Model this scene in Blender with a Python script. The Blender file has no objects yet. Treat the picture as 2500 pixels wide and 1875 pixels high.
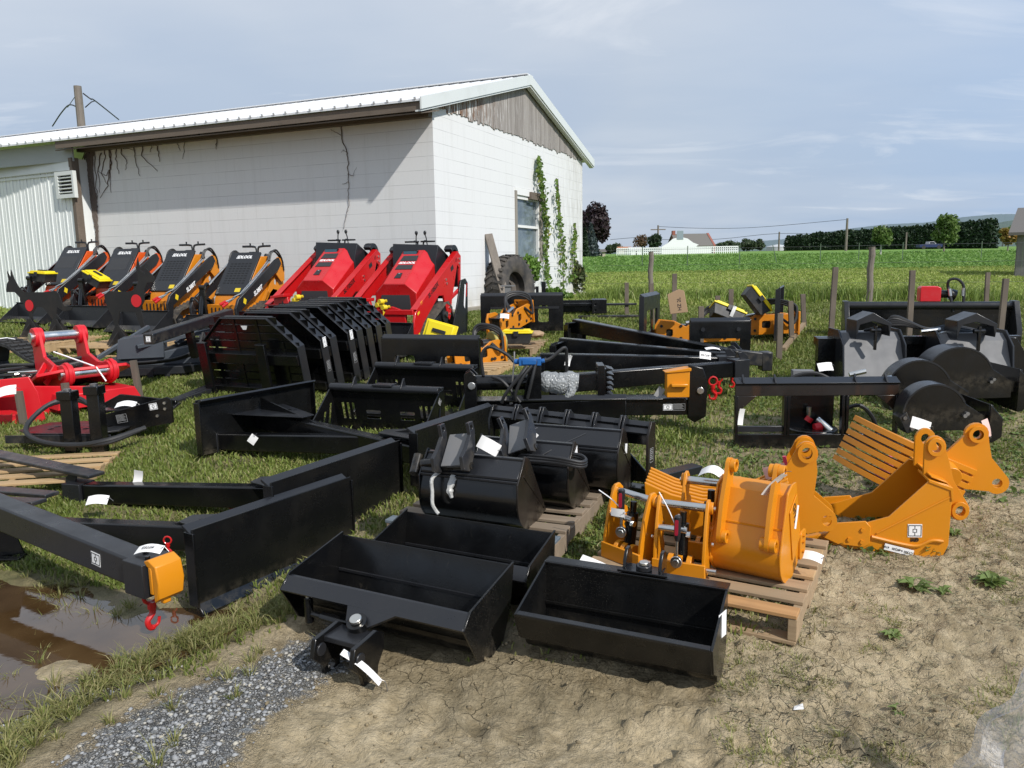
import bpy, bmesh, math, random
import numpy as np
from mathutils import Vector, Matrix, Euler
from mathutils.geometry import tessellate_polygon

# ---------------------------------------------------------------- camera, sky, sun, exposure
S = bpy.context.scene
COL = S.collection
CAMH = 1.7
FPX, PITCH, ROLL = 1878.0, 0.157, -0.016
_cp, _sp, _c, _s = math.cos(PITCH), math.sin(PITCH), math.cos(ROLL), math.sin(ROLL)
FW = Vector((0, _cp, -_sp)); _up = Vector((0, _sp, _cp)); _rt = Vector((1, 0, 0))
RT = _rt*_c + _up*_s
UP = _up*_c - _rt*_s
cam_d = bpy.data.cameras.new('camera'); cam = bpy.data.objects.new('camera', cam_d); COL.objects.link(cam)
cam_d.sensor_width = 36; cam_d.lens = 36*FPX/2500; cam_d.clip_end = 6000; cam_d.clip_start = 0.05
_m = Matrix((RT, UP, -FW)).transposed().to_4x4(); _m.translation = (0, 0, CAMH); cam.matrix_world = _m
S.camera = cam
S.view_settings.view_transform = 'Standard'; S.view_settings.look = 'None'; S.view_settings.gamma = 1
S.view_settings.exposure = 0.35
SUN = Vector((.822, -.92, 1.04)).normalized()
sun_d = bpy.data.lights.new('sun', 'SUN'); sun_d.energy = 3.45; sun_d.angle = math.radians(1.0); sun_d.color = (1, .955, .89)
sun = bpy.data.objects.new('sun', sun_d); COL.objects.link(sun); sun.rotation_euler = SUN.to_track_quat('Z', 'Y').to_euler()
W = bpy.data.worlds.new('World'); S.world = W; W.use_nodes = True
nt = W.node_tree; N = nt.nodes; Lk = nt.links; N.clear()
out = N.new('ShaderNodeOutputWorld'); bg = N.new('ShaderNodeBackground'); bg.inputs[1].default_value = 1.0
sky = N.new('ShaderNodeTexSky'); sky.sky_type = 'NISHITA'; sky.sun_disc = False
sky.sun_elevation = math.asin(SUN.z); sky.sun_rotation = math.atan2(SUN.x, SUN.y); sky.air_density = 1.2; sky.dust_density = 2.0
def nd(t, **k):
    n = N.new(t)
    for a, b in k.items(): setattr(n, a, b)
    return n
tc = nd('ShaderNodeTexCoord'); sx = nd('ShaderNodeSeparateXYZ'); Lk.new(tc.outputs['Generated'], sx.inputs[0])
def wm(op, a, b=None, c=None, cl=False):
    n = nd('ShaderNodeMath', operation=op, use_clamp=cl)
    for i, v in enumerate((a, b, c)):
        if v is None: continue
        if isinstance(v, (int, float)): n.inputs[i].default_value = v
        else: Lk.new(v, n.inputs[i])
    return n.outputs[0]
def wmix(f, a, b):
    n = nd('ShaderNodeMix', data_type='RGBA')
    for i, v in ((0, f), (6, a), (7, b)):
        if isinstance(v, (int, float)): n.inputs[i].default_value = v
        elif isinstance(v, tuple): n.inputs[i].default_value = (*v, 1)
        else: Lk.new(v, n.inputs[i])
    return n.outputs[2]
scl = nd('ShaderNodeVectorMath', operation='SCALE'); Lk.new(sky.outputs[0], scl.inputs[0]); scl.inputs[3].default_value = 0.07
zz = wm('MAXIMUM', sx.outputs[2], 0.03)
cx = wm('DIVIDE', sx.outputs[0], wm('ADD', zz, .12)); cy = wm('DIVIDE', sx.outputs[1], wm('ADD', zz, .12))
cb = nd('ShaderNodeCombineXYZ'); Lk.new(cx, cb.inputs[0]); Lk.new(cy, cb.inputs[1])
mp = nd('ShaderNodeMapping'); mp.inputs['Rotation'].default_value = (0, 0, .5); mp.inputs['Scale'].default_value = (.55, 1.0, 1); Lk.new(cb.outputs[0], mp.inputs[0])
n1 = nd('ShaderNodeTexNoise'); n1.inputs['Scale'].default_value = .55; n1.inputs['Detail'].default_value = 6; n1.inputs['Roughness'].default_value = .55; Lk.new(mp.outputs[0], n1.inputs[0])
n2 = nd('ShaderNodeTexNoise'); n2.inputs['Scale'].default_value = 1.7; n2.inputs['Detail'].default_value = 8; n2.inputs['Roughness'].default_value = .6; n2.inputs['Distortion'].default_value = .6; Lk.new(mp.outputs[0], n2.inputs[0])
# broad veil of cloud, bluer towards the right, darker bank low on the left
right = wm('SUBTRACT', wm('MULTIPLY', wm('DIVIDE', sx.outputs[0], wm('MAXIMUM', sx.outputs[1], .2)), 1.0), .15, cl=True)
elev = wm('MULTIPLY', sx.outputs[2], 2.2, cl=True)
base = wmix(elev, (.345, .42, .53), (.50, .55, .625))
base = wmix(wm('MULTIPLY', right, .95), base, (.27, .42, .67))
lowleft = wm('MULTIPLY', wm('SUBTRACT', .24, wm('DIVIDE', sx.outputs[0], wm('MAXIMUM', sx.outputs[1], .2)), cl=True), 1.5, cl=True)
band = wm('SUBTRACT', 1.0, wm('ABSOLUTE', wm('MULTIPLY', wm('SUBTRACT', sx.outputs[2], .14), 5.5)), cl=True)
base = wmix(wm('MULTIPLY', wm('MULTIPLY', lowleft, band), .6), base, (.33, .41, .55))
m1 = nd('ShaderNodeMapRange'); m1.inputs[1].default_value = .42; m1.inputs[2].default_value = .72; Lk.new(n1.outputs[0], m1.inputs[0])
base = wmix(wm('MULTIPLY', m1.outputs[0], wm('SUBTRACT', .62, wm('MULTIPLY', right, .35))), base, (.60, .63, .68))
m2 = nd('ShaderNodeMapRange'); m2.inputs[1].default_value = .55; m2.inputs[2].default_value = .8; Lk.new(n2.outputs[0], m2.inputs[0])
base = wmix(wm('MULTIPLY', m2.outputs[0], .6), base, (.80, .81, .83))
n3 = nd('ShaderNodeTexNoise'); n3.inputs['Scale'].default_value = .8; n3.inputs['Detail'].default_value = 3
mp3 = nd('ShaderNodeMapping'); mp3.inputs['Location'].default_value = (3.3, 7.1, 0); mp3.inputs['Scale'].default_value = (1.0, .5, 1); Lk.new(cb.outputs[0], mp3.inputs[0]); Lk.new(mp3.outputs[0], n3.inputs[0])
m3 = nd('ShaderNodeMapRange'); m3.inputs[1].default_value = .5; m3.inputs[2].default_value = .7; Lk.new(n3.outputs[0], m3.inputs[0])
base = wmix(wm('MULTIPLY', m3.outputs[0], .55), base, (.33, .41, .545))
fin = wmix(.88, scl.outputs[0], base)
Lk.new(fin, bg.inputs[0]); Lk.new(bg.outputs[0], out.inputs[0])
bg.inputs[1].default_value = 1.04
try:
    S.cycles.use_denoising = True; S.cycles.max_bounces = 6
except Exception: pass

# ---------------------------------------------------------------- terrain, one height function
def sst(a, b, x):
    t = np.clip((x-a)/(b-a), 0, 1); return t*t*(3-2*t)
def terrain(x, y):
    x = np.asarray(x, float); y = np.asarray(y, float)
    y0 = 2.3 + 1.6*sst(.6, -1.4, x)
    z = .88*np.clip((y-y0)/(12.3-y0), 0, 1)
    # soften the lower bend
    z = np.where(y < y0+.8, .88/(12.3-y0)*np.clip(y-y0+.8, 0, 1.6)**2/3.2, z)
    z = z + .02*sst(12.3, 20, y) + .17*sst(19, 31, y) + .0172*np.clip(y-30, 0, 95)
    z = z - .9*sst(125, 400, y)
    z = z + .004*np.clip(x-4, 0, 60)*sst(60, 120, y)
    return z
def _h(ix, iy, s):
    v = np.sin(ix*127.1+iy*311.7+s*74.7)*43758.5453
    return v-np.floor(v)
def vnoise(x, y, s=0):
    ix = np.floor(x); iy = np.floor(y); fx = x-ix; fy = y-iy
    fx = fx*fx*(3-2*fx); fy = fy*fy*(3-2*fy)
    a = _h(ix, iy, s); b = _h(ix+1, iy, s); c = _h(ix, iy+1, s); d = _h(ix+1, iy+1, s)
    return (a+(b-a)*fx)*(1-fy)+(c+(d-c)*fx)*fy
def fbm(x, y, s=0, o=4):
    r = 0; a = .5; t = 0
    for i in range(o):
        r = r+a*vnoise(x*2**i, y*2**i, s+i*7); t += a; a *= .55
    return r/t
CAMP = Vector((0, 0, CAMH))
def ray(px, py):
    return FW + RT*((px-1250)/FPX) - UP*((py-937.5)/FPX)
def G(px, py, dz=0.0):
    """point where the line of sight of a photo pixel meets the ground (raised by dz)"""
    d = ray(px, py); t = 1.0; 
    lo = .5; hi = .5; f = lambda t: CAMH+d.z*t - float(terrain(d.x*t, d.y*t)) - dz
    while f(hi) > 0 and hi < 3000: lo = hi; hi = hi*1.02+.02
    for _ in range(40):
        m = (lo+hi)/2
        if f(m) > 0: lo = m
        else: hi = m
    t = (lo+hi)/2
    return Vector((d.x*t, d.y*t, CAMH+d.z*t))
def AT(px, py, y):
    d = ray(px, py); t = y/d.y; return Vector((d.x*t, y, CAMH+d.z*t))
def TZ(x, y): return float(terrain(x, y))
def PX(P):
    d = Vector(P)-CAMP; z = d.dot(FW); return (1250+FPX*d.dot(RT)/z, 937.5-FPX*d.dot(UP)/z)
def PZ(px, py, z):
    d = ray(px, py); t = (z-CAMH)/d.z; return Vector((d.x*t, d.y*t, z))
# ---------------------------------------------------------------- helpers
def tag(o, label=None, cat=None, group=None, kind=None):
    for k, v in (('label', label), ('category', cat), ('group', group), ('kind', kind)):
        if v: o[k] = v
    return o
def thing(name, label, cat, loc=(0, 0, 0), rz=0.0, group=None, tilt=None):
    o = bpy.data.objects.new(name, None); COL.objects.link(o); o.empty_display_size = .1
    o.location = loc; o.rotation_euler = (tilt[0], tilt[1], rz) if tilt else (0, 0, rz)
    return tag(o, label, cat, group)
def copy_tree(o, parent=None):
    c = o.copy(); COL.objects.link(c); c.parent = parent
    for ch in list(o.children): copy_tree(ch, c)
    return c
class MB:
    def __init__(s): s.v = []; s.f = []; s.mi = []; s.M = None; s.m = 0; s.g = []
    def add(s, vs, fs, m=None):
        b = len(s.v); s.g.append((b, len(s.f)))
        if s.M is not None: vs = [s.M @ Vector(v) for v in vs]
        s.v += [tuple(v) for v in vs]; s.f += [tuple(i+b for i in f) for f in fs]
        s.mi += [s.m if m is None else m]*len(fs); return s
    def box(s, x0, x1, y0, y1, z0, z1, m=None):
        vs = [(x, y, z) for z in (z0, z1) for y in (y0, y1) for x in (x0, x1)]
        return s.add(vs, [(0, 2, 3, 1), (4, 5, 7, 6), (0, 1, 5, 4), (2, 6, 7, 3), (0, 4, 6, 2), (1, 3, 7, 5)], m)
    def bar(s, p, q, w, h, up=(0, 0, 1), m=None, w2=None, h2=None):
        p = Vector(p); q = Vector(q); d = (q-p).normalized(); u = Vector(up)
        r = d.cross(u)
        if r.length < 1e-4: r = d.cross(Vector((1, 0, 0)))
        r.normalize(); u = r.cross(d)
        vs = []
        for c, ww, hh in ((p, w, h), (q, w2 or w, h2 or h)):
            vs += [c-r*ww/2-u*hh/2, c+r*ww/2-u*hh/2, c+r*ww/2+u*hh/2, c-r*ww/2+u*hh/2]
        return s.add(vs, [(0, 3, 2, 1), (4, 5, 6, 7), (0, 1, 5, 4), (1, 2, 6, 5), (2, 3, 7, 6), (3, 0, 4, 7)], m)
    def cyl(s, p, q, r, r2=None, n=14, m=None, cap=True):
        p = Vector(p); q = Vector(q); d = (q-p).normalized()
        a = d.cross(Vector((0, 0, 1)))
        if a.length < 1e-3: a = Vector((1, 0, 0))
        a.normalize(); b = d.cross(a); r2 = r if r2 is None else r2; vs = []
        for c, rr in ((p, r), (q, r2)):
            for i in range(n):
                t = 2*math.pi*i/n; vs.append(c+a*math.cos(t)*rr+b*math.sin(t)*rr)
        fs = [(i, n+i, n+(i+1) % n, (i+1) % n) for i in range(n)]
        if cap: fs += [tuple(range(n)), tuple(range(2*n-1, n-1, -1))]
        return s.add(vs, fs, m)
    def tube(s, pts, r, n=8, sm=6, m=None, ribs=0):
        P = [Vector(p) for p in pts]
        if sm > 1 and len(P) > 2:
            Q = []; E = [P[0]*2-P[1]]+P+[P[-1]*2-P[-2]]
            for i in range(1, len(E)-2):
                a, b, c, d = E[i-1], E[i], E[i+1], E[i+2]
                for k in range(sm):
                    t = k/sm
                    Q.append(.5*((2*b)+(c-a)*t+(2*a-5*b+4*c-d)*t*t+(-a+3*b-3*c+d)*t**3))
            Q.append(P[-1]); P = Q
        u = None; vs = []; L = len(P)
        for i, c in enumerate(P):
            d = (P[min(i+1, L-1)]-P[max(i-1, 0)]).normalized()
            if u is None:
                u = d.cross(Vector((.3, .2, 1))); u = u.normalized() if u.length > 1e-4 else Vector((1, 0, 0))
            u = (u-d*u.dot(d))
            u = u.normalized() if u.length > 1e-6 else Vector((1, 0, 0))
            w = d.cross(u); rr = r[min(i, len(r)-1)] if isinstance(r, (list, tuple)) else r*(1+(ribs*(.5 if i % 2 else -.5) if ribs else 0))
            for k in range(n):
                t = 2*math.pi*k/n; vs.append(c+u*math.cos(t)*rr+w*math.sin(t)*rr)
        fs = [(i*n+k, i*n+(k+1) % n, (i+1)*n+(k+1) % n, (i+1)*n+k) for i in range(L-1) for k in range(n)]
        fs += [tuple(range(n-1, -1, -1)), tuple(range((L-1)*n, L*n))]
        return s.add(vs, fs, m)
    def prism(s, poly, ax, a, b, holes=(), m=None):
        """polygon (list of 2-D points) extruded along ax from a to b, with holes"""
        loops = [list(poly)]+[list(h) for h in holes]
        ar = lambda L: sum(L[i][0]*L[(i+1) % len(L)][1]-L[(i+1) % len(L)][0]*L[i][1] for i in range(len(L)))
        loops = [L if (ar(L) > 0) == (k == 0) else L[::-1] for k, L in enumerate(loops)]
        def p3(u, v, w): return {'x': (w, u, v), 'y': (u, w, v), 'z': (u, v, w)}[ax]
        flat = [p for L in loops for p in L]; n = len(flat)
        tri = tessellate_polygon([[Vector((p[0], p[1], 0)) for p in L] for L in loops]) if (holes or len(poly) > 4) else [tuple(range(len(poly)))]
        vs = [p3(*p, a) for p in flat]+[p3(*p, b) for p in flat]
        fs = []
        flip = (ax == 'y') != (b < a)
        for t in tri:
            q = [flat[i] for i in t]
            if ar(q) < 0: t = t[::-1]
            t = tuple(t)
            top = tuple(i+n for i in t)
            fs.append(t[::-1] if not flip else t); fs.append(top if not flip else top[::-1])
        o = 0
        for L in loops:
            k = len(L)
            for i in range(k):
                q = (o+i, o+(i+1) % k, n+o+(i+1) % k, n+o+i)
                fs.append(q if not flip else q[::-1])
            o += k
        return s.add(vs, fs, m)
    def lathe(s, prof, c, d=(0, 0, 1), n=24, m=None, squash=1):
        c = Vector(c); d = Vector(d).normalized(); a = d.cross(Vector((0, 0, 1)))
        if a.length < 1e-3: a = Vector((1, 0, 0))
        a.normalize(); b = d.cross(a); vs = []
        for r, h in prof:
            for i in range(n):
                t = 2*math.pi*i/n; vs.append(c+d*h+a*math.cos(t)*r+b*math.sin(t)*r*squash)
        L = len(prof)
        return s.add(vs, [(j*n+i, j*n+(i+1) % n, (j+1)*n+(i+1) % n, (j+1)*n+i) for j in range(L-1) for i in range(n)], m)
    def shell(s, prof, x0, x1, t, ax='x', m=None):
        """open 2-D profile (y,z points) thickened by t and extruded along x"""
        P = [Vector(p) for p in prof]; L = len(P); nr = []
        for i in range(L):
            d = (P[min(i+1, L-1)]-P[max(i-1, 0)]).normalized(); nr.append(Vector((-d.y, d.x)))
        A = [tuple(p) for p in P]; B = [tuple(p+n*t) for p, n in zip(P, nr)]
        vs = []
        for x in (x0, x1):
            vs += [(x, *p) for p in A]+[(x, *p) for p in B]
        o = 2*L; fs = []
        for i in range(L-1):
            fs += [(i, o+i, o+i+1, i+1), (L+i, L+i+1, o+L+i+1, o+L+i), (i, i+1, L+i+1, L+i), (o+i, o+L+i, o+L+i+1, o+i+1)]
        fs += [(0, L, o+L, o), (L-1, o+L-1, o+2*L-1, 2*L-1)]
        return s.add(vs, fs, m)
    def each(s, name, mats, parent=None, **k):
        G_ = s.g+[(len(s.v), len(s.f))]
        for (a, fa_), (b, fb_) in zip(G_[:-1], G_[1:]):
            q = MB(); q.v = s.v[a:b]; q.f = [tuple(i-a for i in f) for f in s.f[fa_:fb_]]; q.mi = [0]*len(q.f); q.build(name, mats, parent, **k)
    def build(s, name, mats, parent=None, bevel=0, smooth=35, loc=None):
        me = bpy.data.meshes.new(name); me.from_pydata(s.v, [], s.f)
        if not isinstance(mats, (list, tuple)): mats = [mats]
        for x in mats: me.materials.append(x)
        if len(mats) > 1: me.polygons.foreach_set('material_index', s.mi)
        bm = bmesh.new(); bm.from_mesh(me); bmesh.ops.recalc_face_normals(bm, faces=bm.faces); bm.to_mesh(me); bm.free()
        if smooth:
            me.polygons.foreach_set('use_smooth', [True]*len(me.polygons)); me.set_sharp_from_angle(angle=math.radians(smooth))
        o = bpy.data.objects.new(name, me); COL.objects.link(o)
        if parent: o.parent = parent
        if loc: o.location = loc
        if bevel:
            b = o.modifiers.new('bevel', 'BEVEL'); b.width = bevel; b.segments = 2; b.limit_method = 'ANGLE'; b.angle_limit = math.radians(40)
        return o
def arc(cx, cy, r, a0, a1, n=10, r2=None):
    r2 = r if r2 is None else r2
    return [(cx+r*math.cos(math.radians(a0+(a1-a0)*i/n)), cy+r2*math.sin(math.radians(a0+(a1-a0)*i/n))) for i in range(n+1)]
def rrect(x0, x1, y0, y1, r, n=4):
    return arc(x1-r, y1-r, r, 0, 90, n)+arc(x0+r, y1-r, r, 90, 180, n)+arc(x0+r, y0+r, r, 180, 270, n)+arc(x1-r, y0+r, r, 270, 360, n)
def circ(cx, cy, r, n=16): return [(cx+r*math.cos(2*math.pi*i/n), cy+r*math.sin(2*math.pi*i/n)) for i in range(n)]
_tx = {}
def text(name, body, size, mat, parent, M, ext=.0008, shear=0, bold=0, spacing=1):
    cu = bpy.data.curves.new(name, 'FONT'); cu.body = body; cu.size = size; cu.extrude = ext; cu.shear = shear; cu.offset = bold; cu.space_character = spacing
    cu.align_x = 'CENTER'; cu.align_y = 'CENTER'; cu.resolution_u = 2
    o = bpy.data.objects.new(name, cu); COL.objects.link(o)
    dg = bpy.context.evaluated_depsgraph_get(); me = bpy.data.meshes.new_from_object(o.evaluated_get(dg))
    bpy.data.objects.remove(o); bpy.data.curves.remove(cu)
    me.materials.clear(); me.materials.append(mat); me.name = name
    q = bpy.data.objects.new(name, me); COL.objects.link(q)
    if parent: q.parent = parent
    q.matrix_local = M if parent else M
    return q
def frameM(o, x, y):
    """matrix with local x along x, local y along y, z out of the face"""
    x = Vector(x).normalized(); z = x.cross(Vector(y)).normalized(); y = z.cross(x)
    m = Matrix((x, y, z)).transposed().to_4x4(); m.translation = Vector(o); return m

# ---------------------------------------------------------------- materials
class NT:
    def __init__(s, name):
        s.mat = bpy.data.materials.new(name); s.mat.use_nodes = True; s.t = s.mat.node_tree; s.t.nodes.clear()
        s.out = s.n('ShaderNodeOutputMaterial'); s.b = s.n('ShaderNodeBsdfPrincipled'); s.l(s.b.outputs[0], s.out.inputs[0])
        s.tc = s.n('ShaderNodeTexCoord')
    def n(s, t, **k):
        x = s.t.nodes.new(t)
        for a, b in k.items(): setattr(x, a, b)
        return x
    def l(s, a, b): s.t.links.new(a, b)
    def set(s, i, v):
        if isinstance(v, bpy.types.NodeSocket): s.l(v, i)
        elif isinstance(v, (tuple, list)) and len(v) == 3 and len(i.default_value) == 4: i.default_value = (*v, 1)
        else: i.default_value = v
    def math(s, op, a, b=0, c=0, cl=False):
        x = s.n('ShaderNodeMath', operation=op, use_clamp=cl)
        for i, v in enumerate((a, b, c)): s.set(x.inputs[i], v)
        return x.outputs[0]
    def mix(s, f, a, b, bt='MIX'):
        x = s.n('ShaderNodeMix', data_type='RGBA', blend_type=bt); s.set(x.inputs[0], f); s.set(x.inputs[6], a); s.set(x.inputs[7], b); return x.outputs[2]
    def noise(s, sc, det=4, rough=.55, vec=None, dist=0, out=0):
        x = s.n('ShaderNodeTexNoise'); x.inputs['Scale'].default_value = sc; x.inputs['Detail'].default_value = det
        x.inputs['Roughness'].default_value = rough; x.inputs['Distortion'].default_value = dist
        s.l(vec if vec is not None else s.tc.outputs['Object'], x.inputs[0]); return x.outputs[out]
    def vor(s, sc, feat='F1', vec=None, out=0, rnd=1):
        x = s.n('ShaderNodeTexVoronoi', feature=feat); x.inputs['Scale'].default_value = sc; x.inputs['Randomness'].default_value = rnd
        s.l(vec if vec is not None else s.tc.outputs['Object'], x.inputs[0]); return x.outputs[out]
    def rng(s, v, a, b, c=0., d=1.):
        x = s.n('ShaderNodeMapRange'); s.set(x.inputs[0], v)
        for i, q in enumerate((a, b, c, d)): x.inputs[i+1].default_value = q
        return x.outputs[0]
    def map(s, scale=(1, 1, 1), rot=(0, 0, 0), loc=(0, 0, 0), vec=None):
        x = s.n('ShaderNodeMapping'); x.inputs['Scale'].default_value = scale; x.inputs['Rotation'].default_value = rot; x.inputs['Location'].default_value = loc
        s.l(vec if vec is not None else s.tc.outputs['Object'], x.inputs[0]); return x.outputs[0]
    def attr(s, name):
        x = s.n('ShaderNodeAttribute'); x.attribute_name = name; return x.outputs['Fac']
    def bump(s, h, st=.3, d=.01, nrm=None):
        x = s.n('ShaderNodeBump'); x.inputs['Strength'].default_value = st; x.inputs['Distance'].default_value = d; s.l(h, x.inputs['Height'])
        if nrm: s.l(nrm, x.inputs['Normal'])
        return x.outputs[0]
    def fin(s, col=None, rough=None, nrm=None, **k):
        if col is not None: s.set(s.b.inputs['Base Color'], col)
        if rough is not None: s.set(s.b.inputs['Roughness'], rough)
        if nrm is not None: s.l(nrm, s.b.inputs['Normal'])
        for a, b in k.items(): s.set(s.b.inputs[a.replace('_', ' ')], b)
        return s.mat
def paint(name, col, rough=.35, dust=.25, dcol=(.25, .21, .15), peel=.12, spots=0, coat=0, streak=None):
    m = NT(name); o = m.tc.outputs['Object']
    d = m.rng(m.noise(3.2, 5, .6), .5, .85, 0, dust*.35)
    d2 = m.rng(m.noise(90, 2, .6), .62, .8, 0, dust*.4)
    f = m.math('ADD', d, d2, cl=True)
    sz = m.n('ShaderNodeSeparateXYZ'); m.l(o, sz.inputs[0]); f = m.math('ADD', f, m.math('MULTIPLY', m.math('MULTIPLY', m.rng(sz.outputs[2], .09, .0), m.rng(sz.outputs[2], -.12, -.02)), m.rng(m.noise(18, 4, .65), .42, .62, 0, .8*min(1, dust*2.5))), cl=True)
    dv = m.n('ShaderNodeVectorMath', operation='ADD'); m.l(m.map((1, 1, .35)), dv.inputs[0]); ds = m.n('ShaderNodeVectorMath', operation='SCALE'); m.l(m.noise(2.5, 2, out=1), ds.inputs[0]); ds.inputs[3].default_value = .8; m.l(ds.outputs[0], dv.inputs[1])
    sc_ = m.math('MULTIPLY', m.rng(m.vor(6, 'DISTANCE_TO_EDGE', dv.outputs[0]), .0, .006, 1, 0), m.rng(m.noise(5, 3), .56, .66)); f = m.math('ADD', f, m.math('MULTIPLY', sc_, .30), cl=True)
    c = m.mix(f, col, m.mix(.35, col, dcol))
    if spots:
        sp = m.rng(m.vor(150, out=0), .10, .22, 1, 0); mask = m.rng(m.noise(1.7, 2), .5, .65, 0, 1)
        c = m.mix(m.math('MULTIPLY', m.math('MULTIPLY', sp, mask), spots), c, (.33, .3, .25))
    if streak:
        st = m.rng(m.noise(5, 4, .6, m.map((1.2, 1.2, .25))), .56, .75, 0, .6); c = m.mix(st, c, streak)
    r = m.rng(m.noise(6, 4, .6), .3, .75, rough-.07, rough+.14)
    nb = m.bump(m.noise(110, 2, .5), peel, .002)
    nb = m.bump(m.noise(2.3, 2, .5), .12, .02, nb)
    return m.fin(c, r, nb, Coat_Weight=coat, Coat_Roughness=.08)
BLACK = paint('black_enamel', (.0038, .004, .0045), .20, .16, peel=.10, spots=.0)
BLACKD = paint('black_enamel_rain_specked', (.0045, .0047, .005), .26, .25, peel=.2, spots=.3)
BLACKM = paint('black_satin', (.014, .015, .0178), .30, .22)
BROWNB = paint('black_enamel_weathered', (.013, .010, .008), .26, .5, peel=.08, streak=(.055, .022, .008))
GREYP = paint('grey_steel_paint', (.15, .152, .157), .6, .2)
SLATE = paint('slate_grey_paint', (.055, .065, .078), .4, .3)
YEL = paint('amber_yellow_paint', (.62, .228, .007), .34, .16, dcol=(.45, .25, .05), peel=.06)
YELM = paint('amber_machine_paint', (.58, .20, .008), .36, .12, dcol=(.4, .25, .1), peel=.05)
ORG = paint('orange_machine_paint', (.62, .085, .008), .36, .15, peel=.05)
RED = paint('red_machine_paint', (.50, .008, .010), .3, .12, dcol=(.3, .1, .08), peel=.05, coat=.3)
REDB = paint('bright_red_paint', (.58, .012, .02), .36, .1, dcol=(.4, .2, .2), peel=.05)
BRASS = paint('yellow_cap_plastic', (.70, .52, .02), .4, .05)
TBY = paint('yellow_lid_plastic', (.78, .62, .01), .45, .08)
TBK = paint('black_box_plastic', (.013, .014, .016), .5, .2)
BLUE = paint('blue_valve_paint', (.01, .10, .32), .35, .1)
PAPER = NT('white_tag_paper').fin((.78, .77, .75), .7)
PINKP = NT('pink_tag_paper').fin((.72, .5, .46), .7)
INK = NT('black_ink').fin((.012, .012, .02), .6)
WHITEP = NT('white_lettering').fin((.85, .85, .85), .45)
BLKL = NT('black_lettering').fin((.01, .01, .01), .45)
def metal(name, col, r=.3):
    m = NT(name); return m.fin(col, m.rng(m.noise(8, 3), .3, .7, r-.08, r+.12), Metallic=1.0)
CHROME = metal('bright_zinc', (.62, .62, .60), .28); STEEL = metal('dull_steel', (.30, .29, .28), .42)
BOLT = metal('zinc_bolt', (.70, .68, .62), .3)
RUB = NT('black_rubber'); RUB = RUB.fin(RUB.mix(RUB.rng(RUB.noise(9, 4), .4, .8), (.016, .016, .017), (.05, .047, .042)), .72)
TRK = NT('dusty_rubber_track'); TRK = TRK.fin(TRK.mix(TRK.rng(TRK.noise(14, 4), .35, .75), (.03, .028, .026), (.14, .115, .09)), .85)
HOSE = NT('hydraulic_hose_rubber'); HOSE = HOSE.fin((.017, .017, .018), .5, HOSE.bump(HOSE.noise(160, 1), .2, .002))
def wood(name, c1, c2, dark=(.12, .08, .05), ax=0):
    m = NT(name); sc = [22, 22, 22]; sc[ax] = 1.4
    oi = m.n('ShaderNodeObjectInfo')
    v = m.map(tuple(sc)); g = m.noise(1.6, 6, .65, v, .6)
    per = m.noise(.9, 1, .5, m.map((.01 if ax == 0 else 8, .01 if ax == 1 else 8, 3)))
    c = m.mix(m.rng(g, .3, .7), c1, c2)
    c = m.mix(m.rng(per, .35, .65, 0, .75), c, tuple(x*.66 for x in c1))
    kn = m.vor(2.6, vec=m.map(tuple(x/8 if x > 10 else x*.9 for x in sc)))
    c = m.mix(m.rng(kn, .02, .07, .7, 0), c, dark)
    c = m.mix(m.rng(m.noise(4, 4), .6, .8, 0, .35), c, dark)
    return m.fin(c, .8, m.bump(g, .5, .004))
PALN = wood('new_pallet_wood', (.52, .36, .19), (.42, .27, .13))
PALO = wood('brown_pallet_wood', (.43, .31, .185), (.28, .19, .11))
PALOR = wood('amber_pallet_board', (.52, .29, .12), (.38, .19, .07))
PALW = wood('weathered_pallet_wood', (.30, .235, .165), (.22, .165, .115))
PALB = wood('blue_painted_board', (.11, .14, .17), (.17, .2, .22))
STAKE = wood('weathered_stake_wood', (.11, .09, .072), (.17, .135, .10), (.04, .03, .025), ax=2)
POSTW = wood('grey_post_wood', (.22, .19, .16), (.15, .125, .10), (.05, .04, .03), ax=2)
def leafm(name, c1, c2, c3, tr=.35):
    m = NT(name); r = m.n('ShaderNodeNewGeometry').outputs['Random Per Island']
    c = m.mix(m.rng(r, 0, .6), c1, c2); c = m.mix(m.rng(r, .75, 1.), c, c3)
    big = m.noise(.8, 3); c = m.mix(m.rng(big, .4, .65, 0, .45), c, tuple(x*.6 for x in c1))
    m.set(m.b.inputs['Base Color'], c); m.b.inputs['Roughness'].default_value = .6
    t = m.n('ShaderNodeBsdfTranslucent'); m.set(t.inputs[0], c); x = m.n('ShaderNodeMixShader'); x.inputs[0].default_value = tr
    m.l(m.b.outputs[0], x.inputs[1]); m.l(t.outputs[0], x.inputs[2]); m.l(x.outputs[0], m.out.inputs[0]); return m.mat
GRASSM = leafm('grass_blades', (.13, .185, .030), (.22, .27, .055), (.38, .35, .15))
DRYM = leafm('dry_grass_blades', (.34, .31, .12), (.25, .26, .08), (.52, .44, .24))
FIELDM = leafm('meadow_blades', (.25, .34, .06), (.33, .39, .09), (.40, .38, .16))
WEEDM = leafm('broad_weed_leaves', (.12, .18, .045), (.18, .25, .065), (.24, .28, .11))
VINEM = leafm('vine_leaves', (.10, .19, .03), (.17, .27, .05), (.30, .28, .06))
VINED = leafm('dark_vine_leaves', (.06, .09, .03), (.11, .13, .05), (.20, .15, .06))
BUSHM = leafm('bush_leaves', (.11, .22, .03), (.17, .30, .05), (.22, .33, .08))
TWIG = NT('dry_vine_stem').fin((.10, .07, .055), .9)
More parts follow.
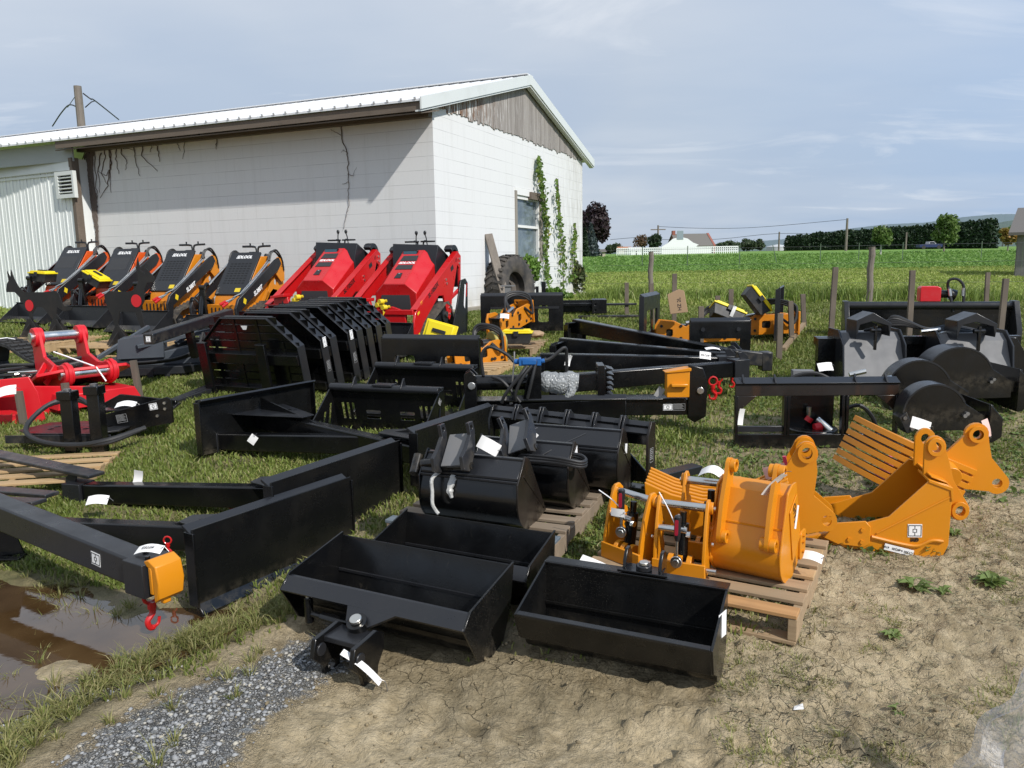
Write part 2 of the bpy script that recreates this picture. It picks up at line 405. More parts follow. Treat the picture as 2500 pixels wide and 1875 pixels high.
# ---------------------------------------------------------------- ground
rng = np.random.default_rng(7); random.seed(5)
def inpoly(x, y, P):
    r = np.zeros(np.shape(x), bool); n = len(P)
    for i in range(n):
        x1, y1 = P[i][:2]; x2, y2 = P[(i+1) % n][:2]
        if y1 == y2: continue
        r ^= ((y1 > y) != (y2 > y)) & (x < (x2-x1)*(y-y1)/(y2-y1)+x1)
    return r
def dpoly(x, y, P, closed=True):
    d = np.full(np.shape(x), 1e9); n = len(P)
    for i in range(n if closed else n-1):
        ax, ay = P[i][:2]; bx, by = P[(i+1) % n][:2]; vx, vy = bx-ax, by-ay
        t = np.clip(((x-ax)*vx+(y-ay)*vy)/(vx*vx+vy*vy+1e-9), 0, 1)
        d = np.minimum(d, np.hypot(x-ax-t*vx, y-ay-t*vy))
    return d
def soft(x, y, P, w):
    d = dpoly(x, y, P); d = np.where(inpoly(x, y, P), d, -d); return np.clip(.5+d/w, 0, 1)
GP = lambda L: [tuple(G(a, b)[:2]) for a, b in L]
PUD = GP([(-400, 1420), (0, 1385), (120, 1400), (300, 1440), (420, 1470), (520, 1480), (640, 1470), (560, 1540), (440, 1600), (300, 1650), (150, 1705), (0, 1760), (-400, 1950)])
GRAV = GP([(60, 1960), (250, 1790), (420, 1700), (600, 1630), (830, 1530), (890, 1590), (760, 1680), (640, 1760), (560, 1850), (520, 1960)])
GRAV2 = GP([(-100, 1790), (120, 1690), (360, 1590), (420, 1620), (200, 1720), (0, 1850)])
TUFT = GP([(-60, 1880), (60, 1800), (200, 1710), (330, 1620), (450, 1560), (560, 1520), (690, 1480), (800, 1440)])
WET = GP([(900, 1560), (1230, 1470), (1330, 1560), (1700, 1690), (1500, 1760), (1180, 1760), (980, 1700)])
WL_Z = TZ(-1.9, 3.2)-.012
def masks(x, y):
    n = fbm(x*1.3, y*1.3, 3, 4); n2 = fbm(x*4, y*4, 9, 3)
    pud = soft(x, y, PUD, .35)
    grav = np.maximum(soft(x, y, GRAV, .25), soft(x, y, GRAV2, .2))
    # start of the grass: further away on the right
    yl = 3.55+.9*sst(.2, 2.2, x)
    lawn = sst(-.5, .9, y-yl+(n-.5)*2.4+(n2-.5)*.8)
    right = sst(1.0, 3.0, x)*sst(7.5, 4.5, y)
    lawn = lawn*(1-.45*right)
    bare = np.clip((fbm(x*.9+5, y*.9, 21, 3)-.52)*6, 0, 1)*sst(11, 6, y)*sst(-1.5, .8, x)
    lawn = lawn*(1-.5*bare)
    ty = dpoly(x, y, TUFT, False)
    strip = np.clip(1-(ty-.07)/.14, 0, 1)
    wet = np.clip(np.maximum(soft(x, y, WET, .3), np.clip(1-(dpoly(x, y, PUD)/.35), 0, 1)*.8), 0, 1)
    return dict(pud=pud, grav=grav, lawn=np.clip(lawn, 0, 1), strip=strip, wet=wet, n=n, n2=n2)
def gdetail(x, y, M):
    near = sst(9, 4, y)
    z = ((fbm(x*6, y*6, 31, 4)-.5)*.014+(.35-np.abs(fbm(x*17, y*17, 37, 3)-.5))*.020*(1-M['lawn']))*near
    mud = (1-M['lawn'])*(1-M['grav'])
    clod = np.maximum(0, fbm(x*24, y*24, 41, 3)-.57)*.17*mud*near*np.clip((fbm(x*1.5, y*1.5, 55, 2)-.42)*6, 0, 1)
    z = z+clod
    # curved tyre ruts with lug marks
    for cx_, cy_, r_, w_ in ((.05, 4.5, 1.72, .16), (.45, 4.55, 2.05, .15), (1.25, 4.4, 1.62, .15), (-.15, 1.15, 1.45, .14), (1.9, 1.2, 1.5, .15)):
        rr = np.hypot(x-cx_, y-cy_); th = np.arctan2(y-cy_, x-cx_)
        b = np.exp(-((rr-r_)/w_)**4)*sst(3.2, 2.6, y)*sst(.95, .35, y*0+np.abs(x-.6)/2.6)
        lug = np.tanh(3*np.sin(th*r_*38+np.abs(rr-r_)*16))
        z = z-b*.012+b*lug*.012*np.clip((fbm(x*4, y*4, 71, 2)-.38)*8, 0, 1)
    isl = (fbm(x*2.6+1, y*2.6, 61, 4)-.5)
    z = z*(1-.6*M['pud'])+M['pud']*(-.045+isl*.16)
    z = z+M['grav']*(fbm(x*38, y*38, 81, 2)-.5)*.014
    z = z-.018*M['wet']*(1-M['pud'])
    return z
def axis_pts(a, b, st, lo, hi, g=1.12):
    P = list(np.arange(a, b, st)); s = st; v = P[-1]
    while v < hi: s = min(s*g, 60); v += s; P.append(v)
    s = st; v = a; Q = []
    while v > lo: s = min(s*g, 60); v -= s; Q.append(v)
    return np.array(Q[::-1]+P)
def add_attr(me, name, a):
    at = me.attributes.new(name, 'FLOAT', 'POINT'); at.data.foreach_set('value', np.asarray(a, np.float32))
xs = axis_pts(-3.2, 3.4, .026, -900, 900); ys = axis_pts(1.2, 5.2, .026, -60, 1400, 1.045)
X, Y = np.meshgrid(xs, ys); x = X.ravel(); y = Y.ravel()
M = masks(x, y); z = terrain(x, y)+gdetail(x, y, M)*(y > -5)
nx, ny = len(xs), len(ys); idx = np.arange(nx*ny).reshape(ny, nx)
me = bpy.data.meshes.new('ground')
vs = np.stack([x, y, z], 1); q = np.stack([idx[:-1, :-1], idx[:-1, 1:], idx[1:, 1:], idx[1:, :-1]], -1).reshape(-1, 4)
def mesh_np(name, vs, loops, sizes):
    me = bpy.data.meshes.new(name); me.vertices.add(len(vs)); me.vertices.foreach_set('co', np.asarray(vs, np.float32).ravel())
    me.loops.add(len(loops)); me.loops.foreach_set('vertex_index', np.asarray(loops, np.int32))
    me.polygons.add(len(sizes)); st = np.concatenate([[0], np.cumsum(sizes)[:-1]]); me.polygons.foreach_set('loop_start', st.astype(np.int32)); me.polygons.foreach_set('loop_total', np.asarray(sizes, np.int32))
    me.update(calc_edges=True); return me
me = mesh_np('ground', vs, q.ravel(), np.full(len(q), 4)); me.polygons.foreach_set('use_smooth', [True]*len(q))
for k in ('pud', 'grav', 'lawn', 'strip', 'wet'): add_attr(me, k, M[k])
g = NT('ground_earth')
pos = g.tc.outputs['Object']
nA = g.noise(2.2, 8, .62); nB = g.noise(14, 5, .6); nC = g.noise(70, 3, .6)
mud = g.mix(g.rng(nA, .35, .65), (.225, .178, .105), (.44, .355, .22))
mud = g.mix(g.rng(nB, .4, .7, 0, .7), mud, (.54, .445, .295))
mud = g.mix(g.rng(g.noise(5, 6, .7), .55, .7, 0, .6), mud, (.16, .135, .082))
wv = g.map((1, 1, .01)); wd = g.n('ShaderNodeVectorMath', operation='ADD'); g.l(wv, wd.inputs[0])
nz = g.n('ShaderNodeVectorMath', operation='SCALE'); g.l(g.noise(7, 3, .6, out=1), nz.inputs[0]); nz.inputs[3].default_value = .12; g.l(nz.outputs[0], wd.inputs[1])
crk = g.vor(9, 'DISTANCE_TO_EDGE', wd.outputs[0]); crk2 = g.vor(24, 'DISTANCE_TO_EDGE', wd.outputs[0])
ck = g.math('MULTIPLY', g.rng(crk, .0, .018, 1, 0), g.rng(g.noise(1.3, 4, .6), .52, .62))
ck = g.math('ADD', ck, g.math('MULTIPLY', g.rng(crk2, 0, .03, .5, 0), g.rng(g.noise(1.9, 3), .54, .64)), cl=True)
mud = g.mix(g.math('MULTIPLY', ck, .75), mud, (.10, .078, .045))
peb = g.vor(85, 'F1', out=1, vec=wd.outputs[0]); pe = g.vor(85, 'DISTANCE_TO_EDGE', vec=wd.outputs[0]); bigp = g.vor(26, 'F1', out=1); bpe = g.vor(26, 'DISTANCE_TO_EDGE')
sep = g.n('ShaderNodeSeparateColor'); g.l(peb, sep.inputs[0]); sep2 = g.n('ShaderNodeSeparateColor'); g.l(bigp, sep2.inputs[0])
stone = g.mix(sep.outputs[0], (.19, .19, .185), (.36, .36, .35)); stone = g.mix(g.rng(sep.outputs[1], .8, .9), stone, (.50, .46, .38))
stone = g.mix(g.rng(pe, .0, .09, 1, 0), stone, (.075, .07, .06))
bs = g.math('MULTIPLY', g.rng(sep2.outputs[0], .76, .78), g.rng(bpe, .05, .10))
stone = g.mix(bs, stone, g.mix(sep2.outputs[1], (.28, .30, .31), (.48, .48, .47)))
stone = g.mix(g.rng(nA, .5, .7, 0, .45), stone, (.20, .18, .14))
col = g.mix(g.rng(g.math('ADD', g.attr('grav'), g.math('MULTIPLY', g.math('SUBTRACT', nB, .5), 1.3)), .4, .6), mud, stone)
soil = g.mix(g.rng(nB, .35, .7), (.12, .115, .05), (.24, .20, .105))
soil = g.mix(g.rng(nA, .45, .7, 0, .7), soil, (.12, .16, .035))
lw = g.rng(g.math('ADD', g.attr('lawn'), g.math('MULTIPLY', g.math('SUBTRACT', nB, .5), .9)), .25, .75)
col = g.mix(lw, col, soil)
col = g.mix(g.math('MULTIPLY', g.attr('strip'), .7), col, (.10, .095, .05))
col = g.mix(g.math('MULTIPLY', g.rng(g.attr('wet'), .1, .9), .50), col, g.mix(nB, (.085, .066, .034), (.13, .105, .058)))
sx_ = g.n('ShaderNodeSeparateXYZ'); g.l(pos, sx_.inputs[0]); yy = sx_.outputs[1]
mead = g.mix(g.rng(g.noise(.35, 6, .6, g.map((1, 2.2, 1))), .35, .65), (.20, .28, .045), (.27, .33, .07)); mead = g.mix(g.rng(g.noise(2.5, 5, .6, g.map((1, 2.5, 1))), .5, .75, 0, .6), mead, (.33, .33, .12))
col = g.mix(g.rng(yy, 12.2, 14.5), col, mead)
rows = g.noise(1.0, 3, .5, g.map((2.6, .35, 1), (0, 0, .35)))
soy = g.mix(g.rng(rows, .35, .6), (.09, .19, .035), (.17, .29, .06)); soy = g.mix(g.rng(g.noise(.09, 3), .45, .65, 0, .5), soy, (.18, .26, .06))
yj = g.math('ADD', yy, g.math('MULTIPLY', g.noise(.25, 4), 7))
col = g.mix(g.rng(yj, 33.0, 36.0), col, soy)
far = g.mix(g.noise(.012, 3), (.07, .12, .03), (.16, .17, .06)); col = g.mix(g.rng(yy, 122, 130), col, far)
rough = g.math('SUBTRACT', .92, g.math('MULTIPLY', g.attr('wet'), .38))
h = g.math('ADD', g.math('MULTIPLY', nB, .5), g.math('MULTIPLY', nC, .35))
h = g.math('SUBTRACT', h, g.math('MULTIPLY', ck, .9)); h = g.math('ADD', h, g.math('MULTIPLY', g.attr('grav'), g.math('ADD', g.rng(pe, 0, .25, 0, .9), bs)))
GROUNDM = g.fin(col, rough, g.bump(g.math('ADD', h, g.math('MULTIPLY', g.noise(32, 6, .68, dist=.5), .9)), 1.0, .026)); g.b.inputs['Specular IOR Level'].default_value = .25
me.materials.append(GROUNDM); ground = bpy.data.objects.new('ground', me); COL.objects.link(ground); tag(ground, kind='structure')
# puddle water
w = NT('puddle_water'); wc = w.mix(w.rng(w.noise(3, 5), .35, .65), (.045, .024, .009), (.085, .05, .022))
PUDM = w.fin(wc, .03, w.bump(w.noise(14, 3), .07, .01), IOR=1.33); w.b.inputs['Specular IOR Level'].default_value = .75; w.b.inputs['Coat Weight'].default_value = .6; w.b.inputs['Coat Roughness'].default_value = .02; w.b.inputs['Coat IOR'].default_value = 1.4
px0 = min(p[0] for p in PUD)-.3; px1 = max(p[0] for p in PUD)+.3; py0 = min(p[1] for p in PUD)-.2; py1 = max(p[1] for p in PUD)+.25
o = MB(); o.prism([(a+(.12 if a > -2.6 else 0)*(1 if a > -2.2 else -1)*0, b) for a, b in PUD], 'z', WL_Z-.002, WL_Z); tag(o.build('puddle_water', PUDM, smooth=0), kind='structure')

# ---------------------------------------------------------------- grass and leaves
def blades(name, x, y, z, h, w, mat, lean=.5, az=None, kind='stuff', attach=None):
    n = len(x); az = rng.uniform(0, 2*np.pi, n) if az is None else az; fa = rng.uniform(0, np.pi, n)
    dx, dy = np.cos(az), np.sin(az); wx, wy = np.cos(fa)*w/2, np.sin(fa)*w/2; ln = rng.uniform(.1, 1, n)*lean*h
    B = np.stack([x, y, z], 1); P = np.zeros((n, 5, 3))
    P[:, 0] = B-np.stack([wx, wy, 0*x], 1); P[:, 1] = B+np.stack([wx, wy, 0*x], 1)
    mid = B+np.stack([dx*ln*.35, dy*ln*.35, h*.6], 1); P[:, 2] = mid+np.stack([wx*.75, wy*.75, 0*x], 1); P[:, 3] = mid-np.stack([wx*.75, wy*.75, 0*x], 1)
    P[:, 4] = B+np.stack([dx*ln, dy*ln, h*(1-.25*rng.uniform(0, 1, n)*lean)], 1)
    b = np.arange(n)[:, None]*5
    loops = np.concatenate([b+np.array([0, 1, 2, 3]), b+np.array([3, 2, 4])], 1).ravel(); sizes = np.tile([4, 3], n)
    me = mesh_np(name, P.reshape(-1, 3), loops, sizes); me.materials.append(mat)
    o = bpy.data.objects.new(name, me); COL.objects.link(o)
    if kind: tag(o, kind=kind)
    return o
def sampleY(n, y0, y1, p=1.6):
    u = rng.uniform(0, 1, n); a = 1-p+1
    y = (y0**a+u*(y1**a-y0**a))**(1/a); x = rng.uniform(-.72, .74, n)*(y+.3); return x, y
C0 = Vector((-1.13, 12.019, 0)); BA = .407
bX = Vector((math.cos(BA), -math.sin(BA), 0)); bY = Vector((math.sin(BA), math.cos(BA), 0))
BPOLY = [tuple((C0+bX*a+bY*b)[:2]) for a, b in ((0, 0), (0, 7.24), (-16, 7.24), (-16, 0))]
def zg(x, y): return terrain(x, y)+gdetail(x, y, masks(x, y))
x, y = sampleY(520000, 3.0, 15.5, 1.35); Mk = masks(x, y)
keep = (rng.uniform(0, 1, len(x)) < Mk['lawn']**1.3*(.35+.9*np.clip((fbm(x*2.2, y*2.2, 91, 3)-.3)*2.5, 0, 1))) & ~inpoly(x, y, BPOLY) & (Mk['pud'] < .45)
x, y = x[keep], y[keep]; nn = fbm(x*.8, y*.8, 97, 3); rt_ = sst(1.2, 3.0, x)*sst(8, 5.5, y)
h = rng.uniform(.016, .048, len(x))*(1+1.1*np.clip(nn-.5, 0, 1)*2)*(1-.35*rt_)*(1+.25*sst(6, 12, y))
L_ = len(x); dry = rng.uniform(0, 1, L_) < np.clip(.12+(fbm(x*1.7, y*1.7, 77, 3)-.42)*1.6, .05, .6)*sst(11, 5, y)
tag(blades('lawn_grass', x[~dry], y[~dry], zg(x[~dry], y[~dry])-.004, h[~dry], .006+.0011*y[~dry], GRASSM, .9), 'short green grass growing between the parked attachments', 'grass')
tag(blades('dry_grass', x[dry], y[dry], zg(x[dry], y[dry])-.004, h[dry]*.8, .005+.0009*y[dry], DRYM, 1.6), 'dry straw coloured grass among the green lawn', 'grass')
x, y = sampleY(190000, 13.5, 36, 1.5); k = ~inpoly(x, y, BPOLY) & (y > 13.5+rng.uniform(0, 1, len(y))*1.5); x, y = x[k], y[k]
hh = (.035+.08*fbm(x*.5, y*.5, 5, 3))*rng.uniform(.6, 1.4, len(x)); hh = np.where(y > 31, hh*.7, hh)
tag(blades('meadow_grass', x, y, terrain(x, y), hh, .0022*y, FIELDM, .8), 'pale green meadow grass behind the yard fence', 'grass')
# tall rough grass along the fence line
n = 15000; x = rng.uniform(1.4, 13, n); y = 15.4-(x-2.8)*.26+rng.normal(0, .38, n); ok = fbm(x*1.1, y*0, 12, 3) > rng.uniform(.2, .62, n); x, y = x[ok], y[ok]
tag(blades('fence_line_grass', x, y, terrain(x, y), rng.uniform(.12, .38, len(x))*(.5+.8*fbm(x*.9, x*0, 3, 2)), .022, leafm('tall_grass_blades', (.15, .22, .035), (.21, .29, .055), (.32, .33, .12)), .7), 'tall rough grass along the yard fence', 'grass')
# tufts of the foreground strip
tx, ty_, th, tw, ta = [], [], [], [], []
def tuft(cx, cy, n, r, L):
    a = rng.uniform(0, 2*np.pi, n); rr = rng.uniform(0, r, n)
    tx.extend(cx+np.cos(a)*rr*.5); ty_.extend(cy+np.sin(a)*rr*.5); th.extend(rng.uniform(.4, 1, n)*L); tw.extend(np.full(n, .0042)); ta.extend(a+rng.normal(0, .4, n))
for i in range(250):
    s = rng.uniform(0, len(TUFT)-1); a = int(s); f = s-a; wd_ = .15 if a < 3 else .12
    px_ = TUFT[a][0]*(1-f)+TUFT[a+1][0]*f+rng.normal(0, wd_*.5); py_ = TUFT[a][1]*(1-f)+TUFT[a+1][1]*f+rng.normal(0, wd_*.6)
    tuft(px_, py_, 36, .05, rng.uniform(.045, .10))
for (a, b), n_ in (((140, 1440), 9), ((60, 1600), 7), ((250, 1500), 7), ((30, 1690), 8), ((480, 1680), 4), ((560, 1740), 3), ((470, 1880), 3), ((700, 1620), 4), ((600, 1300), 10), ((640, 1360), 6), ((940, 1290), 10), ((720, 1330), 8), ((860, 1460), 5), ((60, 1420), 6), ((220, 1390), 8), ((1130, 1330), 4), ((520, 1400), 6)):
    p = G(a, b)
    for i in range(n_): tuft(p.x+rng.normal(0, .12), p.y+rng.normal(0, .10), 26, .05, rng.uniform(.05, .11))
for i in range(1500):     # scattered weeds of the right and bottom foreground
    a = rng.uniform(1500, 2500); b = rng.uniform(1250, 1870)
    p = G(a, b)
    if fbm(p.x*2, p.y*2, 8, 3) > .5 and a > 1750: tuft(p.x, p.y, 9, .05, rng.uniform(.012, .045))
tx, ty_, th, tw, ta = map(np.array, (tx, ty_, th, tw, ta)); hf = rng.uniform(0, 1, len(tx)) < .8
for k, nm, mt, lb in ((hf, 'grass_tufts', DRYM, 'long straw green tufts in the strip between puddle and gravel'), (~hf, 'green_tufts', GRASSM, 'green blades of the tufts beside the puddle')):
    tag(blades(nm, tx[k], ty_[k], zg(tx[k], ty_[k])-.004, th[k], tw[k], mt, 1.5, ta[k]), lb, 'grass')
# litter of cut straw on the mud
n = 60000; x, y = rng.uniform(-2.5, 3.2, n), rng.uniform(1.6, 6, n); x = np.where(rng.uniform(0, 1, n) < .8, rng.uniform(.7, 4.5, n), x)
Mk = masks(x, y); k = (Mk['pud'] < .3) & (rng.uniform(0, 1, n) < np.where(x > .8, .1+np.clip((fbm(x*1.5, y*1.5, 19, 3)-.42)*6, 0, 1), .05)); x, y = x[k], y[k]
a = rng.uniform(0, 6.28, len(x)); Ls = rng.uniform(.015, .06, len(x)); zz_ = zg(x, y)+.004
P = np.zeros((len(x), 3, 3)); P[:, 0] = np.stack([x, y, zz_], 1); P[:, 1] = np.stack([x+.003*np.sin(a), y-.003*np.cos(a), zz_+.002], 1); P[:, 2] = np.stack([x+Ls*np.cos(a), y+Ls*np.sin(a), zz_+rng.uniform(0, .012, len(x))], 1)
me = mesh_np('straw_litter', P.reshape(-1, 3), np.arange(len(x)*3), np.full(len(x), 3)); me.materials.append(leafm('straw_bits', (.30, .26, .15), (.17, .15, .08), (.09, .075, .045), .1))
tag(bpy.data.objects.new('straw_litter', me), 'bits of dry straw strewn over the bare mud', 'straw', kind='stuff'); COL.objects.link(bpy.data.objects['straw_litter'])
# leaf clouds
def leaves(name, P, size, mat, parent=None, flat=0.0, up=None, world=True):
    P = np.asarray(P, float); n = len(P); s = np.broadcast_to(size, (n,))*rng.uniform(.6, 1.3, n)
    d = rng.normal(0, 1, (n, 3)); d[:, 2] = np.abs(d[:, 2])*(1+flat); d /= np.linalg.norm(d, axis=1)[:, None]
    t = np.cross(d, rng.normal(0, 1, (n, 3))); t /= np.linalg.norm(t, axis=1)[:, None]; b = np.cross(d, t)
    V = np.zeros((n, 6, 3)); s = s[:, None]
    V[:, 0] = P-t*s*.5; V[:, 1] = P-t*s*.15+b*s*.32; V[:, 2] = P+t*s*.25+b*s*.24; V[:, 3] = P+t*s*.62-d*s*.12; V[:, 4] = P+t*s*.25-b*s*.24; V[:, 5] = P-t*s*.15-b*s*.32
    V[:, 0] -= d*s*.1
    loops = (np.arange(n)[:, None]*6+np.array([0, 1, 2, 3, 4, 5])).ravel()
    me = mesh_np(name, V.reshape(-1, 3), loops, np.full(n, 6)); me.materials.append(mat)
    o = bpy.data.objects.new(name, me); COL.objects.link(o)
    if parent: o.parent = parent
    return o
def cloud(n, c, r, lumps=9, seed=0, shellf=.75):
    """points in a lumpy crown"""
    rg = np.random.default_rng(seed); c = np.array(c, float); r = np.array(r, float); out_ = []
    cs = []
    for i in range(lumps):
        d = rg.normal(0, 1, 3); d /= np.linalg.norm(d); cs.append((d*rg.uniform(.15, .72), rg.uniform(.28, .5)))
    for i in range(lumps):
        m_ = n//lumps; d = rg.normal(0, 1, (m_, 3)); d /= np.linalg.norm(d, axis=1)[:, None]
        rad = cs[i][1]*(rg.uniform(shellf**3, 1, m_)**(1/3))*(1+.12*rg.normal(0, 1, m_)); out_.append(cs[i][0]+d*rad[:, None])
    return np.concatenate(out_)*r+c
# broad-leaved weeds on the right, single plants
def rosette(px, py, R, n, hgt=.05, seedl=None):
    p = G(px, py); R *= .78; t = thing('weed', seedl, 'weed', (p.x, p.y, float(zg(np.array([p.x]), np.array([p.y]))[0])), 0, 'broad leaved weeds in the mud')
    m = MB()
    for i in range(n):
        a = 2*math.pi*i/n*1.618*2+random.random()*.5; L = R*random.uniform(.5, 1); w_ = L*.26; e = random.uniform(.15, .6)
        d = Vector((math.cos(a), math.sin(a), 0)); s_ = Vector((-d.y, d.x, 0)); z1 = Vector((0, 0, L*e+hgt*.2)); z2 = Vector((0, 0, L*e*.8))
        m.add([Vector((0, 0, 0)), d*L*.45-s_*w_+z1*.8, d*L*.5+z1*.6, d*L*.45+s_*w_+z1*.8, d*L+z2], [(0, 1, 2), (0, 2, 3), (1, 4, 2), (2, 4, 3)])
    m.build('leaf_rosette', WEEDM, t, smooth=0); return t
for (a, b, R, n, l) in ((2265, 1345, .15, 30, 'large leafy weed against the toe of the toothed bucket'), (2235, 1440, .12, 24, 'leafy weed on the mud below the toothed bucket'), (2420, 1430, .14, 26, 'grassy weed at the right edge beyond the pallet'), (2180, 1560, .08, 14, 'small weed right of the orange pallet corner'),
                        (2200, 1730, .08, 16, 'small green weed on the bare mud near the plastic wrap'), (1385, 1420, .10, 24, 'broad weed between the brown pallet and the amber pallet'), (1440, 1330, .09, 20, 'broad weed left of the amber couplers'), (1400, 1010, .12, 26, 'upright docks behind the tilting bucket stack'),
                        (1520, 1250, .09, 18, 'low weed right of the brown pallet end'), (2300, 1450, .08, 16, 'low weed right of the leafy weed pair'), (2330, 1310, .0801, 16, 'low weed just right of the toothed bucket heel')):
    rosette(a, b, R, n, seedl=l)
n = 5200; x, y = sampleY(n, 3.5, 8.5, 1.3); k = (x > -.2) & (masks(x, y)['lawn'] > .12); x, y = x[k], y[k]; zz_ = zg(x, y)
x = np.repeat(x, 5)+rng.normal(0, .018, len(x)*5); y = np.repeat(y, 5)+rng.normal(0, .018, len(y)*5)
tag(leaves('clover_patch', np.stack([x, y, np.repeat(zz_, 5)+rng.uniform(.004, .025, len(x))], 1), .032, WEEDM, flat=2), 'low clover and plantain leaves in the worn lawn', 'ground cover', kind='stuff')
# soy canopy
n = 100000; x, y = sampleY(n, 33.5, 75, 1.9); tag(leaves('soybean_canopy', np.stack([x, y, terrain(x, y)+rng.uniform(.05, .3, n)], 1), .0027*y, leafm('soy_leaves', (.13, .25, .045), (.19, .33, .07), (.24, .35, .09)), flat=1), 'green soybean field between the meadow and the far hedge', 'crop', kind='stuff')

# loose stones on the gravel and clods on the mud
def stones(name, x, y, r, mat, label, cat, flat=.6):
    n = len(x); O = np.array([(1, 0, 0), (0, 1, 0), (-1, 0, 0), (0, -1, 0), (0, 0, 1), (0, 0, -1), (.62, .62, .45), (-.62, .62, .45), (-.62, -.62, .45), (.62, -.62, .45)], float)
    F = [(0, 6, 4), (6, 1, 4), (1, 7, 4), (7, 2, 4), (2, 8, 4), (8, 3, 4), (3, 9, 4), (9, 0, 4), (0, 1, 6), (1, 2, 7), (2, 3, 8), (3, 0, 9), (1, 0, 5), (2, 1, 5), (3, 2, 5), (0, 3, 5)]
    V = O[None]*rng.uniform(.7, 1.25, (n, 10, 1))*r[:, None, None]*np.array([1, 1, flat]); a = rng.uniform(0, 6.28, n)[:, None]; st_ = rng.uniform(.6, 1, n)[:, None]; X_ = V[..., 0]*st_; Y_ = V[..., 1]
    V[..., 0] = X_*np.cos(a)-Y_*np.sin(a); V[..., 1] = X_*np.sin(a)+Y_*np.cos(a); V += np.stack([x, y, zg(x, y)+r*.15], 1)[:, None]
    me = mesh_np(name, V.reshape(-1, 3), (np.arange(n)[:, None]*10+np.array(F).ravel()).ravel(), np.full(n*16, 3)); me.materials.append(mat); o_ = bpy.data.objects.new(name, me); COL.objects.link(o_); tag(o_, label, cat, kind='stuff')
m = NT('loose_stone'); pr_ = m.n('ShaderNodeNewGeometry').outputs['Random Per Island']; STN = m.fin(m.mix(m.rng(pr_, .8, .95), m.mix(m.rng(pr_, 0, .8), (.15, .153, .157), (.34, .345, .345)), (.42, .39, .32)), .85)
n = 30000; x = rng.uniform(-2.4, .2, n); y = rng.uniform(1.5, 4.2, n); k = masks(x, y)['grav'] > rng.uniform(.25, 1.0, n); x, y = x[k], y[k]; stones('gravel_stones', x, y, .0035+.010*rng.uniform(0, 1, len(x))**3.2+.008*(rng.uniform(0, 1, len(x)) > .985), STN, 'loose grey gravel stones between the tuft strip and the mud', 'gravel')
n = 3500; x = rng.uniform(-1.6, 3.6, n); y = rng.uniform(1.4, 4.6, n); Mk = masks(x, y); k = (Mk['pud'] < .1) & (Mk['lawn'] < .5) & (fbm(x*1.6, y*1.6, 15, 3) > rng.uniform(.4, .62, n)); x, y = x[k], y[k]
m = NT('mud_clod'); CLD = m.fin(m.mix(m.n('ShaderNodeNewGeometry').outputs['Random Per Island'], (.14, .11, .065), (.25, .20, .12)), .95)
stones('mud_clods', x, y, .003+.010*rng.uniform(0, 1, len(x))**3, CLD, 'small crumbs and clods of dry mud scattered over the bare ground', 'mud', .8)
# ---------------------------------------------------------------- block building
bld = thing('block_building', 'long white painted block building with a low metal gable roof', 'building', C0, -BA)
m = NT('painted_block'); ob = m.tc.outputs['Object']; s_ = m.n('ShaderNodeSeparateXYZ'); m.l(ob, s_.inputs[0])
sn = m.n('ShaderNodeSeparateXYZ'); m.l(m.tc.outputs['Normal'], sn.inputs[0])
isx = m.math('GREATER_THAN', m.math('ABSOLUTE', sn.outputs[0]), .5)
u = m.math('ADD', m.math('MULTIPLY', isx, s_.outputs[1]), m.math('MULTIPLY', m.math('SUBTRACT', 1, isx), m.math('MULTIPLY', s_.outputs[0], -1)))
cb_ = m.n('ShaderNodeCombineXYZ'); m.l(m.math('ADD', u, .2032), cb_.inputs[0]); m.l(m.math('SUBTRACT', s_.outputs[2], 2.294-.2032*20), cb_.inputs[1])
br = m.n('ShaderNodeTexBrick'); m.l(cb_.outputs[0], br.inputs[0]); br.inputs['Scale'].default_value = 1; br.inputs['Brick Width'].default_value = .4064; br.inputs['Row Height'].default_value = .2032; br.inputs['Mortar Size'].default_value = .006; br.inputs['Mortar Smooth'].default_value = .6
br.inputs['Color1'].default_value = (.82, .82, .82, 1); br.inputs['Color2'].default_value = (.76, .765, .77, 1)
rowp = m.math('ABSOLUTE', m.math('SUBTRACT', m.math('FRACT', m.math('DIVIDE', m.math('SUBTRACT', s_.outputs[2], 2.294-.2032*20), .2032)), .5)); hl = m.rng(rowp, .478, .492)
jn = m.rng(m.noise(.9, 4, .6), .42, .6)
c = m.mix(m.noise(30, 3), (.655, .66, .655), (.71, .715, .71))
c = m.mix(m.math('MULTIPLY', hl, m.rng(m.noise(1.6, 4, .6), .35, .62, .1, .8)), c, (.30, .30, .30))
c = m.mix(m.math('MULTIPLY', br.outputs['Fac'], m.math('MULTIPLY', jn, .28)), c, (.42, .42, .42))
st = m.rng(m.noise(3.2, 5, .65, m.map((2.2, 2.2, .18))), .52, .78, 0, .4); c = m.mix(st, c, (.52, .52, .50))
far_ = m.rng(s_.outputs[1], 5.2, 7.2, 0, .75); st2 = m.math('MULTIPLY', far_, m.rng(m.noise(5, 5, .7, m.map((3, 3, .3))), .42, .65)); c = m.mix(m.math('MULTIPLY', st2, isx), c, (.33, .31, .27))
lowd = m.math('MULTIPLY', m.rng(s_.outputs[2], 1.35, .9), m.rng(m.noise(4, 4), .35, .7, .1, .8)); c = m.mix(lowd, c, (.45, .41, .34))
rustb = m.math('MULTIPLY', m.rng(s_.outputs[2], 3.75, 4.05), m.math('SUBTRACT', 1, isx)); c = m.mix(m.math('MULTIPLY', rustb, m.rng(m.noise(2.5, 4), .3, .6, .2, .7)), c, (.42, .33, .27))
nb = m.bump(m.noise(90, 3, .6), .35, .004); nb = m.bump(br.outputs['Fac'], -.5, .006, nb)
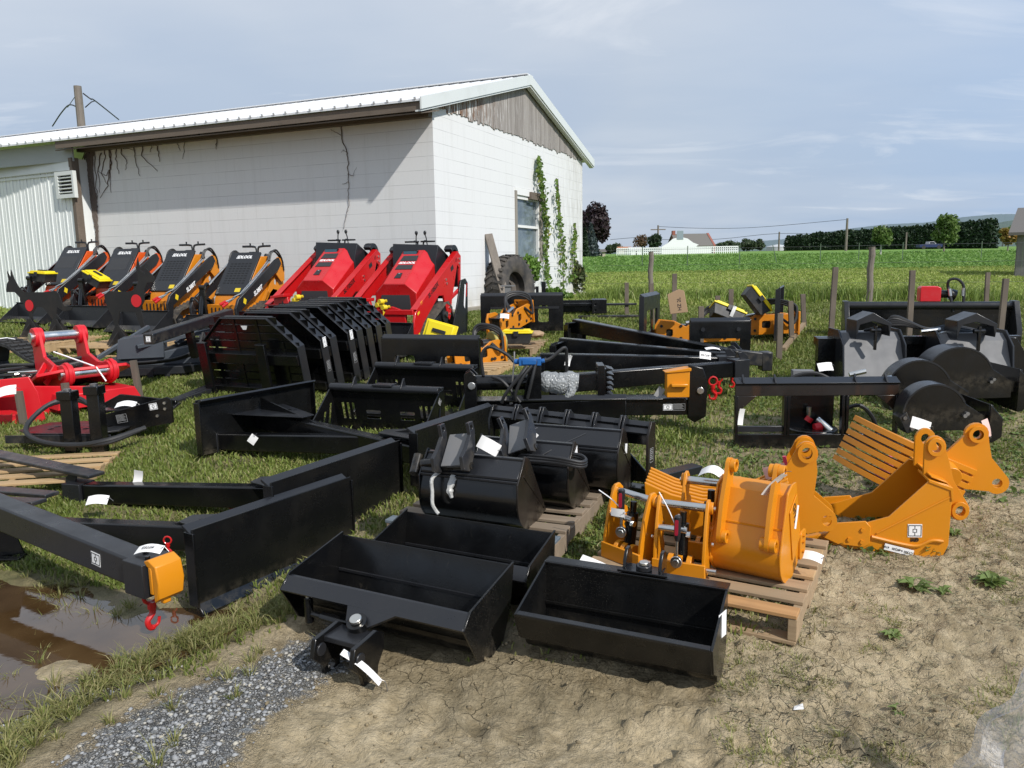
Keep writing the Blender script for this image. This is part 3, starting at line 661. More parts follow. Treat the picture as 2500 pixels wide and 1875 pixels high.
BLOCK = m.fin(c, .75, nb)
WIN_Y0, WIN_Y1, WIN_Z0, WIN_Z1 = 3.12, 4.58, 1.66, 3.10
b = MB(); b.prism([(0, .4), (7.24, .4), (7.24, 4.05), (0, 4.05)], 'x', -.2, 0, holes=[[(WIN_Y0, WIN_Z0), (WIN_Y1, WIN_Z0), (WIN_Y1, WIN_Z1), (WIN_Y0, WIN_Z1)]])
b.build('wall', BLOCK, bld, smooth=0)
b = MB(); b.box(-7.42, -.2, 0, .2, .4, 4.05); b.box(-7.42, -.2, 7.04, 7.24, .4, 4.05); b.each('wall', BLOCK, bld, smooth=0)
CONC = NT('old_concrete'); CONC = CONC.fin(CONC.mix(CONC.noise(6, 5), (.20, .18, .145), (.33, .30, .25)), .9, CONC.bump(CONC.noise(30, 4), .5, .01))
b = MB(); b.box(-.1, .07, -.05, 7.3, .3, .965); b.build('footing', CONC, bld, bevel=.01)
# gable siding: weathered vertical boards
RISE = .272; APZ = 4.05+3.62*RISE
m = NT('peeling_siding'); s_ = m.n('ShaderNodeSeparateXYZ'); m.l(m.tc.outputs['Object'], s_.inputs[0])
per = m.n('ShaderNodeNewGeometry').outputs['Random Per Island']
gr = m.noise(1.5, 6, .7, m.map((20, 26, 1.5))); c = m.mix(m.rng(gr, .3, .7), (.16, .14, .125), (.30, .275, .255)); c = m.mix(m.rng(per, 0, 1, 0, .6), c, (.36, .335, .31))
lp = m.rng(s_.outputs[1], 2.6, 1.2); c = m.mix(m.math('MULTIPLY', lp, m.rng(m.noise(2.2, 5, .7, m.map((3, 9, 1.2))), .5, .56)), c, (.17, .075, .03))
c = m.mix(m.math('MULTIPLY', m.rng(s_.outputs[1], 2.9, 1.3, .12, 1), m.rng(m.noise(2.6, 6, .75, m.map((3, 7, 1), loc=(5, 2, 1))), .55, .6)), c, (.75, .74, .72))
SIDING = m.fin(c, .85, m.bump(gr, .5, .006))
b = MB(); yy_ = .02
while yy_ < 7.2:
    w_ = random.uniform(.075, .105); a0, a1 = yy_, min(yy_+w_-.006, 7.22)
    tz = lambda q: 4.05+min(q, 7.24-q)*RISE-.01
    zb = 4.05-random.choice((.0, .0, .02, .035, .05, .01)); xo = .012+random.uniform(0, .008)
    b.prism([(a0, zb), (a1, zb-random.uniform(-.015, .02)), (a1, max(tz(a1), zb+.01)), (a0, max(tz(a0), zb+.01))], 'x', -.02, xo); yy_ += w_
b.build('gable_siding', SIDING, bld, smooth=0)
# roof
ROOFM = NT('white_ribbed_roofing'); ROOFM = ROOFM.fin((.68, .69, .70), .32, Metallic=0.0)
TRIM = NT('white_metal_trim'); TRIM = TRIM.fin(TRIM.mix(TRIM.rng(TRIM.noise(2, 5, .6), .5, .75, 0, .35), (.62, .65, .63), (.46, .47, .44)), .4)
OLDW = wood('grey_eave_board', (.17, .135, .105), (.11, .085, .065), (.05, .04, .03))
XE = .14; OV = .60
b = MB()
def rz_(q): return 4.05+.10+min(q, 7.24-q)*RISE
b.prism([(-OV, rz_(-OV)), (3.62, rz_(3.62)), (7.24+.42, rz_(7.24+.42)), (7.24+.42, rz_(7.24+.42)+.03), (3.62, rz_(3.62)+.035), (-OV, rz_(-OV)+.03)], 'x', -16.5, XE)
k = -16.4
while k < XE:
    b.bar((k, -OV-.015, rz_(-OV-.015)+.045), (k, 3.6, rz_(3.6)+.045), .035, .03); b.bar((k, 7.66, rz_(7.66)+.045), (k, 3.64, rz_(3.64)+.045), .035, .03); k += .2286
b.bar((-16.5, 3.62, rz_(3.62)+.055), (XE+.005, 3.62, rz_(3.62)+.055), .3, .02)
rf = b.build('roof', ROOFM, bld, smooth=0)
b = MB()
for sgn in (0, 1):
    f = (lambda q: q) if not sgn else (lambda q: 7.24-q)
    q0 = -OV-.01; q1 = 3.62
    if sgn: q0 = -.43
    P4 = [(f(q0), rz_(q0)-.115), (f(q1), rz_(q1)-.12), (f(q1), rz_(q1)+.06), (f(q0), rz_(q0)+.055)]
    b.prism(P4, 'x', XE, XE+.025)
    P5 = [(f(q0+.02), rz_(q0)-.14), (f(q1), rz_(q1)-.155), (f(q1), rz_(q1)-.122), (f(q0+.02), rz_(q0)-.118)]
    b.prism(P5, 'x', XE-.09, XE+.005)
b.build('rake_trim', TRIM, rf, smooth=0)
b = MB(); b.box(-7.45, XE, -OV+.03, -OV+.065, 3.86, rz_(-OV)-.004); b.prism([(-OV+.06, 3.825), (-.0, 3.945), (-.0, 3.965), (-OV+.06, 3.845)], 'x', -7.5, XE-.02); b.box(-7.5, -.01, -.11, -.003, 3.86, 3.94)
b.build('eave_board', OLDW, rf, smooth=0)
b = MB(); b.box(-16.5, -7.42, -.36, -.33, 3.66, 3.99); b.box(-7.42, -7.3, -.36, -.33, 3.66, 3.98); b.build('eave_panel', paint('grey_weathered_panel', (.33, .36, .37), .6, .5), rf, smooth=0)
# window
win = MB(); y0, y1, z0, z1 = WIN_Y0, WIN_Y1, WIN_Z0, WIN_Z1
WOODT = paint('bare_window_casing', (.26, .235, .20), .8, .4)
win.box(-.12, .02, y0, y0+.09, z0+.0, z1-.06); win.box(-.12, .015, y1-.14, y1, z0, z1-.13); w1 = win.build('window', WOODT, bld, smooth=0); w1['label'] = 'old window with bare wood casing and white sashes'
f = MB(); f.box(-.12, .012, y0, y1, z1-.13, z1); f.box(-.1, -.02, y0+.09, y0+.15, z0, z1-.13); f.box(-.1, -.02, y1-.20, y1-.14, z0, z1-.13); f.box(-.1, -.02, y0+.15, y1-.2, z1-.20, z1-.13); f.box(-.1, -.02, y0+.15, y1-.2, 2.36, 2.41); f.box(-.12, .05, y0+.04, y1-.02, z0-.04, z0+.03)
f.build('frame', NT('white_window_paint').fin((.74, .74, .72), .5), w1, smooth=0)
pm = NT('dusty_window_glass'); pm = pm.fin(pm.mix(pm.rng(pm.noise(3, 5, .6), .35, .7), (.085, .11, .125), (.20, .24, .25)), .12)
f = MB(); f.box(-.085, -.07, y0+.14, y1-.19, z0+.02, z1-.19); f.build('pane', pm, w1, smooth=0)
f = MB(); f.box(-.01, .06, y0+.72, y1-.05, z1-.18, z1-.04); f.build('nailed_board', OLDW, w1, smooth=0)
# metal clad wing on the left
J = Vector((-7.40, -.34, 0)); wg = thing('metal_wing', 'white ribbed metal clad wing joined to the left end of the block building', 'building', C0+bX*J.x+bY*J.y, -BA-math.radians(4.5))
WM = NT('white_ribbed_cladding'); WM = WM.fin(WM.mix(WM.rng(WM.noise(3, 4, .6, WM.map((2, 2, .2))), .5, .8, 0, .3), (.74, .77, .76), (.56, .58, .57)), .4)
b = MB(); b.box(-9, 0, 0, .08, .5, 3.50); b.box(-.04, 0, .08, .40, .5, 3.72)
k = -.02
while k > -9: b.box(k-.035, k, -.013, 0, .5, 3.50); b.box(k-.125, k-.115, -.006, 0, .5, 3.50); k -= .2286
b.build('wall', WM, wg, smooth=0)
b = MB(); b.prism([(-.05, 3.50), (.10, 3.50), (.16, 3.72), (-.01, 3.72)], 'x', -9, .02); b.box(-9, .03, -.03, -.02, 3.43, 3.47); b.build('top_trim', TRIM, wg, smooth=0)
b = MB(); b.box(.0, .09, -.04, .1, .5, 3.72); b.build('corner_board', OLDW, wg, smooth=0)
v = MB(); v.M = Matrix.Translation((.06, 0, .14)); v.prism([(-.42, 2.86), (.12, 2.86), (.12, 3.34), (-.42, 3.34)], 'y', -.1, -.03, holes=[[(-.34, 2.93), (.07, 2.93), (.07, 3.27), (-.34, 3.27)]])
for i in range(5): v.bar((-.34, -.075, 2.97+i*.065), (.07, -.075, 2.97+i*.065), .05, .012, up=(0, -.6, 1))
vt = v.build('louvre_vent', TRIM, wg, smooth=0); d = MB(); d.M = v.M; d.box(-.35, .08, -.028, -.024, 2.92, 3.28); d.build('vent_shadow_back', NT('dark_vent_shade').fin((.03, .03, .03), .8), vt, smooth=0)  # dark sheet puts the shade behind the louvre slats into its colour
vt.children[0].name = 'vent_shade_back'
# bare and leafy vines
def WL(px, py, o_=.015):
    d = ray(px, py); n = bY; t = ((C0-CAMP).dot(n)-o_)/d.dot(n); return CAMP+d*t
def WG(px, py, o_=.03):
    d = ray(px, py); n = bX; t = ((C0-CAMP).dot(n)+o_)/d.dot(n); return CAMP+d*t
def jit(L, f, r0, m_, sub=5, am=2.0):
    P = []
    for i in range(len(L)-1):
        for k in range(sub):
            t = k/sub; P.append((L[i][0]*(1-t)+L[i+1][0]*t+random.uniform(-am, am), L[i][1]*(1-t)+L[i+1][1]*t+random.uniform(-am, am)))
    P.append(L[-1]); Q = [f(*p) for p in P]; m_.tube(Q, [1.5*r0*(1-.7*i/len(Q)) for i in range(len(Q))], n=5, sm=1)
bv = MB()
for L in ([(245, 345), (290, 352), (330, 346), (370, 335), (420, 322), (470, 316), (520, 312)], [(228, 350), (262, 352), (310, 346), (345, 348), (385, 357)], [(270, 350), (268, 420), (271, 470)], [(271, 400), (262, 455), (244, 483)], [(262, 352), (272, 400), (260, 430), (240, 418)],
          [(325, 348), (330, 390), (342, 430)], [(350, 345), (345, 380), (385, 418)], [(385, 357), (390, 395)], [(400, 318), (430, 350), (452, 342), (446, 388)], [(520, 312), (530, 335), (528, 365)], [(495, 315), (485, 330), (482, 345)], [(500, 330), (528, 338), (527, 362)], [(250, 350), (256, 380), (247, 420), (262, 450)], [(300, 350), (296, 372), (310, 395), (305, 415)], [(365, 336), (372, 352), (366, 371)], [(455, 318), (466, 335), (478, 342)], [(240, 360), (262, 366), (285, 358), (330, 368)], [(285, 352), (282, 390), (290, 425)], [(425, 320), (432, 350), (440, 368)], [(245, 372), (240, 420), (243, 470)]):
    jit(L, WL, .007, bv)
tag(bv.build('dead_vine', TWIG, smooth=0), 'leafless vine tangle hanging under the eave of the block wall', 'vine')
bv = MB()
for i in range(34):
    a = random.uniform(-8, 12); jit([(222+a, 345), (218+a*1.0+random.uniform(-12, 6), 420+random.uniform(-30, 30)), (226+a*.8, 480), (233+a*.35, 540), (238+random.uniform(-3, 4), 605)], WL, .012 if i < 8 else .006, bv, 5, 3)
tag(bv.build('dead_vine', paint('grey_vine_bark', (.13, .105, .09), .9, .4), smooth=0), 'thick bare vine trunk climbing the joint beside the louvre vent', 'vine')
bv = MB(); jit([(836, 283), (833, 330), (848, 375), (850, 400), (849, 420), (851, 465), (851, 500), (846, 525), (838, 560)], WL, .006, bv); jit([(833, 330), (815, 322), (806, 315)], WL, .004, bv); jit([(848, 375), (838, 365), (834, 372)], WL, .003, bv); jit([(850, 425), (862, 430), (870, 408)], WL, .003, bv); jit([(848, 445), (835, 450)], WL, .003, bv)
tag(bv.build('dead_vine', TWIG, smooth=0), 'single thin dead vine running down the middle of the block wall', 'vine')
def vine(path, w, n, label, mat, size=.085, base=None):
    t = thing('climbing_vine', label, 'vine', (0, 0, 0)); P = []
    mb = MB(); jit([(a+random.uniform(-2, 2), b_) for a, b_ in path], lambda a, b_: WG(a, b_, .02), .010, mb, 4, 1); jit([(a+3, b_) for a, b_ in path], lambda a, b_: WG(a, b_, .015), .007, mb, 4, 1.5)
    mb.build('stem', TWIG, t, smooth=0)
    for i in range(n):
        s = random.random()**.8*(len(path)-1); a = int(min(s, len(path)-2)); f_ = s-a; wq = w[a]*(1-f_)+w[a+1]*f_
        q = WG(path[a][0]*(1-f_)+path[a+1][0]*f_+random.gauss(0, wq*.45), path[a][1]*(1-f_)+path[a+1][1]*f_+random.uniform(-4, 4), random.uniform(.02, .16)); P.append(q)
    leaves('leaves', P, size, mat, t); return t
vine([(1315, 384), (1318, 420), (1324, 460), (1330, 510), (1336, 560), (1333, 620), (1338, 700)], [3, 8, 10, 12, 9, 9, 10], 400, 'tallest leafy vine climbing beside the window to near the gable', VINEM, .095)
vine([(1359, 436), (1362, 480), (1366, 540), (1372, 590), (1376, 640), (1374, 710)], [2, 4, 8, 10, 12, 8], 240, 'second leafy vine right of the window vine', VINEM, .085)
vine([(1402, 545), (1405, 580), (1400, 620), (1395, 690)], [2, 6, 9, 12], 170, 'short vine shoot nearest the far corner of the gable wall', VINEM, .08)
def bush(label, px, py, y_, r, n, mat, size, name='bush', lumps=8, seed=1, cat='bush'):
    p = AT(px, py, y_); t = thing(name, label, cat, (p.x, p.y, TZ(p.x, p.y))); c_ = (0, 0, p.z-TZ(p.x, p.y))
    s = MB()
    for i in range(6):
        d = Vector((random.uniform(-1, 1)*r[0]*.6, random.uniform(-1, 1)*r[1]*.6, c_[2]+random.uniform(-.2, .5)*r[2])); s.tube([(0, 0, -.02), d*.5+Vector((0, 0, .02)), d], [.012, .008, .004], n=5, sm=2)
    s.build('stem', TWIG, t, smooth=0); leaves('foliage', cloud(n, c_, r, lumps, seed), size, mat, t); return t
bush('dark reddish leafy shrub at the far corner of the gable wall', 1400, 672, 18.2, (.42, .3, .62), 1100, VINED, .10, seed=3)
bush('bright green bush standing below the window', 1292, 655, 15.25, (.38, .28, .42), 1000, BUSHM, .085, seed=4)
bush('lowest bright green bush behind the black fork frame', 1356, 722, 16.2, (.62, .3, .42), 1500, BUSHM, .085, seed=5)
# ---------------------------------------------------------------- things behind the yard
def wpole(name, label, cat, px, top, bot, y_, r, mat, arm=False, lean=0, group=None):
    a = AT(px, bot, y_); b_ = AT(px, top, y_); zb = min(a.z, TZ(a.x, a.y)); o_ = MB(); H = b_.z-zb
    o_.cyl((0, 0, -.3), (lean, 0, H), r*1.12, r*.9, n=10)
    if arm: o_.box(-1.1, 1.1, -.06, .06, H-.7, H-.55)
    q_ = o_.build(name, mat, loc=(a.x, a.y, zb)); return tag(q_, label, cat, group)
wpole('utility_pole', 'weathered wooden utility pole rising behind the roof on the left', 'pole', 200, 210, 320, 26, .13, POSTW)
wm_ = MB(); A_ = AT(203, 228, 26); wm_.tube([A_, AT(222, 242, 26), AT(232, 246, 27), AT(290, 292, 30)], .022, n=5); wm_.tube([AT(208, 262, 26), AT(222, 250, 26), AT(230, 247, 27)], .018, n=5); wm_.tube([AT(193, 264, 26), AT(170, 256, 27), AT(150, 275, 28), AT(128, 308, 29)], .022, n=5)
wm_.tube([AT(188, 229, 26), AT(172, 252, 27), AT(165, 262, 28)], .012, n=5); tag(wm_.build('overhead_wire', HOSE), 'black service wires drooping from the pole behind the roof', 'wire')
for i, (a, top, bot, y_, r, l) in enumerate(((1588, 614, 738, 15.3, .05, 'knotty wooden fence post left of the cardboard box'), (2121, 603, 742, 13.6, .055, 'rough wooden fence post behind the long black pusher'))):
    c_ = G(a, bot); H = AT(a, top, c_.y).z-c_.z; o_ = MB(); o_.tube([(0, 0, -.1), (.008, 0, H*.3), (-.008, .005, H*.6), (.01, 0, H*.85), (.0, 0, H)], [r*1.05, r, r*.92, r*.98, r*.9]*5, n=10, sm=5)
    tag(o_.build('fence_post', POSTW, loc=c_), l, 'fence post', 'rough posts of the yard fence')
TP = paint('green_tee_post', (.06, .10, .055), .6, .4)
for i, (a, b_, ln) in enumerate(((1568, 651, 0), (1678, 651, 0), (1805, 650, 0), (1900, 647, -.25), (2002, 640, 0), (2096, 634, 0), (2203, 632, 0), (2395, 630, 0))):
    y_ = 37+.6*i; p = AT(a, b_, y_); zb = TZ(p.x, y_); o_ = MB(); o_.box(-.02, .02, -.004, .004, 0, 1.25); o_.box(-.004, .004, 0, .03, 0, 1.25); q_ = o_.build('steel_fence_post', TP, loc=(p.x, y_, zb-.1)); q_.rotation_euler = (0, ln, 0)
    tag(q_, ['first thin green post from the barn, along the bean field', 'second thin green post from the barn, along the bean field', 'thin green post straight below the white house fence end', 'leaning thin green post along the bean field', 'thin green post left of the hedge pole', 'thin green post just left of the rough wooden post', 'thin green post right of the rough wooden post', 'last thin green post before the grey shed'][i], 'fence post', 'thin steel posts along the bean field')
wf = MB()
for hgt in (.35, .7, 1.0):
    pts = [Vector((-.3, 16.2, .9+hgt)), Vector((2.8, 15.4, .9+hgt)), Vector((6.35, 13.65, .89+hgt)), Vector((12, 12.2, .89+hgt))]
    wf.tube(pts, .0025, n=4, sm=1)
tag(wf.build('wire_fence', STEEL), 'thin wires strung between the rough wooden posts', 'wire fence')
def seg(P, n, y0, y1): pass
# trees
def tree(label, px, top, bot, y_, wpx, mat, n=2600, leaf=.34, trunk=.18, lumps=14, cone=False, seed=1, group=None, tr_mat=None, tall=0.0, name='tree'):
    pb = AT(px, bot, y_); zb = TZ(pb.x, y_)-.1; H = AT(px, top, y_).z-zb; R = wpx/FPX*y_/2
    t = thing(name, label, 'tree', (pb.x, y_, zb), 0, group); m_ = MB(); h0 = H*(.18+tall)
    m_.tube([(0, 0, -.1), (.03, 0, h0), (.0, .02, H*.6), (0, 0, H*.93)], [trunk, trunk*.8, trunk*.7, trunk*.6, trunk*.5, trunk*.4, trunk*.3, trunk*.25, trunk*.2, trunk*.15, trunk*.12, trunk*.1, trunk*.08], n=8, sm=4)
    for i in range(9):
        a = i*2.4; zz2 = h0+(H-h0)*random.uniform(.1, .6); rr = R*.6*(1-.4*(zz2-h0)/(H-h0)); m_.tube([(0, 0, zz2), (math.cos(a)*rr*.5, math.sin(a)*rr*.5, zz2+R*.2), (math.cos(a)*rr, math.sin(a)*rr, zz2+R*.55)], [trunk*.35]*4+[trunk*.2]*4+[trunk*.1]*5, n=5, sm=3)
    m_.build('trunk', tr_mat or POSTW, t)
    rg = np.random.default_rng(seed)
    if cone:
        u_ = rg.uniform(0, 1, n)**.62; a = rg.uniform(0, 6.283, n); zz2 = H*(1-u_*.95); tier = .78+.3*np.abs(((zz2/H*11) % 1)-.1)
        rr = R*u_*tier*rg.uniform(.72, 1.08, n)*(1+.15*np.sin(a*5+zz2)); P = np.stack([np.cos(a)*rr, np.sin(a)*rr, zz2], 1)
    else: P = cloud(n, (0, 0, h0+(H-h0)*.5), (R*1.15, R*1.15, (H-h0)*.60), lumps, seed, .55)
    leaves('crown', P, leaf, mat, t); return t
DK = leafm('dark_purple_leaves', (.018, .010, .014), (.035, .018, .022), (.05, .03, .03), .15)
SPR = leafm('blue_spruce_needles', (.035, .055, .055), (.07, .10, .10), (.09, .12, .11), .1)
HEDG = leafm('evergreen_hedge_leaves', (.014, .034, .014), (.028, .058, .022), (.04, .075, .03), .15)
MIDG = leafm('mid_green_leaves', (.10, .17, .035), (.15, .24, .055), (.2, .27, .08))
FARG = leafm('far_green_leaves', (.05, .085, .04), (.08, .12, .055), (.11, .14, .07))
OLV = leafm('olive_red_leaves', (.12, .07, .045), (.16, .10, .05), (.13, .13, .06)); GOLD = leafm('golden_leaves', (.30, .24, .05), (.36, .20, .05), (.20, .20, .05))
tree('large round dark purple leaved tree behind the barn corner', 1440, 503, 632, 96, 96, DK, 6500, .42, .35, 22, seed=2)
tree('blue grey spruce in front of the dark purple tree', 1443, 545, 632, 88, 44, SPR, 3200, .3, .15, cone=True, seed=3)
tree('narrow dark green conifer touching the barn corner', 1428, 555, 632, 84, 24, HEDG, 1500, .25, .12, cone=True, seed=4)
tree('young street tree with a pale trunk guard, left of the pair', 2148, 537, 640, 62, 50, MIDG, 1700, .26, .10, 9, seed=5, tall=.18, tr_mat=NT('pale_trunk_guard').fin((.42, .42, .38), .7))
tree('young green tree with a spindly top, right of the pair', 2302, 528, 634, 70, 66, MIDG, 2100, .27, .11, 11, seed=6, tall=.14)
tree('small golden leaved tree beside the grey shed', 2458, 557, 628, 66, 44, GOLD, 1100, .25, .08, 9, seed=7, tall=.25)
tree('reddish bare looking tree left of the white house', 1564, 573, 613, 112, 42, OLV, 900, .26, .12, 9, seed=8, tall=.1)
tree('flat topped pine beside the white house', 1601, 570, 614, 112, 46, leafm('pine_needles', (.02, .045, .02), (.04, .07, .03), (.05, .09, .04), .1), 1300, .3, .12, 10, seed=9, tall=.22)
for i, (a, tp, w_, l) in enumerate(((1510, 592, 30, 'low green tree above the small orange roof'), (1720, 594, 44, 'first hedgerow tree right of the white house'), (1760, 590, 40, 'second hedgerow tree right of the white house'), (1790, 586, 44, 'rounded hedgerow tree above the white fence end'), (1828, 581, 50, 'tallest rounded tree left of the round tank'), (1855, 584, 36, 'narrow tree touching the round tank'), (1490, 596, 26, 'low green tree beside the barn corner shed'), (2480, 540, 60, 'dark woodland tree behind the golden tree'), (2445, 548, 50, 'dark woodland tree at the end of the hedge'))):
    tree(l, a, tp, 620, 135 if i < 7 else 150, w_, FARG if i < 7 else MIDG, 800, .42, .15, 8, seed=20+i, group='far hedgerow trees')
# tall evergreen hedge, one long clipped row
hd = thing('evergreen_hedge', 'long row of tall dark evergreens closing the bean field', 'hedge', (0, 0, 0)); P = []
rg = np.random.default_rng(11)
tops = [(1922, 577), (2000, 567), (2100, 560), (2200, 553), (2300, 545), (2360, 540), (2435, 532)]
tpx = np.arange(1926, 2434, 7.5); tr_ = MB()
for i, a in enumerate(tpx):
    f_ = (a-1926)/508; yh = 118-16*f_; tp = np.interp(a, [t[0] for t in tops], [t[1] for t in tops])+rg.uniform(-2.5, 2.5); A1 = AT(a, tp, yh); zb = TZ(A1.x, yh)-.3; H = A1.z-zb; n_ = 420
    u_ = rg.uniform(0, 1, n_)**.8; an = rg.uniform(0, 6.283, n_); R = .52+.05*H*.4; rr = R*np.minimum(1, (u_*3.2)**.6)*rg.uniform(.7, 1.12, n_); P.append(np.stack([A1.x+np.cos(an)*rr, yh+np.sin(an)*rr, zb+H*(1-u_)], 1)); tr_.cyl((A1.x, yh, zb), (A1.x, yh, zb+H*.7), .16, .05, n=5)
tr_.build('trunk', POSTW, hd); leaves('foliage', np.concatenate(P), .36, HEDG, hd)
# hills
def ridge(name, L, y_, mat, dep, n1=.4, kind='structure'):
    vs = []; P = []
    for i in range(len(L)-1):
        for k in range(14):
            t = k/14; P.append((L[i][0]*(1-t)+L[i+1][0]*t, L[i][1]*(1-t)+L[i+1][1]*t+random.uniform(-n1, n1)))
    P.append(L[-1]); n_ = len(P)
    for j, (fy, fz) in enumerate(((0, 0), (.35, .55), (.7, .85), (1, 1), (1.3, .9))):
        for a, b_ in P:
            A1 = AT(a, b_, y_+dep); A2 = AT(a, b_, y_+dep*fy); vs.append((A1.x*(y_+dep*fy)/(y_+dep), y_+dep*fy, 1+(A1.z-1)*fz))
    o_ = MB(); o_.add(vs, [(j*n_+i, j*n_+i+1, (j+1)*n_+i+1, (j+1)*n_+i) for j in range(4) for i in range(n_-1)]); q_ = o_.build(name, mat); return tag(q_, kind=kind)
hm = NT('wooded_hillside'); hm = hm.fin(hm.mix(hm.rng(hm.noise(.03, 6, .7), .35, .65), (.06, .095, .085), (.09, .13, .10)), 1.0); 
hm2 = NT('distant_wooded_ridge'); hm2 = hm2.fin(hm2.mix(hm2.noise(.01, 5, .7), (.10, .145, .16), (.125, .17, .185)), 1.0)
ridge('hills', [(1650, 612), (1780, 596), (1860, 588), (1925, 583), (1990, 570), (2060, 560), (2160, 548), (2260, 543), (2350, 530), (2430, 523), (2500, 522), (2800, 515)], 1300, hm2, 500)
ridge('hills', [(2360, 580), (2430, 545), (2470, 538), (2540, 533), (2700, 530)], 600, hm, 200)
ridge('hills', [(1400, 615), (1480, 609), (1560, 604), (1660, 606), (1760, 603), (1900, 607), (2000, 612)], 500, hm, 150, 1.0)
# white house with a curved gambrel end
def at3(px, py, y_): return AT(px, py, y_)
hs = thing('white_house', 'white gambrel ended farmhouse with a brown roof beyond the bean field', 'house', (AT(1655, 618, 112).x, 112, TZ(22, 112)-.1)); k_ = 112/FPX
x0, x1 = -50*k_, 32*k_; zt = AT(1655, 580, 112).z-hs.location.z
HW = NT('white_house_siding').fin((.78, .79, .80), .6); HR = NT('brown_roof_shingle').fin((.15, .14, .125), .9); BRK = NT('red_brick').fin((.28, .10, .07), .9)
e = MB(); prof = [(x0, 0), (x0, 1.0), (x0+.35, 1.25), (x0+.8, zt*.62), (x0+1.6, zt*.9), (x0+2.6, zt), (x0+3.6, zt*.9), (x0+4.4, zt*.66), (x0+5.2, zt*.52), (x1, zt*.46), (x1, 0)]
e.prism(prof, 'y', -3.2, -2.9); e.prism([(x0+2.6, 0), (x1+2.2, 0), (x1+2.2, zt*.5), (x0+2.6, zt*.5)], 'y', -2.8, 3); e.build('wall', HW, hs, smooth=0)
e = MB(); e.prism([(-3.0, zt*.48), (1.0, zt+.55), (4.6, zt*.48), (4.6, zt*.48-.1), (1, zt+.42), (-3.0, zt*.48-.1)], 'x', x0+2.2, x1+2.4); hr = e.build('roof', HR, hs, smooth=0)
e = MB(); e.box(x0+2.3, x0+2.7, .6, 1.4, zt*.8, zt+1.0); e.build('chimney', BRK, hr, smooth=0); e = MB(); e.prism([(-3.0, 0), (4.6, 0), (4.6, zt*.5), (1, zt+.62), (-3.0, zt*.5)], 'x', x1+2.4, x1+2.7); e.build('brick_end', BRK, hs, smooth=0)
e = MB(); e.box(x0+2.1, x0+3.0, -3.24, -3.2, 2.0, 3.2); e.build('window', NT('dark_house_glass').fin((.25, .3, .33), .2), hs, smooth=0)
wfn = MB(); 
for i in range(60):
    a = 1506+i*5; p = AT(a, 620, 105-(.02*i)); wfn.box(p.x-.05, p.x+.05, p.y-.05, p.y+.05, TZ(p.x, p.y)-.1, TZ(p.x, p.y)+.95)
pa, pb_ = AT(1506, 620, 105), AT(1801, 617, 103.8)
for hz in (.3, .6, .88): wfn.bar((pa.x, pa.y, TZ(pa.x, pa.y)+hz), (pb_.x, pb_.y, TZ(pb_.x, pb_.y)+hz), .05, .14)
tag(wfn.build('white_fence', HW, smooth=0), 'long white board fence in front of the farmhouse', 'fence')
def hut(name, label, px0, px1, top, y_, wall, roof, bot=622, dep=3, name2='roof'):
    A1, A2 = AT(px0, bot, y_), AT(px1, bot, y_); w_ = A2.x-A1.x; zb = TZ(A1.x, y_)-.1; H = AT(px0, top, y_).z-zb; t = thing(name, label, 'shed' if 'shed' in name else 'house', (A1.x, y_, zb))
    e = MB(); e.box(0, w_, 0, dep, 0, H*.66); e.build('wall', wall, t, smooth=0); e = MB(); e.prism([(-.2, H*.66), (dep/2, H), (dep+.2, H*.66)], 'x', -.15, w_+.15); e.build('roof', roof, t, smooth=0)
    e = MB(); e.box(w_*.4, w_*.6, -.03, 0, 0, H*.5); e.build('door', BLACKM, t, smooth=0); return t
BEI = NT('beige_siding').fin((.42, .38, .29), .8)
hut('garden_shed', 'small beige shed just right of the barn corner', 1460, 1478, 608, 92, BEI, HR, 628); hut('low_house', 'low house with an orange roof left of the white farmhouse', 1512, 1542, 602, 125, BEI, NT('orange_roof').fin((.38, .17, .09), .9), 616); hut('white_shed', 'small white shed at the left end of the white fence', 1540, 1567, 603, 108, HW, NT('pale_roof').fin((.5, .5, .5), .8), 620)
tk = thing('round_tank', 'pale grey round storage tank left of the hedge', 'tank', (AT(1898, 608, 150).x, 150, 2.2)); e = MB(); e.lathe([(0, 0), (2.05, 0), (2.05, 2.0), (1.9, 2.15), (0, 2.5)], (0, 0, -.4), n=28); e.build('tank_body', NT('pale_tank').fin((.45, .47, .48), .6), tk)
# pickup
tkc = AT(2249, 604, 100); TZc = TZ(tkc.x, 100); k_ = 100/FPX; pk = thing('pickup_truck', 'dark blue pickup truck parked in front of the hedge', 'pickup truck', (tkc.x, 98, max(TZ(tkc.x, 98)+.1, tkc.z-.35)))
e = MB(); e.prism([(-1.5, .25), (1.35, .25), (1.35, .62), (.75, .66), (.45, .66), (-1.5, .62)], 'y', -.5, .5); e.build('body', paint('navy_car_paint', (.02, .03, .10), .3, .1), pk, bevel=.03)
e = MB(); e.prism([(-.35, .64), (.62, .64), (.3, .95), (-.28, .95)], 'y', -.45, .45); e.build('cab', paint('silver_car_paint', (.4, .4, .42), .3, .1), pk, bevel=.02); e = MB(); e.prism([(-.25, .68), (.48, .68), (.27, .9), (-.22, .9)], 'y', -.46, .46); e.build('side_window', NT('car_glass').fin((.02, .02, .03), .1), pk)
for a in (-1.0, .9):
    e = MB(); e.cyl((a, -.52, .25), (a, -.38, .25), .24, n=16); e.build('wheel', RUB, pk)
wpole('utility_pole', 'tallest bare pole in front of the evergreen hedge', 'pole', 2065, 533, 609, 105, .16, POSTW); wpole('utility_pole', 'short thin pole beside the blue pickup', 'pole', 2211, 567, 606, 105, .11, POSTW)
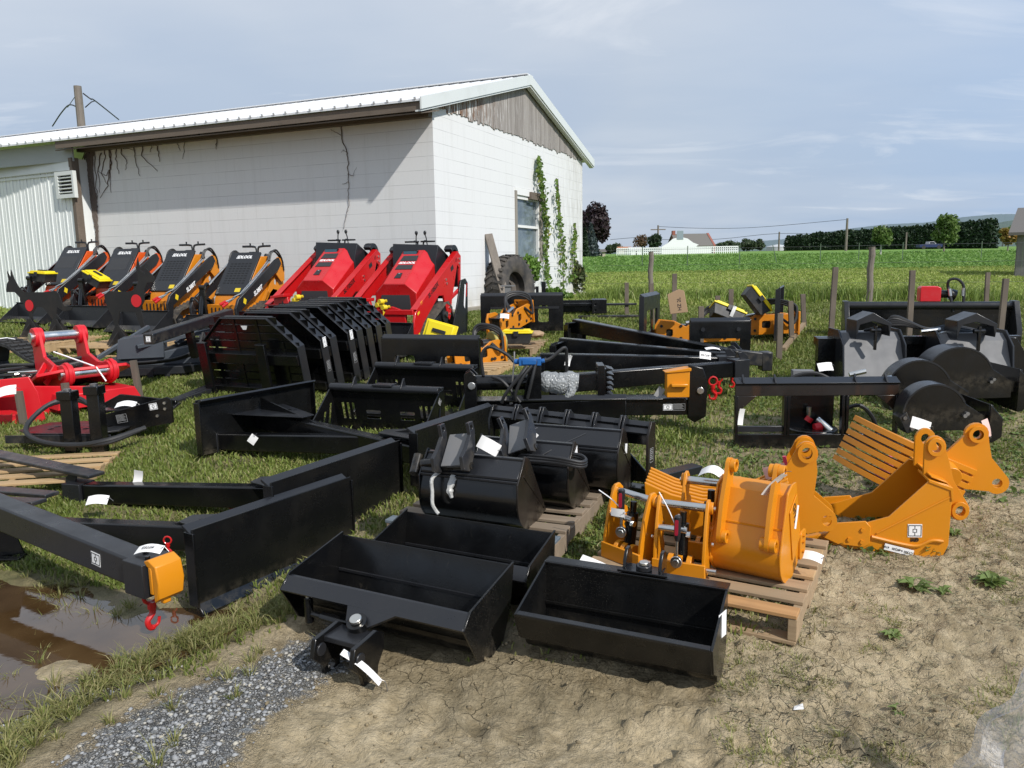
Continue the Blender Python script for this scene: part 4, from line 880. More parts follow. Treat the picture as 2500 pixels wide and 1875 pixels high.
wpole('utility_pole', 'thin pole in front of the round tank', 'pole', 1901, 566, 612, 118, .13, POSTW); wpole('utility_pole', 'utility pole with a crossarm above the flat topped pine', 'pole', 1606, 550, 615, 116, .14, POSTW, arm=True)
e = MB()
for L in ([(1490, 585), (1550, 580), (1606, 578)], [(1606, 553), (1700, 557), (1800, 557), (1901, 551), (2065, 536)], [(1606, 585), (1750, 584), (1901, 570), (2065, 574)]):
    e.tube([AT(a, b_, 116) for a, b_ in L], .03, n=4, sm=4)
tag(e.build('overhead_wire', HOSE), 'far power lines between the poles beyond the field', 'wire')
R_ = math.radians
# grey shed at the right edge
p = AT(2478, 672, 24.5); sh = thing('board_shed', 'grey weathered board shed at the right edge of the meadow', 'shed', (p.x, 24.5, TZ(p.x, 24.5)), R_(-36))
H = AT(2478, 573, 24.5).z-sh.location.z
e = MB(); k = 0
while k < 3: e.box(k, k+.145, 0, .03, 0, H); e.box(-.03, 0, k+.03, k+.175, 0, H); k += .15
e.build('wall', wood('grey_shed_boards', (.24, .23, .225), (.16, .15, .145), ax=2), sh, smooth=0); e = MB(); e.prism([(-.25, H-.02), (3.2, H+.9), (3.2, H+.98), (-.25, H+.07)], 'x', -.25, 3.2); e.build('roof', NT('shed_shingle').fin((.13, .12, .11), .9), sh, smooth=0)
# ---------------------------------------------------------------- small shared pieces
def decal(parent, M, w=.10, h=.085, txt='GIYI', name='maker_sticker'):
    """white sticker with a bracket emblem and four letters above it"""
    o_ = MB(); o_.M = M; o_.box(-w/2, w/2, -h/2, h/2, 0, .0012); s_ = o_.build(name, WHITEP, parent, smooth=0)
    b_ = MB(); b_.M = M; a, b2 = w*.46, h*.42; t_ = w*.045
    for (x0, x1, y0, y1) in ((-a, a, b2-t_, b2), (-a, a, -b2, -b2+t_), (-a, -a+t_, -b2, b2), (a-t_, a, -b2, b2), (-t_/2, t_/2, w*.12, b2), (-t_/2, t_/2, -b2, -w*.12), (-w*.15, w*.15, w*.09, w*.12), (-w*.15, w*.15, -w*.12, -w*.09), (-w*.15, -w*.15+t_, -w*.12, w*.12), (w*.15-t_, w*.15, -w*.12, w*.12)):
        b_.box(x0, x1, y0, y1, .0012, .0022)
    b_.build('emblem', BLKL, s_, smooth=0)
    if txt: text('lettering', txt, h*.36, BLKL if parent is None or True else WHITEP, s_, M @ Matrix.Translation((0, h*.68, .0008)), bold=.0015)
    return s_
def plate_label(parent, M, w=.09, h=.06):
    o_ = MB(); o_.M = M
    for i in range(6): o_.box(-w*.44, w*.40*(.6+.4*((i*7) % 3)/2), h*(.36-.13*i), h*(.40-.13*i), 0, .001)
    for r_ in ((-w/2, w/2, h/2-.002, h/2), (-w/2, w/2, -h/2, -h/2+.002), (-w/2, -w/2+.002, -h/2, h/2), (w/2-.002, w/2, -h/2, h/2)): o_.box(*r_, 0, .001)
    return o_.build('data_plate', NT('grey_label_print').fin((.35, .35, .35), .5) if 'grey_label_print' not in bpy.data.materials else bpy.data.materials['grey_label_print'], parent, smooth=0)
def papertag(label, o, xd, yd, w=.13, h=.075, txt='', curl=.15, mat=None, string=None):
    t = thing('paper_tag', label, 'tag', o); xd = Vector(xd).normalized(); M3 = frameM((0, 0, 0), xd, yd)
    n = 8; vs = []; 
    for k in range(2):
        for j in (0, 1):
            for i in range(n+1):
                u = i/n; vs.append(M3 @ Vector((w*(u-.5), h*(j-.5), curl*w*math.sin(u*math.pi)*(1 if curl > 0 else 1)-.0008*k)))
    def id_(k, j, i): return k*2*(n+1)+j*(n+1)+i
    fs = [(id_(0, 0, i), id_(0, 0, i+1), id_(0, 1, i+1), id_(0, 1, i)) for i in range(n)]+[(id_(1, 1, i), id_(1, 1, i+1), id_(1, 0, i+1), id_(1, 0, i)) for i in range(n)]
    m_ = MB(); m_.add(vs, fs); m_.build('card', mat or PAPER, t)
    if txt: text('handwriting', txt, h*.42, INK, t, M3 @ Matrix.Translation((0, 0, curl*w*.97+.0022)) @ Matrix.Rotation(math.pi, 4, 'Z'), .0004, shear=.2)
    e = MB(); e.tube([M3 @ Vector((w*.42, 0, .004)), M3 @ Vector((w*.55, .01, .01)), M3 @ Vector((w*.72, 0, -.012))], .0015, n=5); e.build('string', STEEL, t)
    return t
def pallet(label, loc, rz, L=1.02, Wd=1.02, n=7, mat=PALN, group='wooden pallets', H=.125, special=None, gapx=None, bottom=True):
    """deck boards along local x (length L), stacked along local y (Wd)"""
    t = thing('pallet', label, 'pallet', loc, rz, group)
    bw = .092
    for i in range(n):
        y0 = (Wd-bw)*i/(n-1); y0 += random.uniform(-.008, .008) if 0 < i < n-1 else 0; m_ = MB(); m_.box(-random.uniform(0, .008), L+random.uniform(0, .008), y0, y0+bw*random.uniform(.93, 1.05), H-.018, H)
        m_.build('deck_board', (special or {}).get(i, mat), t, bevel=.003, smooth=0)
    for k in range(3):
        x0 = (L-.038)*k/2; m_ = MB()
        prof = [(0, .018), (Wd*.16, .018), (Wd*.18, .05), (Wd*.34, .05), (Wd*.36, .018), (Wd*.64, .018), (Wd*.66, .05), (Wd*.82, .05), (Wd*.84, .018), (Wd, .018), (Wd, H-.0185), (0, H-.0185)]
        m_.prism([(a+.003, b_) for a, b_ in prof[:10]]+[(Wd-.003, H-.0185), (.003, H-.0185)], 'x', x0+.004, x0+.042); m_.build('stringer', mat, t, bevel=.003, smooth=0)
    if bottom:
        for y0 in (0, Wd/2-.045, Wd-.09): m_ = MB(); m_.box(0, L, y0, y0+.09, 0, .0178); m_.build('bottom_board', mat, t, bevel=.003, smooth=0)
    return t
def base(px, py, dz=0): p = G(px, py); return Vector((p.x, p.y, p.z+dz))
R = math.radians
# ---------------------------------------------------------------- trench cleaning buckets in the foreground
def side_poly(D, hf, hb, inset, off=0.0, n=7):
    """side plate outline (y,z): front rim, curve under, up the back"""
    P = [(0-off, hf), (inset*.35-off*.6, hf*.45)]
    P += arc(inset+.07, .085+off*0, .085+off, 200, 280, n)
    P += [(D*.72, -off), (D-.015, .05), (D+off, .12), (D+off, hb)]
    return P
def ditch(label, loc, rz, Wd, D=.40, hf=.22, hb=.34, mat=BLACK, tilt=0, group='black ditching buckets', bracket=True):
    t = thing('ditching_bucket', label, 'bucket', loc, rz, group, tilt=(tilt, 0))
    inset = .12; P = side_poly(D, hf, hb, inset); m_ = MB()
    m_.shell([(y, z) for y, z in P], .008, Wd-.008, -.008); m_.build('shell', mat, t, bevel=.002)
    for x0 in (0, Wd-.010):
        m_ = MB(); pp = side_poly(D, hf, hb, inset, .008); m_.prism(pp, 'x', x0, x0+.010); m_.build('side_plate', mat, t, bevel=.002)
    m_ = MB(); m_.box(.01, Wd-.01, -.012, .022, hf-.006, hf+.006); m_.build('cutting_edge', mat, t, bevel=.002)
    m_ = MB(); m_.box(.0, Wd, D-.004, D+.07, hb-.01, hb); m_.build('top_flange', mat, t, bevel=.002)
    m_ = MB(); m_.bar((.012, D*.86, .035), (Wd-.012, D*.86, .035), .012, .012); m_.bar((.012, D-.014, .13), (Wd-.012, D-.014, .13), .01, .01); m_.each('weld_seam', mat, t)
    return t
# right one: lip towards the camera
A, B = PZ(1256, 1497, .27), PZ(1741, 1588, .27); rz = math.atan2(B.y-A.y, B.x-A.x); Wd = (B-A).xy.length
t = ditch('small ditching bucket lying lip forward in the mud, right of the pair', (A.x, A.y, TZ(A.x, A.y)+.022), rz, Wd, D=.33, hf=.21, hb=.315, mat=BLACKD)
m_ = MB(); x0 = Wd*.42; m_.prism([(x0, .33), (x0+.22, .33), (x0+.17, .40), (x0+.06, .40)], 'z', .318, .330); m_.box(x0+.01, x0+.19, .375, .43, .25, .325)
m_.prism([(.36, .25), (.47, .25), (.47, .36), (.44, .40), (.40, .40), (.37, .36)], 'x', x0+.015, x0+.03); m_.prism([(.36, .25), (.47, .25), (.47, .36), (.44, .40), (.40, .40), (.37, .36)], 'x', x0+.17, x0+.185)
m_.build('hinge_bracket', BLACK, t, bevel=.003)
m_ = MB(); m_.cyl((x0+.11, .365, .33), (x0+.11, .365, .352), .034, n=24); p_ = m_.build('pivot_ring', BLACKM, t, bevel=.003); m_ = MB(); m_.cyl((x0+.11, .365, .352), (x0+.11, .365, .366), .021, n=24); m_.build('pin_head', BOLT, p_, bevel=.003)
m_ = MB(); m_.M = frameM((Wd+.0012, .20, .22), (.35, 1, .1), (0, -.1, 1)); m_.box(-.03, .03, -.055, .055, 0, .001); m_.build('sticker', WHITEP, t, smooth=0)
# left one: back with the tilt bracket towards the camera
A, B = PZ(684, 1438, .24), PZ(1134, 1542, .24); rz = math.atan2(B.y-A.y, B.x-A.x); Wd = (B-A).xy.length
def ditch_back(label, A, rz, Wd, zb, bracket):
    t = thing('ditching_bucket', label, 'bucket', (A.x, A.y, zb), rz, 'black ditching buckets')
    D = .40; P = [(.062, .262), (.085, .18), (.125, .11)]+arc(.235, .115, .105, 185, 285, 8)+[(.33, .035), (.40, .15), (.44, .33)]
    m_ = MB(); m_.shell(P, .008, Wd-.008, -.008); m_.build('shell', BLACK, t, bevel=.002)
    SP = [(-.005, .215), (.055, .275), (.45, .345), (.41, .15), (.335, .02), (.25, -.002), (.17, .0), (.10, .04)]
    for x0 in (0, Wd-.01): m_ = MB(); m_.prism(SP, 'x', x0, x0+.01); m_.build('side_plate', BLACK if x0 == 0 else BLACKD, t, bevel=.002)
    a, c_ = Wd*.52, Wd*.64
    m_ = MB(); m_.M = Matrix.Translation((0, .0, .21)) @ Matrix.Rotation(R(42), 4, 'X')
    if bracket: m_.prism([(.006, 0), (Wd*.40, 0), (Wd*.43, -.075), (Wd*.50, -.10), (Wd*.57, -.06), (Wd*.66, 0), (Wd-.006, 0), (Wd-.006, .075), (.006, .075)], 'z', -.008, .008)
    else: m_.box(.006, Wd-.006, 0, .075, -.008, .008)
    m_.build('mount_flange', BLACKM, t, bevel=.002)
    m_ = MB(); m_.box(.01, Wd-.01, .052, .07, .252, .264); m_.build('rim_bar', BLACKM, t, bevel=.003)
    m_ = MB(); m_.bar((.012, .345, .05), (Wd-.012, .345, .05), .012, .012); m_.bar((.012, .40, .165), (Wd-.012, .40, .165), .012, .012); m_.each('weld_seam', BLACKM, t)
    return t
t = ditch_back('tilting ditching bucket with a round pin and hanging coupler ears, nearest the gravel', Vector((A.x, A.y, 0)), rz, Wd, .025, True)
xb = Wd*.50; m_ = MB(); m_.cyl((xb, -.055, .155), (xb, -.07, .19), .045, n=26); p_ = m_.build('pivot_ring', BLACK, t, bevel=.003); m_ = MB(); m_.cyl((xb, -.070, .19), (xb, -.077, .208), .027, n=26); m_.build('pin_head', BOLT, p_, bevel=.004)
ear = [(-.20, .115), (-.05, .13), (.0, .10), (-.01, .03), (-.05, -.02), (-.06, -.07), (-.10, -.10), (-.145, -.08), (-.16, -.02), (-.22, .04)]
for k, dx_ in enumerate((-.115, .085)):
    m_ = MB(); m_.prism([(y-.02, z+.04) for y, z in ear], 'x', xb+dx_, xb+dx_+.022, holes=[circ(-.13, -.035+.04, .022)]); e = m_.build('coupler_ear', BLACK, t, bevel=.004)
    m_ = MB(); m_.cyl((xb+dx_-.006, -.19, .10), (xb+dx_+.028, -.19, .10), .028, n=18); m_.each('boss', BLACKM, e, bevel=.003)
m_ = MB(); m_.box(xb-.095, xb+.086, -.17, -.05, .125, .150); m_.box(xb-.095, xb+.086, -.06, -.045, -.01, .14); m_.build('coupler_head', BLACKM, t, bevel=.004)
m_ = MB(); m_.cyl((xb-.27, .03, .11), (xb-.08, .0, .12), .026, n=16); m_.cyl((xb-.34, .035, .11), (xb-.27, .03, .11), .016, n=14); m_.cyl((xb-.35, .03, .07), (xb-.35, .03, .19), .020, n=14); c_ = m_.build('tilt_cylinder', BLACK, t, bevel=.002)
m_ = MB(); m_.cyl((xb-.35, .03, .19), (xb-.35, .03, .20), .013, n=12); m_.build('grease_cap', BOLT, c_)
m_ = MB(); m_.tube([(xb+.10, .22, .02), (xb+.20, .26, .05), (xb+.36, .25, .07), (xb+.45, .27, .05), (xb+.47, .31, .02)], .012, ribs=.12, sm=10); tag(m_.build('hydraulic_hose', HOSE), 'short black hose lying inside the left ditching bucket', 'hose'); bpy.data.objects['hydraulic_hose'].matrix_world = Matrix.Translation((A.x, A.y, .01)) @ Matrix.Rotation(rz, 4, 'Z')
pt = Matrix.Translation((A.x, A.y, .01)) @ Matrix.Rotation(rz, 4, 'Z') @ Vector((xb+.12, -.20, .09))
papertag('long white tag hanging from the coupler ear of the tilting ditching bucket', pt, (.75, -.1, -.62), (.15, .9, .25), .2, .035, curl=.06)
# the one behind
A, B = PZ(846, 1340, .34), PZ(1243, 1412, .34); rz3 = math.atan2(B.y-A.y, B.x-A.x); Wd3 = (B-A).xy.length
t = ditch_back('plain black ditching bucket behind the tilting one, its right end beside the brown pallet', Vector((A.x+.02-math.sin(rz3)*.13, A.y+.03+math.cos(rz3)*.13, 0)), rz3, Wd3, .035, False); t.scale = (1, .78, 1.03)

# ---------------------------------------------------------------- amber pallet with couplers, bucket and rake
Apx = PZ(1430, 1408, .20); Bpx = PZ(1944, 1514, .20); prz = math.atan2(Bpx.y-Apx.y, Bpx.x-Apx.x)+R(1)
PL0 = Vector((Bpx.x, Bpx.y, 0))-Vector((math.cos(prz), math.sin(prz), 0))*1.02; pz0 = TZ(.9, 3.1)
pallet('amber brown pallet under the orange couplers and bucket', (PL0.x, PL0.y, pz0+.012), prz, 1.02, .99, 7, PALO, special={0: PALOR, 3: PALN, 5: PALN}, H=.135)
PM = Matrix.Translation((PL0.x, PL0.y, pz0+.012+.1355)) @ Matrix.Rotation(prz, 4, 'Z')   # pallet deck frame
def onp(x, y): return PM @ Vector((x, y, 0))
def lug(w=.05, R0=.05, h=.2, hole=.022): return None
# quick couplers
def coupler(label, x, y, rz, s=1.0, tool=True, tilt=0):
    p = onp(x, y); t = thing('quick_coupler', label, 'coupler', p, prz+rz, 'orange quick couplers on the pallet', tilt=(tilt, 0)); w = .125*s; H = .40*s
    side = [(-.015, 0), (.14, 0), (.155, .05), (.12, .10), (.13, .16), (.105, .21), (.085, .27), (.05, .33), (.055, .38), (.03, H), (-.01, H-.01), (-.03, .36), (-.03, .20), (-.06, .12), (-.03, .04)]
    side = [(-.035, 0), (.10, -.002), (.15, .02), (.155, .10), (.12, .15), (.155, .21), (.145, .25), (.10, .275), (.115, .32), (.11, .37), (.085, .395), (.05, .39), (.03, .35), (.0, .26), (-.03, .12)]
    side = [(a*s, b_*s) for a, b_ in side]
    for sx2 in (-1, 1):
        m_ = MB(); x0 = sx2*w; m_.prism(side, 'x', x0-.008, x0+.008, holes=[circ(.08*s, .35*s, .02*s, 12)]); pl = m_.build('side_plate', YEL, t, bevel=.003)
        m_ = MB()
        for (a, b_, r_) in ((.08, .35, .032), (.115, .23, .03), (.105, .09, .032)):
            m_.cyl((x0, a*s, b_*s), (x0+sx2*.024, a*s, b_*s), r_*s, n=16)
        m_.each('boss', YEL, pl, bevel=.002)
        m_ = MB()
        for (a, b_) in ((.08, .35), (.115, .23), (.05, .17), (.105, .09)): m_.cyl((x0+sx2*.024, a*s, b_*s), (x0+sx2*.034, a*s, b_*s), .011*s, n=6)
        m_.each('bolt_head', BOLT, pl)
    m_ = MB(); m_.box(-w-.01, w+.01, -.045*s, -.03*s, 0, .085*s); m_.box(-w+.01, w-.01, -.03*s, .10*s, .0, .012); m_.build('front_plate', YEL, t, bevel=.003)
    m_ = MB()
    for sx2 in (-1, 1): m_.prism([(-.045*s, 0), (-.02*s, 0), (-.02*s, -.03), (-.04*s, -.03)], 'x', sx2*w*.8-.012, sx2*w*.8+.012)
    for k in (-.045, .0, .045): m_.cyl((k-.012, .01, .055), (k+.012, .01, .055), .045*s, n=18)
    m_.each('hook_jaw', YEL, t, bevel=.002)
    m_ = MB(); m_.cyl((-w, .08*s, .35*s), (w, .08*s, .35*s), .019*s, n=16); m_.build('pin', CHROME, t); m_ = MB(); m_.cyl((-w, .02*s, .235*s), (w*.25, .02*s, .235*s), .017*s, n=16); m_.cyl((w*.22, .02*s, .215*s), (w*.38, .02*s, .215*s), .016*s, n=10); m_.build('pin', CHROME, t)
    m_ = MB(); m_.cyl((0, .03, .07*s), (0, .055, .26*s), .032*s, n=14); m_.cyl((0, .055, .26*s), (0, .06, .32*s), .018*s, n=12); m_.build('cylinder', BLACK, t)
    m_ = MB(); m_.cyl((w+.01, .0, .045*s), (w+.055, .0, .045*s), .013, n=14); m_.build('safety_pin', CHROME, t)
    return t, p
c1, p1_ = coupler('tallest backed orange quick coupler at the left edge of the pallet, leaning left', .17, .24, R(-22), .93)
c2, p2_ = coupler('orange quick coupler in the middle of the pallet with a ratchet facing the camera', .46, .20, R(4), .92)
c3, p3_ = coupler('orange quick coupler behind the ratchet one with a white curled tag on top', .52, .47, R(2), 1.05)
def ratchet(label, o, d, up):
    t = thing('ratchet_wrench', label, 'wrench', o); M3 = frameM((0, 0, 0), up, d)
    m_ = MB(); m_.M = M3; m_.cyl((0, 0, -.008), (0, 0, .010), .028, n=22); m_.cyl((0, .01, 0), (0, .10, 0), .0075, .007, n=10); m_.cyl((0, -.0, .010), (0, 0, .014), .016, n=6); m_.build('head', CHROME, t, bevel=.002)
    m_ = MB(); m_.M = M3; m_.tube([(0, .10, 0), (0, .115, 0), (0, .16, 0), (0, .215, 0), (0, .222, 0)], [.010, .015, .016, .018, .012], n=12, sm=1); h_ = m_.build('handle', BLACKM, t); m_ = MB(); m_.M = M3; m_.prism(rrect(-.008, .008, .13, .205, .007), 'z', .0155, .0185); m_.build('grip_inlay', NT('crimson_grip').fin((.35, .01, .03), .4), h_)
    return t
fd = Vector((math.sin(prz), -math.cos(prz), 0))   # towards the camera off the pallet
rx = Vector((math.cos(prz), math.sin(prz), 0))
ratchet('chrome ratchet with a black and crimson grip, head down in the middle coupler', p2_+fd*.055+rx*.0+Vector((0, 0, .085)), (rx*.22+Vector((0, 0, 1))-fd*.05), rx)
ratchet('black handled ratchet slung inside the left coupler', p1_+fd*.00+rx*(-.02)+Vector((0, 0, .15)), (rx*.75+Vector((0, 0, .8))), rx)
papertag('white tag reading 5070 hanging off the front left corner of the amber pallet', PM @ Vector((.10, -.0, .045)), (rx*.95+Vector((0, 0, -.22))), Vector((0, 0, .5))-fd*.8, .15, .085, '*5070', .03)
papertag('curled white tag over the top pin of the rear middle coupler', onp(.53, .50)+Vector((0, 0, .42)), (rx*1+Vector((0, 0, -.1))), Vector((0, 0, .3))-fd*.9, .13, .07, '', .3)
papertag('small pink and white tag low in the left coupler', p1_+Vector((-.03, 0, .26))+fd*.02, (rx*1), Vector((0, 0, 1)), .07, .04, '', .05)
# cable ties on the couplers
for pp_, d_, l_ in ((p2_+Vector((0, 0, .24))+fd*.05, rx*(-.09)+Vector((0, 0, .17)), 'thin white cable tie standing up from the middle coupler'), (p1_+Vector((0, 0, .25)), rx*(-.14)+Vector((0, 0, .10)), 'thin white cable tie standing up from the left coupler')):
    m_ = MB(); m_.tube([(0, 0, 0), d_*.5+Vector((0, 0, .01)), d_], .0028, n=5); tag(m_.build('cable_tie', WHITEP, loc=pp_), l_, 'cable tie')
# excavator bucket standing on its back plate
def exbucket(t, w, s, mat, P, ears=True):
    pass
BK = PZ(1738, 1398, pz0+.147); t = thing('digging_bucket', 'narrow orange digging bucket standing on the amber pallet, rounded back to the camera', 'bucket', BK, prz-R(6)); bw_ = .40; t.scale = (.79, .79, .79)
pr = [(.30, .0), (.20, .0)]+arc(.15, .17, .17, 262, 150, 9)+[(.035, .33), (.10, .52), (.16, .545), (.22, .55)]
m_ = MB(); m_.shell(pr, .0, bw_, .01); m_.build('shell', YEL, t, bevel=.002); m_ = MB(); m_.bar((.005, .026, .335), (bw_-.005, .026, .335), .012, .010); m_.build('weld_seam', YEL, t)
sp = [(.42, .10), (.24, -.012), (.16, -.015)]+arc(.15, .17, .185, 258, 150, 9)+[(.012, .345), (.075, .54), (.16, .575), (.24, .57), (.40, .17)]
for x0 in (-.012, bw_): m_ = MB(); m_.prism(sp, 'x', x0, x0+.012); m_.build('side_plate', YEL, t, bevel=.003)
m_ = MB(); m_.prism([(.10, .42), (.23, .50), (.34, .20), (.20, .10)], 'x', bw_+.0125, bw_+.020); m_.build('wear_plate', YEL, t, bevel=.002)
earp = arc(.095, .66, .045, 0, 180, 8)+[(-.035, .45), (-.065, .31)]+arc(-.03, .255, .045, 160, 330, 8)+[(.05, .33), (.13, .55)]
for x0 in (.045, bw_-.075):
    m_ = MB(); m_.prism(earp, 'x', x0, x0+.024, holes=[circ(.095, .66, .02), circ(-.03, .255, .02)]); e = m_.build('ear_plate', YEL, t, bevel=.004)
    m_ = MB()
    for cy_, cz_ in ((.095, .66), (-.03, .255)):
        for xa, xb_ in ((x0+.024, x0+.055),) if x0 < .2 else ((x0+.024, x0+.06), (x0-.03, x0)): m_.lathe([(.022, 0), (.040, 0), (.040, xb_-xa), (.022, xb_-xa), (.022, 0)], (xa, cy_, cz_), (1, 0, 0), 18)
    m_.each('pin_boss', YEL, e, bevel=.002)
for x0 in (0, bw_*.33, bw_*.66, bw_-.03):
    m_ = MB(); m_.prism([(.30, -.01), (.42, .05), (.52, .075), (.53, .085), (.42, .09), (.30, .03)], 'x', x0, x0+.035); m_.build('tooth', YEL, t, bevel=.004)
m_ = MB(); m_.prism(rrect(.34, .46, .05, .23, .03), 'x', bw_+.0125, bw_+.025); m_.build('side_cutter', YEL, t, bevel=.003); m_ = MB()
for k in (.10, .16, .20): m_.cyl((bw_+.025, .39, k), (bw_+.037, .39, k), .011, n=6)
m_.each('cutter_bolt', YEL, t)
papertag('white tag hung edge on from the right ear of the standing bucket', BK+rx*.27+fd*(-.0)+Vector((0, 0, .47)), (rx*.5+Vector((0, 0, .62))), -fd*.6+rx*.4, .14, .05, '', .05)
m_ = MB(); m_.M = frameM((bw_+.0215, .235, .36), (0, .35, 1), (0, -1, .35)); m_.box(-.07, .07, -.02, .02, 0, .001); m_.build('sticker', WHITEP, t, smooth=0)
text('cast_lettering', 'GIYI', .07, BLKL, t, frameM((bw_+.0215, .19, .40), (0, .35, -1), (0, 1, .35)))
# rake behind: parallel curved tines lying on their side
def rake(label, loc, rz, n, L, pitch, s=1.0, pointed=False, group='orange root rakes'):
    """tines are stacked upwards along z, curved plates lying flat on their side"""
    t = thing('root_rake', label, 'rake', loc, rz, group); C_ = [(-L, .10*s), (-L*.75, .01), (-L*.45, -.035*s), (-L*.15, -.02), (.10*s, .06*s)]
    def cm(P, k):
        r_ = []
        E = [P[0]]+P+[P[-1]]
        for i in range(1, len(E)-2):
            for j in range(k):
                u = j/k; a, b_, c_, d = [Vector(q) for q in E[i-1:i+3]]; r_.append(tuple(.5*((2*b_)+(c_-a)*u+(2*a-5*b_+4*c_-d)*u*u+(-a+3*b_-3*c_+d)*u**3)))
        return r_+[P[-1]]
    up = cm(C_, 5); lo = [(x, y+.10*s*min(1, .25+(i/len(up))*1.8)) for i, (x, y) in enumerate(up)]
    for i in range(n):
        m_ = MB(); m_.prism([(up[0][0]-.02, up[0][1]+.02)]+up[1:]+lo[::-1], 'z', i*pitch, i*pitch+.033); m_.build('tine', YEL, t, bevel=.004)
    m_ = MB(); m_.cyl((.04*s, .08*s, -.01), (.04*s, .08*s, (n-1)*pitch+.03), .035*s, n=16); m_.bar((-L*.45, .03*s, 0), (-L*.45, .03*s, (n-1)*pitch+.02), .04, .05, up=(1, 0, 0)); m_.each('cross_tube', YEL, t)
    return t, n*pitch
rk = onp(.17, .62); t = thing('root_rake', 'root rake of curved flat tines on the amber pallet behind the standing bucket', 'rake', rk+Vector((0, 0, .0)), prz+R(13), 'orange root rakes'); t.scale = (1.12, 1, 1.3)
cv = [(-.03, .235), (.10, .19), (.24, .165), (.36, .17), (.48, .205), (.62, .275)]
for k in range(6): m_ = MB(); m_.prism(cv+[(.62, .10), (.36, .0), (.10, .04), (-.02, .12)], 'y', .062*k, .062*k+.02); m_.build('tine', YEL, t, bevel=.004)
m_ = MB(); m_.cyl((.58, -.02, .14), (.58, .36, .14), .05, n=18); m_.build('cross_tube', YEL, t, bevel=.003)
for y0 in (.10, .24):
    m_ = MB(); m_.prism(arc(.70, .37, .05, -30, 170, 9)+[(.56, .22), (.55, .1), (.72, .04)]+arc(.80, .10, .045, 250, 420, 8)+[(.74, .2), (.75, .3)], 'y', y0, y0+.02, holes=[circ(.70, .375, .022), circ(.80, .10, .022)]); e = m_.build('ear_plate', YEL, t, bevel=.004)
    m_ = MB(); m_.lathe([(.024, 0), (.040, 0), (.040, .018), (.024, .018)], (.70, y0-.018, .375), (0, 1, 0), 20); m_.each('pin_boss', YEL, e)
papertag('pink tag with a written number on the rake behind the standing bucket', rk+rx*.58-fd*.32+Vector((0, 0, .36)), (rx*.9+Vector((0, 0, .35))), Vector((0, 0, 1)), .12, .065, '*5082', .08, PINKP)
m_ = MB(); m_.tube([(0, 0, 0), (.01, 0, .03), (0, .0, .08)], [.02, .03, .02, .012, .012, .012, .012, .01, .01, .01, .01, .01, .01], n=8); tag(m_.build('red_rag', NT('pink_tape').fin((.6, .06, .12), .5), loc=rk+rx*.62-fd*.34+Vector((0, 0, .36))), 'crumple of pink tape above the pink tag', 'tape')
papertag('white tag lying at the tooth end of the standing bucket', onp(1.02, .45)+Vector((0, 0, .10)), (rx*1+Vector((0, 0, -.15))), -fd*.9+Vector((0, 0, .6)), .085, .05, '', .12)

# ---------------------------------------------------------------- big toothed bucket and second rake on the right
gb = G(1985, 1318); ge = G(2278, 1362); t = thing('toothed_bucket', 'large orange toothed bucket lying on its back on the mud, teeth to the left', 'bucket', (ge.x, ge.y, TZ(ge.x, ge.y)), R(-14)); t.scale = (.80, .95, .95); bw2 = .46
# local x: -left(teeth) .. +right(back); width along y away
SPB = [(-.62, .03), (-.06, -.01), (.06, .02), (.085, .08), (.085, .40), (.05, .42), (-.05, .44), (-.28, .22), (-.50, .15), (-.60, .12)]
for y0 in (0, bw2): m_ = MB(); m_.prism(SPB, 'y', y0, y0+.014); m_.build('side_plate', YEL, t, bevel=.003)
m_ = MB(); m_.M = Matrix(((0, 1, 0, 0), (1, 0, 0, .014), (0, 0, 1, 0), (0, 0, 0, 1))); m_.shell([(-.64, .035), (-.06, -.004), (.03, .0), (.08, .07), (.085, .40), (.055, .43), (-.04, .46)], 0, bw2-.014, .008); m_.build('shell', YEL, t, bevel=.002)
m_ = MB(); m_.prism([(-.06, .445), (.085, .405), (.095, .33), (.08, .33), (.07, .39), (-.06, .43)], 'y', -.006, .22); m_.build('back_plate', YEL, t, bevel=.003)
earb = arc(-.0, .60, .065, -10, 190, 9)+[(-.06, .44), (.0, .42), (.09, .33), (.11, .25)]+arc(.17, .25, .06, 220, 400, 8)+[(.12, .42), (.09, .52)]
for y0 in (.10, .30):
    m_ = MB(); m_.prism(earb, 'y', y0, y0+.026, holes=[circ(.0, .605, .028), circ(.17, .25, .028)]); e = m_.build('ear_plate', YEL, t, bevel=.004)
    m_ = MB(); ys_ = y0-.02 if y0 < .2 else y0+.026; m_.lathe([(.03, 0), (.052, 0), (.052, .02), (.03, .02), (.03, 0)], (0, ys_, .605), (0, 1, 0), 20); m_.lathe([(.03, 0), (.052, 0), (.052, .02), (.03, .02), (.03, 0)], (.17, ys_, .25), (0, 1, 0), 20); m_.each('pin_boss', YEL, e, bevel=.002)
for y0 in (.02, .15, .28, .40):
    m_ = MB(); m_.prism([(-.52, .02), (-.54, .085), (-.62, .105), (-.74, .075), (-.86, .05), (-.86, .035), (-.74, .03), (-.62, .015)], 'y', y0, y0+.045); e = m_.build('tooth', YEL, t, bevel=.008); m_ = MB(); m_.cyl((-.66, y0-.004, .06), (-.66, y0+.049, .06), .012, n=10); m_.build('tooth_pin', YEL, e)
for y0 in (-.016, bw2+.014):
    m_ = MB(); m_.prism([(-.42, .04), (-.60, .05), (-.68, .08), (-.60, .17), (-.42, .19), (-.39, .16), (-.39, .06)], 'y', y0, y0+.016); e = m_.build('side_cutter', YEL, t, bevel=.004); m_ = MB()
    for a, b_ in ((-.44, .14), (-.44, .07), (-.52, .08)): m_.cyl((a, y0-.008, b_), (a, y0+.024, b_), .013, n=6)
    m_.each('cutter_bolt', YEL, e)
